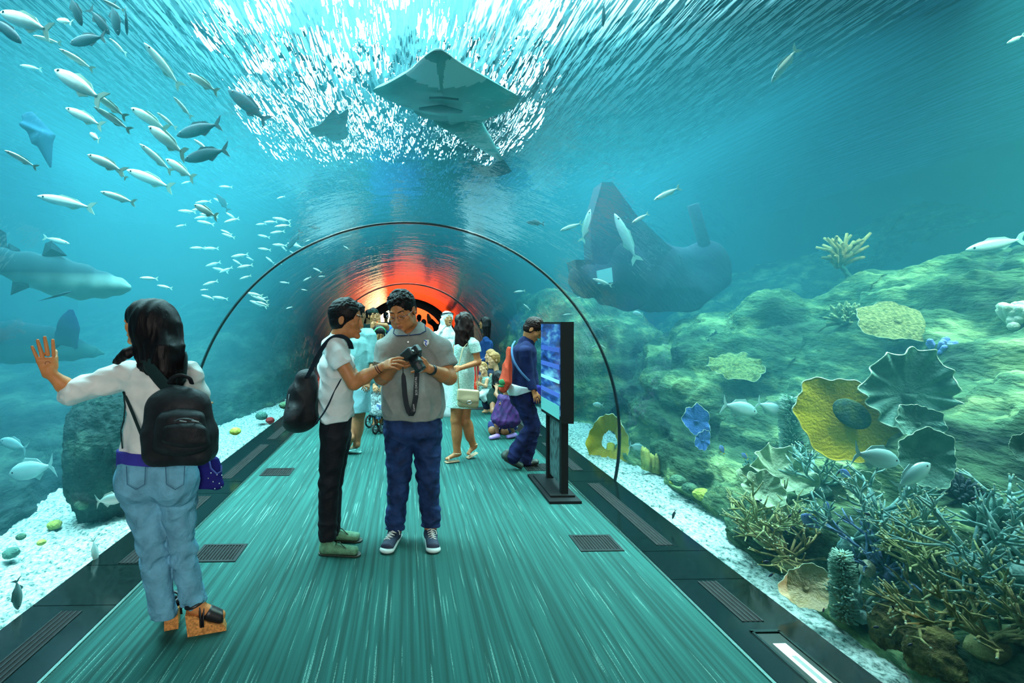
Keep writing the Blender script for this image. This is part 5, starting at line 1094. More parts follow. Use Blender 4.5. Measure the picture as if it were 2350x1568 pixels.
p = at(1520, 1060, 6.5); boulder('boulder', (p.x, p.y, -.02), (.5, .5, .16), ROCK, 'low rounded rock behind the yellow pillar corals', seed=12)
def wreck():
    Y = 7.8; J = lambda px, py, dy=0: at(px, py, Y+dy*.6); r = empty('sunken_wreck', J(1470, 720), 0, 'dark hull of a sunken wreck with a tall sloping fin hanging above the rocks', 'wreck')
    m = mat('wreck_dark', (.002, .006, .02), rough=.9, noise_scale=2, noise_amt=.5, bump=.3, bump_scale=10)
    S = SD(.05, .12); S.cap(J(1345, 640), J(1600, 625, .6), .27, .50, k=.2); S.cap(J(1420, 600), J(1560, 610, .3), .29, .33); S.cap(J(1380, 690), J(1600, 670, .5), .12, .3); S.build('hull', m, r, wr=(.06, 3), seed=3)
    f = MB(); f.prism([J(1352, 620), J(1345, 520), J(1372, 425), J(1395, 425), J(1450, 500), J(1545, 590), J(1560, 625)], None, (.0, .35, 0)); f.build('fin', m, r)
    MB().prism([J(1350, 600), J(1310, 600), J(1318, 640), J(1340, 672), J(1380, 668)], None, (0, .4, 0)).build('propeller_guard', m, r)
    MB().prism([J(1369, 622, -.6), J(1403, 614, -.6), J(1406, 648, -.6), J(1373, 652, -.6)], None, (0, .03, 0)).build('pale_panel', mat('pale_panel', (.30, .62, .60)), r)
    MB().tube([J(1640, 660, .3), J(1612, 545, .2), J(1590, 470, .1)], .09, n=8).build('mast', m, r, True)
wreck()
# ------------------------------------------------------------ corals
def cmat(n, c, c2=None, rough=.8, ns=18, b=.5, bs=60): return mat(n, c, rough=rough, noise_scale=ns, noise_amt=.3, col2=c2, bump=b, bump_scale=bs, spec=.25)
RIM = cmat('pale_rim', (.45, .62, .40), (.62, .80, .58), ns=30)
def plate(name, c, nrm, up, rad, m, label, cup=.25, ruf=.10, fr=9, thick=.02, hole=None, seed=0, wid=1.0, rufr=None, stem=True, cat='coral'):
    """a dish shaped, ruffled plate: facing nrm, rad metres, cup = depth, ruf = amplitude of the frilled rim"""
    n = Vector(nrm).normalized(); u = Vector(up); u = (u-n*u.dot(n)).normalized(); w_ = u.cross(n); c = Vector(c); rs = random.Random(seed); ph = [rs.uniform(0, 6.28) for _ in range(6)]
    nr, na = 26, 150; V_ = []
    for side in (0, 1):
        for i in range(nr):
            s = i/(nr-1); s = s if not hole else hole+(1-hole)*s
            for a in range(na):
                t = 2*PI*a/na; R = rad*(1+.10*math.sin(2*t+ph[0])+.07*math.sin(3*t+ph[1])+.045*math.sin(7*t+ph[2])+.02*math.sin(17*t+ph[3])); fz = ruf*s**3*(math.sin(fr*t+ph[4])+.5*math.sin(fr*1.7*t+ph[5]))*rad
                r_ = R*s*(1+.05*ruf*10*math.sin(fr*t+ph[4]+1.5)*s**3); z = cup*rad*s*s+fz+(thick*rad*.5*(1-.3*s) if side else -thick*rad*.5*(1-.3*s))+.0012*math.sin(31*t+40*s)
                V_.append(c+w_*(r_*math.cos(t)*wid)+u*(r_*math.sin(t))+n*z)
    F = []
    for side in (0, 1):
        o = side*nr*na
        for i in range(nr-1):
            for a in range(na):
                b = (a+1) % na; q = (o+i*na+a, o+i*na+b, o+(i+1)*na+b, o+(i+1)*na+a); F.append(q if side else q[::-1])
    for a in range(na):
        b = (a+1) % na; o = nr*na; F.append(((nr-1)*na+a, (nr-1)*na+b, o+(nr-1)*na+b, o+(nr-1)*na+a)); F.append((b, a, o+a, o+b))
    if not stem: return tag(mesh_obj(name, V_, F, m, None, True), label, cat)
    r = empty(name, c-n*rad*.3, 0, label, cat); mesh_obj('plate', V_, F, m, r, True); ring_ = V_[(nr-1)*na:nr*na]; MB().tube(ring_+[ring_[0]], rad*.016, n=5, cap=False).build('pale_rim', RIM, r, True); MB().tube([c+n*.02*rad-V(0, 0, rad if hole else 0), c-n*rad*.25-V(0, 0, rad*.15), c-n*rad*.4-V(0, 0, rad*.5)], [rad*.16, rad*.13, rad*.2], n=10).build('stalk', m, r, True); return r
YS = cmat('yellow_sponge', (.50, .40, .010), (.62, .52, .015), ns=5); p = on_reef(1950, 970)
def yplate():
    Y = max(2.4, p.y-.35); c = at(1950, 965, Y); k = Y/1200
    o = plate('plate_sponge', c, (-.25, -1, .15), (.62, 0, .8), 92*k, YS, 'big yellow plate sponge with a dark hollow centre in front of the reef', cup=.10, ruf=.018, fr=4, seed=2, wid=1.35)
    return Y, k
YY, YK = yplate()
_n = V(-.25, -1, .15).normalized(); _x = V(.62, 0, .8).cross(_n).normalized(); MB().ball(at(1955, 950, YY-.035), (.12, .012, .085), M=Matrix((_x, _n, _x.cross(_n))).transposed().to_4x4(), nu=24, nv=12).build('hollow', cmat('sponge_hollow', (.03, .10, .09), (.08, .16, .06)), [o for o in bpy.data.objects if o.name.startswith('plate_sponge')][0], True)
GP = cmat('green_plate_coral', (.07, .20, .15), (.15, .34, .25), ns=9); GD = cmat('dark_green_coral', (.03, .12, .10), (.08, .25, .17)); CR = cmat('cream_sponge', (.60, .52, .26), (.72, .66, .40), ns=30); BL = cmat('blue_plate', (.06, .17, .55), (.10, .24, .66), ns=6); PG = cmat('pale_green_coral', (.22, .36, .20), (.38, .56, .36), ns=14)
def pl(px, py, rpx, m, label, Y=None, off=.2, nrm=(-.2, -1, .25), **k):
    if Y is None: q = on_reef(px, py); Y = q.y-off
    return plate('plate_coral', at(px, py, Y), nrm, k.pop('up', (0, 0, 1)), rpx*Y/1200, m, label, **k)
pl(2085, 905, 98, GP, 'large dark green plate coral with a frilled pale rim beside the yellow plate sponge', ruf=.09, fr=13, cup=.22, seed=5, nrm=(-.3, -1, .1))
pl(2120, 1050, 62, GP, 'smooth pale green plate coral behind the two silver bream', ruf=.03, seed=6, nrm=(-.3, -1, .2))
pl(2105, 970, 45, GP, 'small green plate coral tucked under the frilled plate coral', ruf=.05, seed=7)
pl(1598, 965, 42, BL, 'bright blue ragged plate coral on the rock pillar', off=.3, wid=.62, up=(-.45, 0, 1), ruf=.05, fr=6, cup=.1, seed=8, nrm=(-.1, -1, 0))
pl(1612, 1010, 26, BL, 'small blue plate coral just below the ragged blue one', off=.35, wid=.6, up=(.2, 0, 1), ruf=.05, cup=.1, seed=18, nrm=(-.1, -1, 0))
plate('vase_sponge', at(1400, 1012, 6.5), (-.55, -1, .1), (0, 0, 1), 66*6.5/1200, cmat('yellow_vase_sponge', (.50, .40, .03), (.62, .52, .05), ns=6), 'yellow ruffled ring sponge standing behind the tunnel seam', cup=.5, ruf=.12, fr=7, wid=.62, hole=.38, seed=3, thick=.06)
pl(1788, 1090, 58, PG, 'pale green frilled fan coral with curled lobes above the staghorn thicket', off=.25, ruf=.16, fr=9, cup=.5, nrm=(-.2, -.8, .7), seed=11)
pl(1755, 1125, 40, PG, 'lower lobe of pale green coral left of the frilled fan', off=.3, ruf=.14, fr=8, cup=.4, nrm=(-.5, -.8, .5), seed=12)
pl(1728, 1090, 26, PG, 'small curled pale coral cup left of the frilled fan coral', off=.3, ruf=.16, fr=6, cup=.5, nrm=(-.5, -.8, .3), seed=13)
pl(1848, 1348, 50, CR, 'cream saucer sponge lying at the edge of the white gravel', Y=2.80, ruf=.05, fr=5, cup=.30, nrm=(-.15, -.9, .45), seed=14, wid=1.1)
pl(2345, 1026, 32, GP, 'pale green disc coral cut by the right edge of the view', off=.3, ruf=.02, seed=15)
pl(2060, 735, 62, cmat('ochre_table_coral', (.12, .17, .05), (.36, .40, .14), ns=40, b=1), 'ochre table coral with rough face on the upper reef', off=.15, ruf=.05, fr=4, cup=-.1, nrm=(-.2, -.7, .6), seed=16, wid=1.2)
pl(1975, 1120, 40, PG, 'rounded olive coral fan among the staghorn branches', off=.2, ruf=.05, seed=17)
pl(1690, 835, 44, cmat('ochre_table_coral2', (.09, .16, .05), (.30, .40, .12), ns=40, b=1), 'wide yellow green table coral at the left end of the reef', off=.1, cup=-.15, ruf=.08, nrm=(-.3, -.5, .8), seed=19, wid=1.4)
def branch(mb, p, d, ln, r, rs, dep, tips):
    q = p+d*ln; mid = (p+q)/2+V(rs.uniform(-1, 1), rs.uniform(-1, 1), rs.uniform(-1, 1))*ln*.07; mb.tube([p, mid, q], [r, r*.9, r*.72 if dep else r*.45], n=6); tips.append(q)
    if dep:
        for _ in range(rs.choice((2, 2, 3))):
            e = (d*1.0+V(rs.uniform(-1, 1), rs.uniform(-1, 1), rs.uniform(-.5, .8))*.95).normalized(); branch(mb, q, e, ln*rs.uniform(.6, .9), r*.74, rs, dep-1, tips)
def staghorn(c, size, m, label, seed, nb=9, dep=2, r=.012, up=.6, group=None, thick=1):
    rs = random.Random(seed); o = empty('staghorn_coral', c, 0, label, 'coral', group); mb = MB(); tips = []
    for i in range(nb):
        a = rs.uniform(0, 6.28); d = V(math.cos(a), math.sin(a)*.7-.3, up+rs.uniform(-.4, .5)).normalized(); branch(mb, Vector(c)+d*.03, d, size*rs.uniform(.30, .42), r*thick, rs, dep, tips)
    mb.build('branches', m, o, True); t = MB()
    for q in tips: t.ball(q, r*.5*thick, nu=6, nv=4)
    t.build('branch_tips', cmat('coral_tips', (.40, .52, .32), (.55, .68, .48)), o, True)['kind'] = 'stuff'
    MB().ball(Vector(c)-V(0, 0, .03), (size*.22, size*.22, size*.14), jit=.3, seed=seed).build('base', m, o, True); return o
SG = [cmat('staghorn_olive', (.20, .27, .10), (.42, .50, .22)), cmat('staghorn_teal', (.10, .28, .26), (.28, .52, .44)), cmat('staghorn_brown', (.16, .15, .05), (.34, .34, .13)), cmat('staghorn_blue', (.07, .16, .32), (.22, .40, .60))]
shs = [(1745, 1215, .42, 0, 'upright olive staghorn thicket rising from the gravel edge'), (1790, 1275, .40, 2, 'tangled olive brown staghorn just above the cream saucer sponge'), (1700, 1190, .26, 0, 'small feathery green staghorn at the left foot of the thicket'), (1865, 1105, .38, 1, 'sparse blue green staghorn left of the striped damselfish'),
       (1990, 1170, .36, 1, 'pale staghorn with long fingers under the silver bream'), (2040, 1210, .30, 1, 'short staghorn fingers right of the pale staghorn'), (1930, 1230, .34, 1, 'thin staghorn branches below the blue parrotfish'), (2010, 1300, .36, 3, 'bluish staghorn beside the white ribbed shell'),
       (2080, 1270, .34, 0, 'green staghorn clump above the brown coral mounds'), (2140, 1330, .40, 0, 'dense green staghorn in the middle of the lower reef'), (2200, 1260, .42, 1, 'long grey staghorn arms reaching left near the right edge'), (2260, 1350, .40, 1, 'grey green staghorn tangle near the right edge'),
       (2320, 1290, .36, 1, 'staghorn arms cut by the right edge of the view'), (2230, 1440, .36, 2, 'brown staghorn low in the right corner'), (2310, 1420, .32, 0, 'olive staghorn in the lower right corner'), (2120, 1420, .30, 2, 'brown staghorn above the mossy brown mound'), (2290, 1180, .30, 1, 'faint staghorn on the dark slope at right'), (1960, 1380, .24, 1, 'small staghorn at the foot of the brush coral')]
for i, (px, py, sz, mi, lb) in enumerate(shs): q = on_reef(px, py+12); staghorn(q+V(-.02, -.08, .03), sz*.95, SG[mi], lb, 50+i, nb=13 if i not in (0, 1, 9) else 19, dep=2, r=.0098)
def brush(px, py0, py1, wpx, m, label, Y=None):
    q = on_reef(px, (py0+py1)/2); Y = Y or q.y-.2; a = at(px, py1, Y); b = at(px-6, py0, Y); R = wpx*Y/1200/2; o = empty('brush_coral', a, 0, label, 'coral'); rs = random.Random(px)
    MB().tube([a, lerp(a, b, .5), b], [R*.75, R*.8, R*.4], n=12).build('column', m, o, True); sp = MB()
    for i in range(800):
        t = rs.random(); an = rs.uniform(0, 2*PI); c = lerp(a, b, t); rr = R*(.75 if t < .8 else .75-.35*(t-.8)*5); d = V(math.cos(an), math.sin(an), rs.uniform(.1, .6)); sp.tube([c+d*rr*.8, c+d*(rr+R*.38)], [.005, .002], n=4)
    sp.build('bristles', mat('bristle_tips', (.30, .55, .42), rough=.7), o)['kind'] = 'stuff'
brush(1822, 915, 1048, 52, GD, 'tall bristly column coral left of the yellow plate sponge'); brush(1938, 1272, 1425, 50, cmat('brush_brown', (.10, .13, .06), (.22, .26, .12)), 'bristly brown green column coral right of the cream saucer sponge'); brush(1625, 1080, 1180, 40, GD, 'dark ribbed column coral behind the row of brain corals', Y=5.0)
def fingers(px, py, sz, m, label, seed, r=.03, n=22, off=.15, d0=(-.3, -.6, .8)):
    q = on_reef(px, py); rs = random.Random(seed); mb = MB(); c = q+V(0, -off, 0)
    for i in range(n):
        d = (Vector(d0)+V(rs.uniform(-1, 1), rs.uniform(-1, 1), rs.uniform(-1, 1))*.9).normalized(); L_ = sz*rs.uniform(.6, 1); mb.tube([c, c+d*L_*.6, c+d*L_*.93, c+d*L_], [r*.7, r, r*.9, r*.4], n=8)
    return tag(mb.build('finger_coral', m, None, True), label, 'coral')
fingers(2270, 750, .22, cmat('white_finger', (.55, .68, .40), (.80, .92, .66)), 'pale knobbly finger coral high on the right of the reef', 1, r=.034); fingers(2098, 812, .16, cmat('blue_finger', (.10, .18, .45), (.25, .38, .70)), 'bluish finger coral above the frilled plate coral', 2, r=.022)
fingers(2140, 1122, .16, cmat('dark_spiky', (.015, .03, .05), (.05, .10, .10)), 'dark spiky coral bush below the silver bream', 3, r=.010, n=90); fingers(1985, 868, .12, GD, 'small dark tufted coral left of the frilled plate coral', 4, r=.008, n=70); fingers(1905, 735, .22, cmat('tuft_green', (.18, .30, .12), (.55, .66, .34)), 'bushy speckled coral on the mid reef', 5, r=.014, n=80)
fingers(1700, 1070, .16, GD, 'small green tuft on the dark rock right of the pillar', 6, r=.01, n=60); fingers(2190, 1185, .2, SG[1], 'scattered pale polyps on the dark slope', 7, r=.012, n=50)
def tree_coral():
    Y = 5.6; J = lambda px, py: at(px, py, Y); o = empty('sea_fan', J(1965, 690), 0, 'tall branching coral on a thin dark stem above the reef', 'coral'); MB().tube([J(1968, 690), J(1950, 640), J(1925, 600)], [.05, .035, .02], n=8).build('stem', GD, o, True)
    mb = MB(); rs = random.Random(8)
    for i in range(34): a = J(1925+rs.uniform(-8, 8), 600+rs.uniform(-5, 15)); b = J(1925+rs.uniform(-48, 55), 565+rs.uniform(-30, 28)); mb.tube([a, lerp(a, b, .5)+V(0, rs.uniform(-.1, .1), .02), b+V(0, rs.uniform(-.15, .15), 0)], [.02, .022, .014], n=6)
    mb.build('branches', cmat('orange_branches', (.22, .24, .07), (.62, .45, .16)), o, True)
tree_coral()
def brain(px, py, rpx, m, label, Y, sq=.7):
    c = at(px, py, Y); r = rpx*Y/1200; th = np.linspace(0, PI, 40)[:, None]; ph = np.linspace(0, 2*PI, 80)[None, :]; D = np.stack([np.sin(th)*np.cos(ph), np.sin(th)*np.sin(ph), np.cos(th)+0*ph], -1); f = 1+.06*np.sin(14*fbm(D+px, 2.2, 2, 3))+.1*fbm(D+py, 1.5, 2, 1)
    P = D*f[..., None]*np.array([r, r, r*sq])+np.array(c); tag(grid_mesh('brain_coral', P, m), label, 'coral')
YG = cmat('yellow_green_brain', (.34, .46, .06), (.55, .66, .14)); DG = cmat('dark_brain', (.04, .12, .08), (.12, .26, .14))
for px, py, r, m, lb, Y in ((1555, 1103, 17, DG, 'dark domed brain coral at the left end of the row on the gravel edge', 4.95), (1583, 1121, 17, DG, 'dark brain coral second in the row on the gravel edge', 4.8), (1612, 1136, 20, YG, 'lumpy yellow green brain coral in the middle of the row', 4.65), (1635, 1142, 12, YG, 'small pale yellow coral knob right of the lumpy one', 4.6), (1655, 1143, 18, DG, 'dark flat topped coral with yellow cap in the row', 4.65), (1669, 1161, 11, YG, 'small yellow button coral at the right end of the row', 4.45), (1706, 1166, 9, YG, 'tiny yellow button coral by the staghorn foot', 4.4), (1543, 1108, 7, YG, 'tiny yellow knob left of the dark domed brain coral', 4.95), (1648, 1128, 9, YG, 'yellow cap resting on the dark flat coral', 4.62)): brain(px, py, r, m, lb, Y)
q = at(1990, 1305, 3.1); q = on_reef(1990, 1305)+V(0, -.15, .02); brain(1990, 1305, 15, cmat('shell_white', (.55, .62, .40), (.78, .84, .62)), 'ribbed white shell-like coral among the staghorn', q.y, sq=1.25)
for i, (px, py, r, lb) in enumerate(((2100, 1440, 75, 'large mossy brown coral mound at the bottom right'), (2010, 1420, 60, 'mossy brown mound above the gravel edge'), (2200, 1510, 80, 'brown algae covered mound in the bottom corner'), (2180, 1230, 46, 'flat ochre rock slab on the dark slope'), (2110, 1380, 42, 'striped ochre brain coral mound on the lower reef'))): q = on_reef(px, py); boulder('coral_mound', q+V(.05, .1, -.08), (r*q.y/1200, r*q.y/1200, r*q.y/1500), rock_mat('mossy%d' % i, (.03, .03, .012), (.12, .11, .035), (.30, .30, .09), sc=9, stretch=(1, 1, 1)), lb, 'coral', seed=i+20, n=50)
YP = cmat('yellow_pillar', (.25, .26, .05), (.55, .58, .14), ns=10)
for i, (px, py0, py1, w_, lb) in enumerate(((1483, 1036, 1078, 12, 'first yellow pillar coral in the small fence on the gravel'), (1503, 1050, 1085, 14, 'second yellow pillar coral in the small fence on the gravel'), (1520, 1056, 1090, 13, 'third yellow pillar coral in the small fence on the gravel'), (1536, 1060, 1100, 11, 'tallest yellow pillar coral at the right of the small fence'))):
    a = at(px, py1, 5.6); b = at(px-2, py0, 5.6); mb = MB(); rs = random.Random(i)
    for k in range(9): o_ = V(rs.uniform(-.03, .03), rs.uniform(-.04, .04), 0); mb.tube([a+o_, lerp(a, b, .5)+o_, (b+o_)*1, b+o_+V(0, 0, rs.uniform(.005, .05))], [.024, .024, .022, .007], n=7)
    tag(mb.build('pillar_coral', YP, None, True), lb, 'coral')
p = at(1690, 1010, 6.2)
tag(MB().prism([at(1500, 1010, 7.0), at(1560, 1020, 6.9), at(1610, 1050, 6.6), at(1608, 1080, 6.4), at(1540, 1060, 6.6)], None, (.02, .1, .03)).build('leaning_board', mat('blue_grey_panel', (.10, .30, .32), rough=.6)), 'flat blue grey panel leaning on the tank floor behind the pillar corals', 'panel')
for i, (px, py, r, lb) in enumerate(((290, 1110, 30, 'rock'), (140, 1170, 12, 'knob'), (60, 1240, 14, 'knob'))): pass
for i, (px, py, r, lb) in enumerate(((125, 1205, 14, 'yellow green coral knob on the left gravel edge nearest the boulder'), (48, 1232, 10, 'small yellow coral knob on the left gravel edge'), (25, 1270, 16, 'yellow green coral clump at the far left of the gravel edge'), (95, 1245, 9, 'tiny green coral knob between the two left clumps'), (190, 1158, 16, 'white and green coral head beside the left boulder'), (620, 965, 10, 'red speckled sea plant by the left ledge beyond the seam'), (540, 990, 12, 'pale coral clump left of the tunnel beyond the seam'), (652, 930, 11, 'olive coral head far along the left side of the tunnel'), (600, 955, 13, 'grey green coral head along the left side of the tunnel'))):
    Y = 3.7 if px < 100 else 4.3 if px < 200 else 8.5 if px > 560 else 6.0; q = at(px, py, Y); brain(px, py, r, (YG, DG, GP)[i % 3] if i != 5 else cmat('red_plant', (.55, .05, .05)), lb, Y)
# ------------------------------------------------------------ fish
def fish_proto(name, m, mf, deep_=.26, wd=.12, tail='fork', seg=12, fin=True, eye=True, prof=None):
    """nose at +x .5, tail at -x .5, length 1; z up"""
    r = bpy.data.objects.new(name, None); r.empty_display_size = .05; C.objects.link(r); mb = MB(); prof = prof or ((.5, .04), (.46, .30), (.38, .62), (.25, .90), (.10, 1), (-.06, .92), (-.2, .66), (-.3, .38), (-.36, .22), (-.40, .20)); n = seg
    for x, f in prof:
        for k in range(n): a = 2*PI*k/n; mb.v.append((x, wd/2*f*math.cos(a), deep_/2*f*math.sin(a)*(1 if math.sin(a) > 0 else .92)))
    for i in range(len(prof)-1):
        for k in range(n): mb.f.append((i*n+k, (i+1)*n+k, (i+1)*n+(k+1) % n, i*n+(k+1) % n))
    mb.f.append(tuple(range(n))); mb.f.append(tuple((len(prof)-1)*n+k for k in range(n))[::-1]); mb.build('body', m, r, True)
    def finm(pts, nm, t=.012):
        q = MB(); n_ = len(pts); q.add([(x, -t/2, z) for x, z in pts]+[(x, t/2, z) for x, z in pts], [tuple(range(n_)), tuple(range(n_, 2*n_))[::-1]]+[(i, n_+i, n_+(i+1) % n_, (i+1) % n_) for i in range(n_)]); q.build(nm, mf, r)
    d = deep_
    if tail == 'fork': finm([(-.37, .02), (-.44, .09), (-.54, d*.62), (-.50, .06), (-.46, 0), (-.50, -.06), (-.54, -d*.62), (-.44, -.09), (-.37, -.02)], 'tail_fin')
    else: finm([(-.37, .03), (-.50, .12), (-.52, 0), (-.50, -.12), (-.37, -.03)], 'tail_fin')
    if fin:
        finm([(.18, d*.44), (.08, d*.66), (-.18, d*.50), (-.28, d*.22), (-.1, d*.36)], 'dorsal_fin'); finm([(-.04, -d*.40), (-.14, -d*.60), (-.27, -d*.26)], 'anal_fin')
    if eye:
        for s in (-1, 1): MB().ball((.38, s*wd*.31, d*.07), (.020, .010, .020), nu=8, nv=6).build('eye', IRIS, r, True)
    return r
def shade_mat(name, back, belly, rough=.35, spec=.6, metal=0, split=0.0, soft=.06):
    m, N, L = new_mat(name); out = N.new('ShaderNodeOutputMaterial'); p = N.new('ShaderNodeBsdfPrincipled'); L.new(p.outputs[0], out.inputs[0]); p.inputs['Roughness'].default_value = rough; p.inputs['Specular IOR Level'].default_value = spec; p.inputs['Metallic'].default_value = metal
    tc = N.new('ShaderNodeTexCoord'); sp = N.new('ShaderNodeSeparateXYZ'); L.new(tc.outputs['Object'], sp.inputs[0]); mr = N.new('ShaderNodeMapRange'); mr.inputs['From Min'].default_value = split-soft; mr.inputs['From Max'].default_value = split+soft; L.new(sp.outputs['Z'], mr.inputs['Value'])
    mx = N.new('ShaderNodeMixRGB'); L.new(mr.outputs[0], mx.inputs[0]); mx.inputs[1].default_value = (*belly, 1); mx.inputs[2].default_value = (*back, 1); L.new(mx.outputs[0], p.inputs['Base Color']); return m
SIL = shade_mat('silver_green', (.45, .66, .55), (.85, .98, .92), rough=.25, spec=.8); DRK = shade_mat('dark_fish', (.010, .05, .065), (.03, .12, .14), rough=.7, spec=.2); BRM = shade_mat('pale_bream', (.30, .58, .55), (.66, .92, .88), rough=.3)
PF = {'mackerel': fish_proto('mackerel', SIL, mat('pale_fin', (.4, .62, .5)), .19, .12), 'jack': fish_proto('jack_fish', DRK, mat('dark_fin', (.012, .05, .06)), .27, .14), 'bream': fish_proto('bream', BRM, mat('bream_fin', (.35, .62, .58)), .44, .16), 'tang': fish_proto('tang_fish', shade_mat('blue_tang', (.10, .22, .55), (.30, .50, .85)), mat('yellow_fin', (.75, .60, .04)), .52, .12, 'fan'),
      'damsel': fish_proto('damselfish', mat('black_blue_fish', (.012, .015, .05), rough=.4), mat('orange_tail', (.85, .50, .02)), .40, .16, 'fan', fin=False)}
used_f = set()
def put_fish(kind, nose, tail_, Y, dY=0.0, label=None, group=None, roll=0.0, mats=None, name=None, cat='fish'):
    pr = PF[kind]; o = pr if kind not in used_f and mats is None else copy_tree(pr)
    if mats is None: used_f.add(kind)
    a = at(nose[0], nose[1], Y+dY/2); b = at(tail_[0], tail_[1], Y-dY/2); x = (a-b); ln = x.length; x.normalize(); z = V(0, 0, 1); z = z-x*z.dot(x)
    if z.length < .15: z = V(0, -1, 0)-x*V(0, -1, 0).dot(x)
    z.normalize(); y = z.cross(x); M = Matrix((x, y, z)).transposed() @ Matrix.Rotation(roll, 3, 'X')
    if kind in ('bream', 'tang', 'damsel'): pass
    o.matrix_basis = Matrix.Translation((a+b)/2) @ M.to_4x4() @ Matrix.Scale(ln, 4)
    for k in ('label', 'category', 'group'):
        if k in o: del o[k]
    tag(o, label, cat, group)
    if mats:
        for c in bpy.data.objects:
            if c.parent is o and c.name.split('.')[0] in mats: c.data = c.data.copy(); c.data.materials[0] = mats[c.name.split('.')[0]]
    if name: o.name = name
    return o
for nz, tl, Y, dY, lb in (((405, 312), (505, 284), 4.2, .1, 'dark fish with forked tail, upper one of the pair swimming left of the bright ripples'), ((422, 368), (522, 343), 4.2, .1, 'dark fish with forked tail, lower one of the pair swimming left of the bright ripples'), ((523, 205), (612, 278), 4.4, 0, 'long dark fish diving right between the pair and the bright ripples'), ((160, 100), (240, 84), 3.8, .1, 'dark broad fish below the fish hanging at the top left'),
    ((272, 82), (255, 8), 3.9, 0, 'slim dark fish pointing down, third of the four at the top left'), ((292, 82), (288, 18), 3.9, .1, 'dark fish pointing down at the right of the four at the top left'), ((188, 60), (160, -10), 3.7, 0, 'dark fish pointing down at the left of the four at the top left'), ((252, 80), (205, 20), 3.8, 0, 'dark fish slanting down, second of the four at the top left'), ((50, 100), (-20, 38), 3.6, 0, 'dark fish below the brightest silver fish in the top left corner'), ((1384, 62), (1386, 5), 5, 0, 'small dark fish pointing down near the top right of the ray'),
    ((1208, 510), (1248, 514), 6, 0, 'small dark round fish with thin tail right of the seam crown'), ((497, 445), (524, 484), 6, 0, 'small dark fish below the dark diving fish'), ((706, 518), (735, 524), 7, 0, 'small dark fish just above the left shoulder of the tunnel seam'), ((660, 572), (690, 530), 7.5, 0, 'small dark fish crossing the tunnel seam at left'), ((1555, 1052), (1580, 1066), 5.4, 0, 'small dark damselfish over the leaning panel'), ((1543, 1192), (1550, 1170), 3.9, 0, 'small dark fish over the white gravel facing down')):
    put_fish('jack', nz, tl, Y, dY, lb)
for nz, tl, Y, lb in (((2065, 1062), (1962, 1040), 2.75, 'silver bream facing right in front of the yellow plate sponge'), ((2135, 1064), (2058, 1120), 2.7, 'silver bream facing right below the pale green plate coral'), ((1738, 948), (1660, 928), 4.2, 'pale silver fish left of the bristly column coral'), ((1800, 952), (1738, 925), 4.1, 'bright silver fish half behind the bristly column coral'), ((285, 1142), (222, 1152), 3.6, 'pale bream facing right above the left gravel'), ((20, 1090), (122, 1068), 4.3, 'large blue grey fish low on the far left'), ((1508, 963), (1478, 945), 6.2, 'small pale fish between the seam and the blue plate coral'), ((1360, 928), (1384, 930), 7, 'small pale fish left of the yellow ring sponge'), ((1480, 1030), (1445, 1022), 6, 'faint grey fish right of the yellow ring sponge'), ((42, 1400), (38, 1330), 2.9, 'grey flat fish nose down over the left gravel nearest the corner'), ((222, 1292), (214, 1238), 3.5, 'small grey fish nose down over the left gravel near the ledge'), ((1452, 718), (1475, 722), 6.6, 'small pale fish below the wreck'), ((0, 1010), (60, 1030), 5, 'faint long fish at the left edge above the rocks')):
    put_fish('bream', nz, tl, Y, 0, lb)
for nz, tl, Y, lb in (((1652, 1022), (1662, 1042), 4.2, 'blue tang with yellow back facing up left of the two by the dark rock'), ((1702, 1040), (1716, 1055), 4.1, 'blue tang with yellow back right of the two by the dark rock'), ((1928, 1078), (1955, 1100), 3, 'striped pale fish beside the yellow plate sponge foot'), ((1838, 1182), (1885, 1215), 3.0, 'large blue fish with black face above the staghorn thicket'), ((1893, 1150), (1902, 1178), 3.2, 'white fish with yellow stripe right of the large blue fish'), ((2060, 1365), (2075, 1385), 2.6, 'purple blue fish with yellow tail by the bristly column'), ((1972, 1372), (1980, 1395), 2.7, 'small pale blue fish right of the bristly brown column')):
    put_fish('tang', nz, tl, Y, 0, lb)
rs = random.Random(12)
for px, py in ((1745, 1150), (1772, 1216), (1805, 1222), (1820, 1212), (1758, 1290), (1770, 1320), (1890, 1400), (1835, 1175), (2050, 1395), (2085, 1370), (1862, 1045), (1842, 1018), (2195, 1485), (2235, 1145), (2330, 1295), (2262, 1267), (1990, 1180), (1925, 1085), (2255, 1340), (1803, 1330), (1720, 1120), (2090, 1480), (1812, 1185), (2010, 1440)):
    a = rs.uniform(0, 6.28); q = on_reef(px, py); put_fish('damsel', (px+9*math.cos(a), py+6*math.sin(a)), (px-9*math.cos(a), py-6*math.sin(a)), max(2.2, q.y-.3), 0, 'tiny blue black fish with orange yellow tail hovering over the reef corals', 'blue black fish over the reef')
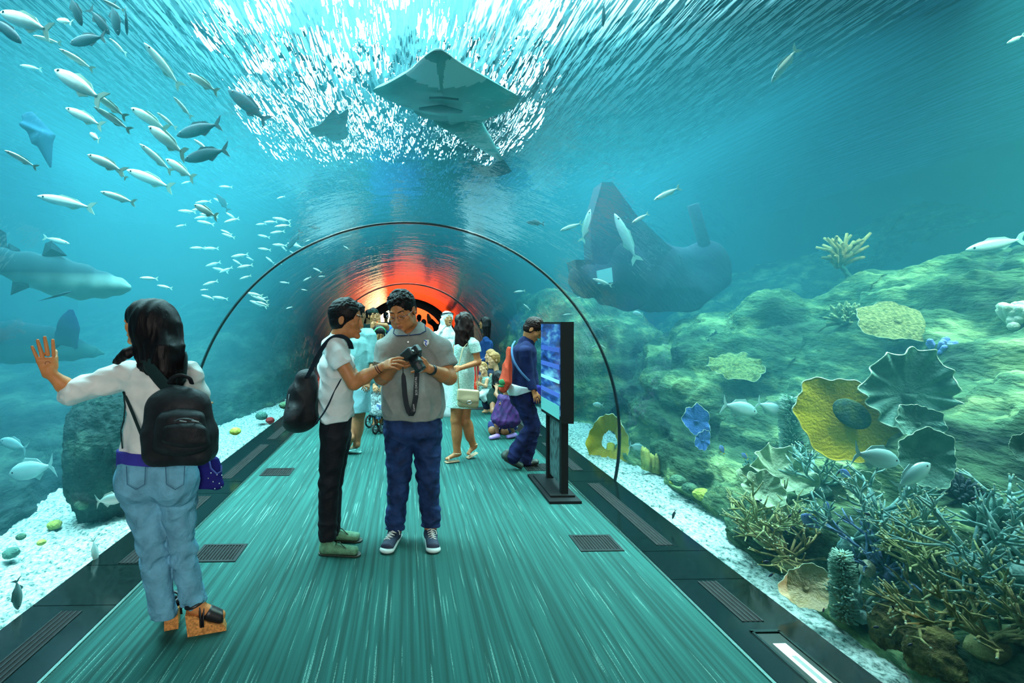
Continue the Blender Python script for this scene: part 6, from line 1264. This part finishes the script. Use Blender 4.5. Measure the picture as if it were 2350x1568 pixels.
# schools: bright slim fish, laid out as the photo shows
bright = [((0, 28), (115, 72)), ((125, 160), (235, 230)), ((215, 215), (290, 270)), ((430, 168), (500, 212)), ((330, 98), (415, 200)), ((85, 450), (215, 478)), ((230, 440), (310, 466)), ((200, 355), (285, 395)), ((290, 390), (395, 432)), ((150, 248), (235, 290)), ((215, 245), (300, 300)), ((380, 365), (445, 410)), ((445, 470), (498, 498)), ((398, 222), (440, 270)), ((300, 248), (385, 300)), ((360, 258), (405, 295)), ((10, 345), (85, 385)), ((250, 88), (290, 125)), ((135, 112), (215, 160)), ((445, 320), (478, 345)), ((340, 290), (425, 355)), ((130, 45), (165, 52)), ((235, 0), (285, 25)), ((75, 82), (140, 100)), ((260, 380), (290, 410)), ((45, 150), (95, 160)), ((205, 305), (228, 322)), ((320, 330), (395, 395))]
for i, (a, b) in enumerate(bright): put_fish('mackerel', a, b, 3.7+rs.uniform(-.3, .6), rs.uniform(-.2, .2), 'slim silver fish sloping down right in the upper left school', 'silver fish of the upper left school', roll=rs.uniform(-.3, .3))
for i in range(46):
    x = rs.uniform(400, 680); y = rs.uniform(420, 700); 
    if (x-930)**2+(y-900)**2 < 385**2 or y > 1150-x*.9+250: continue
    L_ = rs.uniform(18, 44); an = rs.uniform(-.4, .6); put_fish('mackerel', (x, y), (x+L_*math.cos(an), y+L_*math.sin(an)), rs.uniform(5.5, 8), 0, 'small pale fish drifting left of the tunnel seam', 'small fish left of the seam')
for i in range(34):
    x = rs.uniform(560, 900) if i % 3 else rs.uniform(1080, 1400); y = rs.uniform(545, 740) if i % 3 else rs.uniform(600, 800); L_ = rs.uniform(12, 26); an = rs.uniform(-.6, .8)
    if (x-930)**2+(y-740)**2 < 215**2: continue
    q = at(x, y, 8.5)
    if q.x**2+(q.z-TC)**2 < (TR+.25)**2: continue
    put_fish('mackerel', (x, y), (x+L_*math.cos(an), y+L_*math.sin(an)), 8.5, 0, 'tiny pale fish seen through the second tunnel section', 'fish beyond the seam')
for a, b, Y, lb in (((1500, 460), (1560, 430), 5.0, 'bright yellow white fish chunk nearest the wreck fin'), ((1450, 512), (1488, 490), 5.2, 'bright silver fish below the larger bright one right of the wreck fin'), ((1285, 530), (1335, 512), 6, 'pale fish left of the wreck fin'), ((465, 655), (500, 645), 6.2, 'greenish fish left of the seam foot'), ((1770, 190), (1830, 110), 4.4, 'long pale fish streaking up at the upper right'), ((1355, 480), (1335, 555), 6.5, 'slim lilac fish pointing down before the wreck fin'), ((1410, 490), (1462, 600), 6.5, 'slim pale fish diving in front of the wreck fin'), ((1375, 790), (1390, 800), 6.6, 'small white fish below the wreck'), ((2310, 100), (2350, 80), 4.5, 'pinkish fish in the far top right corner'), ((160, 560), (100, 545), 5, 'pale fish above the back of the shark'), ((320, 638), (362, 640), 5.0, 'slim blue fish ahead of the shark snout'), ((360, 655), (395, 662), 5.2, 'slim green fish just right of the blue one ahead of the shark'), ((2215, 575), (2350, 548), 4.6, 'long faint blue fish above the right end of the reef'), ((1360, 640), (1404, 655), 6, 'pale fish below the pale panel')):
    put_fish('mackerel', a, b, Y, 0, lb)
# shark, rays
def shark():
    Y = 4.6; J = lambda px, py, dy=0: at(px, py, Y+dy); m = shade_mat('shark_skin', (.012, .045, .055), (.16, .36, .33), rough=.9, split=at(0, 640, 4.6).z, soft=.05, spec=.05); r = empty('shark', J(150, 690), 0, 'grey shark with pale belly swimming right above the head of the woman', 'shark')
    S = SD(.012, .05); pts = [(-60, 572, 34, .5), (0, 598, 52, .55), (60, 618, 74, .6), (130, 633, 84, .65), (190, 648, 76, .7), (240, 655, 54, .75), (275, 658, 34, .8), (295, 661, 16, .9)]
    for a, b in zip(pts[:-1], pts[1:]): S.cap(J(a[0], a[1], -.1+a[0]*.0005), J(b[0], b[1], -.1+b[0]*.0005), a[2]/2*Y/1200, b[2]/2*Y/1200, side=(0, 0, 1), fa=a[3], fb=b[3], k=.06)
    S.build('body', m, r)
    dk = mat('shark_fin', (.008, .03, .04), rough=.9, spec=.05)
    def fin(pts, nm, dy, t=.025):
        q = [J(x, y, dy) for x, y in pts]; c = sum(q, Vector())/len(q); mb = MB(); n = len(q); mb.add([c+V(0, -t, 0), c+V(0, t, 0)]+q, [(0, 2+i, 2+(i+1) % n) for i in range(n)]+[(1, 2+(i+1) % n, 2+i) for i in range(n)]); mb.build(nm, dk, r)
    fin([(95, 590), (104, 558), (118, 553), (135, 568), (155, 588)], 'dorsal_fin', -.08); fin([(10, 590), (20, 558), (45, 572), (52, 592)], 'dorsal_fin', -.08); fin([(30, 635), (24, 678), (68, 660), (62, 640)], 'pelvic_fin', -.12); fin([(170, 668), (140, 680), (85, 692), (120, 680), (150, 670)], 'pectoral_fin', -.25); fin([(-70, 520), (-10, 520), (14, 535), (18, 575), (12, 620), (-10, 640), (-30, 600), (-70, 590)], 'tail_fin', .05)
shark()
def big_shape(name, label, cat, pts, Y, m, k=.05, res=.014, tagp=()):
    S = SD(res, k); P = [at(x, y, Y+dy) for x, y, r_, dy in pts]
    for i in range(len(P)-1): S.cap(P[i], P[i+1], pts[i][2]*Y/1200, pts[i+1][2]*Y/1200, side=(0, 0, 1), fa=.6)
    return tag(S.build(name, m), label, cat)
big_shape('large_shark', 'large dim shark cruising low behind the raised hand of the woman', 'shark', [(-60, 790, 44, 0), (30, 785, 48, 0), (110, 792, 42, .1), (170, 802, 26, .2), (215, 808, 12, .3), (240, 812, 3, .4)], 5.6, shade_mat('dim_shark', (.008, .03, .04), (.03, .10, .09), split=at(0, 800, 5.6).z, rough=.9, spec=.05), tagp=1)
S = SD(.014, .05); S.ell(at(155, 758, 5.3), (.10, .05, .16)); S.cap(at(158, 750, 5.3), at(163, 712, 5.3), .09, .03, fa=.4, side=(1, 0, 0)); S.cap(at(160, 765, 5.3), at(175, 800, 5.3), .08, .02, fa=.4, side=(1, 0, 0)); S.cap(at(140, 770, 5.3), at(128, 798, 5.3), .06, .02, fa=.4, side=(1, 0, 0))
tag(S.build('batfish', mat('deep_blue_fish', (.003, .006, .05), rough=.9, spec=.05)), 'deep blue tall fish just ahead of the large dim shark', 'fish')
def flat_ray(name, label, outline, spine, z, T, m, m2=None, pred=None, tail=None, parent_parts=None, tilt=0):
    O = [floor_at(x, y, z) for x, y in outline]; n0 = len(O); O2 = []
    for i in range(n0):
        a, b, c, d = O[i-1], O[i], O[(i+1) % n0], O[(i+2) % n0]
        for t in [q/9 for q in range(9)]: O2.append(.5*((2*b)+(c-a)*t+(2*a-5*b+4*c-d)*t*t+(3*b-a-3*c+d)*t**3) if (b-c).length > 0 else b)
    SPN = [floor_at(x, y, z) for x, y in spine]; n = len(O2); K = 24; vs = []
    def near(p):
        best = None
        for a, b in zip(SPN[:-1], SPN[1:]):
            t = max(0, min(1, (p-a).dot(b-a)/(b-a).length_squared)); q = a+(b-a)*t
            if best is None or (q-p).length < (best-p).length: best = q
        return best
    cs = [near(p) for p in O2]; wmax = max((p-c).length for p, c in zip(O2, cs))
    for sgn in (-1, 1):
        for k in range(K+1):
            s = k/K
            for p, c in zip(O2, cs):
                h = T*math.sqrt(max(0, 1-(1-s)**2))**1.4*min(1, .25+(p-c).length/wmax*1.2); q = p+(c-p)*s; lift = (q-c).length*tilt; vs.append(V(q.x, q.y, q.z+sgn*h*(1 if sgn > 0 else .8)+lift))
    fs = []
    for g in (0, 1):
        o = g*(K+1)*n
        for k in range(K):
            for i in range(n): q = (o+k*n+i, o+k*n+(i+1) % n, o+(k+1)*n+(i+1) % n, o+(k+1)*n+i); fs.append(q if g else q[::-1])
    r = empty(name, SPN[0], 0, label, 'ray'); o = mesh_obj('body', vs, fs, m, r, True); o.data.materials.append(m2 or m)
    if pred:
        for f in o.data.polygons: f.material_index = 1 if pred(f.center) else 0
    if tail: MB().tube([floor_at(x, y, z) for x, y, _ in tail], [q[2] for q in tail], n=8).build('tail', m, r, True)
    return r
RB = mat('ray_grey', (.11, .42, .38), rough=.6, noise_scale=1.5, noise_amt=.35); RW = mat('ray_white', (.85, .98, .92), rough=.6)
def main_ray():
    z = 3.5; nose = floor_at(1003, 118, z); b1 = floor_at(935, 170, z); b2 = floor_at(1105, 178, z); ce = floor_at(1012, 190, z)
    def pred(c):
        u = CX+FOC*(c.x*math.cos(YAW)-c.y*math.sin(YAW))/(c.x*math.sin(YAW)+c.y*math.cos(YAW)); v = CY-FOC*(z-CAMZ)/(c.x*math.sin(YAW)+c.y*math.cos(YAW))
        return v < 172+(u-935)*.075 and v > 132 and abs(u-1012) > 4+max(0, (172-v))*.16 and c.z < z+.02
    r = flat_ray('guitar_ray', 'large grey ray with white snout patches gliding over the tunnel', [(988, 122), (1005, 118), (1022, 122), (1060, 150), (1105, 178), (1160, 212), (1190, 232), (1188, 248), (1160, 262), (1120, 262), (1103, 254), (1122, 278), (1095, 284), (1080, 300), (1012, 284), (985, 272), (950, 262), (962, 246), (920, 244), (880, 232), (855, 218), (885, 202), (935, 170), (965, 140)], [(1005, 135), (1030, 255)], z, .13, RB, RW, pred, tilt=.06)
    MB().tube([floor_at(1040, 262, z), floor_at(1080, 300, z), floor_at(1118, 335, z), floor_at(1148, 366, z)], [.22, .16, .09, .03], n=12, flat=.55).build('tail', RB, r, True)
    dk = mat('gill_dark', (.01, .08, .085)); MB().tube([floor_at(962, 215, z-.0)+V(0, 0, -.13), floor_at(1010, 212, z)+V(0, 0, -.14), floor_at(1060, 222, z)+V(0, 0, -.13)], [.02, .06, .02], n=8, flat=.3).build('gill_band', mat('belly_mark', (.03, .15, .16)), r, True)  # darker flat band across the belly
    MB().tube([floor_at(985, 186, z)+V(0, 0, -.135), floor_at(1010, 184, z)+V(0, 0, -.14), floor_at(1052, 190, z)+V(0, 0, -.135)], .009, n=6).build('mouth', dk, r, True)
    MB().prism([floor_at(1118, 334, z), floor_at(1146, 340, z+.1), floor_at(1132, 350, z+.02)], None, (0, .03, .03)).build('tail_fin', RB, r)
main_ray()
flat_ray('ray', 'small dark ray gliding just below the tail of the large ray', [(1072, 375), (1100, 383), (1130, 382), (1150, 370), (1172, 392), (1170, 400), (1135, 412), (1110, 408)], [(1120, 392), (1145, 392)], 3.6, .05, mat('ray_teal', (.005, .06, .08), rough=.9, spec=.1), tilt=.1)
flat_ray('ray', 'dark green ray against the bright ripples left of the large ray', [(708, 300), (735, 288), (765, 262), (778, 270), (800, 262), (795, 292), (797, 322), (765, 330), (752, 316), (725, 318)], [(745, 300), (775, 300)], 3.7, .06, mat('ray_green', (.012, .12, .11)), tilt=.1)
def faint_ray():
    Y = 4.6; S = SD(.012, .03); P = [at(x, y, Y) for x, y in ((62, 262), (75, 300), (100, 320), (108, 345), (116, 385))]; S.cap(P[0], P[2], .05, .10, side=(1, .3, 0), fa=.35); S.cap(at(58, 290, Y), at(105, 310, Y), .07, .06, fa=.4); S.cap(P[2], P[4], .07, .008); tag(S.build('ray', mat('pale_teal_ray', (.015, .08, .13), rough=.9, spec=.05)), 'faint pale ray hanging tail down at the upper left edge', 'ray')
faint_ray()
# ============================================================ FLOOR FITTINGS AND SIGN
GM = mat('grate_metal', (.004, .009, .009), rough=.5, spec=.25); BK = mat('grate_void', (.001, .002, .002), rough=1)
def floor_grate(cx, cy_, w_, d_, label):
    r = empty('floor_grate', (cx, cy_, 0), 0, label, 'floor grate'); fr = MB(); t = .022
    for s in (-1, 1): fr.box((cx+s*(w_/2-t/2), cy_, .003), (t, d_, .006)); fr.box((cx, cy_+s*(d_/2-t/2), .003), (w_-2*t, t, .006))
    fr.build('frame', GM, r); MB().box((cx, cy_, .0006), (w_-2*t, d_-2*t, .001)).build('opening', BK, r); n = 12
    for i in range(n): x = cx-w_/2+t+(w_-2*t)*(i+.5)/n; MB().box((x, cy_, .003), (.008, d_-2*t, .005)).build('slat', GM, r)
for px, py, lb in ((1367, 1247, 'square black floor grate in the carpet nearest the sign stand'), (503, 1270, 'square black floor grate in the carpet behind the woman with raised hand'), (637, 1084, 'square black floor grate in the carpet left of the man in white T-shirt'), (1235, 1073, 'square black floor grate under the feet of the stooping walker'), (1093, 938, 'square black floor grate far along the carpet by the crouching woman')):
    q = floor_at(px, py, 0); floor_grate(q.x, q.y, .30, .27, lb)
def slot_vent(x, y0, y1, label):
    r = empty('slot_vent', (x, (y0+y1)/2, 0), 0, label, 'vent'); L_ = y1-y0; c = (y0+y1)/2; MB().box((x, c, .0058), (.110, L_, .0012)).build('slot', BK, r)
    for i in range(5): MB().box((x-.052+.026*i, c, .0072), (.010, L_, .0035)).build('bar', GM, r)
names = ('nearest', 'second', 'third', 'fourth', 'fifth', 'sixth')
for i, (y0, y1) in enumerate(((2.67, 3.09), (3.60, 5.0), (5.45, 6.7), (7.1, 8.4), (8.8, 10), (10.4, 11.5))): slot_vent(1.80, y0, y1, '%s black slotted vent in the right stone ledge' % names[i])
for i, (y0, y1) in enumerate(((1.6, 2.86), (3.42, 3.62), (4.2, 4.72), (5.25, 6.7), (7, 8.3), (8.7, 9.9))): slot_vent(-1.80, y0, y1, '%s black slotted vent in the left stone ledge' % names[i])
r = empty('recessed_uplight', (1.80, 1.7, 0), 0, 'long recessed light trough with bright tube set in the right ledge', 'light fixture'); y0, y1 = 1.6, 2.58
fr = MB()
for s in (-1, 1): fr.box((1.80+s*.068, (y0+y1)/2, .008), (.012, y1-y0, .008))
fr.box((1.80, y1, .008), (.148, .02, .008)); fr.box((1.80, y0, .008), (.148, .02, .008)); fr.build('frame', mat('dark_chrome', (.10, .13, .12), metal=1, rough=.2), r)
MB().box((1.80, (y0+y1)/2, .0065), (.120, y1-y0-.04, .001)).build('trough', mat('trough_dark', (.02, .03, .025), rough=.3), r)
MB().box((1.80, (y0+y1)/2-.03, .0078), (.062, y1-y0-.14, .0016)).build('light_strip', mat('white_strip', (.7, .8, .78), emit=(.75, .9, .85), estr=.75), r)
MB().box((1.80, (y0+y1)/2+.02, .0090), (.022, .55, .0012)).build('tube', mat('strip_grey', (.25, .32, .30)), r)
# sign stand: a double sided lit panel, seen nearly edge on
def sign():
    c = floor_at(1300, 1146, 0); yaw = 0; x0, x1 = 1.285, 1.415   # thickness across x, width along y
    r = empty('sign_stand', (1.36, c.y+.15, 0), 0, 'tall black information stand with lit panel standing on the right of the carpet', 'sign stand'); bk = mat('sign_black', (.003, .006, .007), rough=.6, spec=.2)
    yn = at(1300, 970, 4.45).y; y_near, y_far = 4.53, 5.20
    bl = floor_at(1267, 1165, 0); br = floor_at(1340, 1162, 0)
    MB().box(((bl.x+br.x)/2, 4.86, .012), (br.x-bl.x, .82, .024)).box(((bl.x+br.x)/2+.005, 4.86, .032), ((br.x-bl.x)*.78, .62, .018)).build('base', bk, r)
    zt = at(1315, 739, y_near).z; zb = at(1315, 973, y_near).z; xa = at(1287.5, 900, y_near).x; xb = at(1317, 900, y_near).x
    for nm, yy, w_ in (('post', 4.62, .035), ('post', 5.08, .03)): MB().box(((xa+xb)/2-.005, yy, (zb+.04)/2+.01), (.062, w_*1.7, zb-.0)).build(nm, bk, r)
    MB().box(((xa+xb)/2-.005, 4.86, .52), (.012, .42, .86)).build('post_panel', mat('sign_grey_print', (.01, .02, .022), rough=.5, noise_scale=16, col2=(.10, .20, .20), stretch=(1, 3, 1)), r)
    MB().box(((xa+xb)/2, (y_near+y_far)/2, (zt+zb)/2), (xb-xa, y_far-y_near, zt-zb)).build('display_case', bk, r)
    m, N, L = new_mat('sign_picture'); out = N.new('ShaderNodeOutputMaterial'); p = N.new('ShaderNodeBsdfPrincipled'); L.new(p.outputs[0], out.inputs[0]); p.inputs['Roughness'].default_value = .15
    g = N.new('ShaderNodeNewGeometry'); mp = N.new('ShaderNodeMapping'); mp.inputs['Scale'].default_value = (0, 1.2, 4.6); L.new(g.outputs['Position'], mp.inputs[0]); n = N.new('ShaderNodeTexNoise'); n.inputs['Scale'].default_value = 2.1; n.inputs['Detail'].default_value = 3; L.new(mp.outputs[0], n.inputs[0])
    cr = N.new('ShaderNodeValToRGB'); L.new(n.outputs['Fac'], cr.inputs[0]); e = cr.color_ramp.elements; e[0].position = .35; e[0].color = (.006, .02, .07, 1); e[1].position = .72; e[1].color = (.18, .50, .60, 1); k = e.new(.5); k.color = (.02, .08, .28, 1); L.new(cr.outputs[0], p.inputs['Base Color']); L.new(cr.outputs[0], p.inputs['Emission Color']); p.inputs['Emission Strength'].default_value = .5
    MB().box((xa-.003, (y_near+y_far)/2, (zt+zb)/2+.02), (.006, y_far-y_near-.03, zt-zb-.08)).build('display_picture', m, r)
    for k_, z_, h_, c_ in ((0, zt-.25, .04, (.04, .09, .40)), (1, zt-.40, .04, (.05, .11, .45)), (2, zt-.53, .03, (.30, .68, .78)), (3, zt-.65, .04, (.06, .12, .48)), (4, zb+.09, .12, (.10, .40, .38))): MB().box((xa-.0075, (y_near+y_far)/2, z_), (.003, y_far-y_near-.05, h_)).build('caption_band', mat('band%d' % k_, c_, emit=c_, estr=.25), r)
sign()
# orange hall: lit shop windows
for i, (x, w_) in enumerate(((-.95, .45), (-1.6, .22))):
    o = MB().box((x*1.25, 29.95, 1.9), (w_*2, .05, 1.6)).build('lit_window', mat('warm_window', (1, .6, .2), emit=(1, .50, .12) if i else (1, .85, .5), estr=3.0)); tag(o, 'tall %s glowing shop window in the orange hall at the tunnel end' % ('narrow orange' if i else 'wide yellow white'), 'window light')
root_, J_ = man_grey(); dslr(J_); man_white(); woman_left(); crowd()
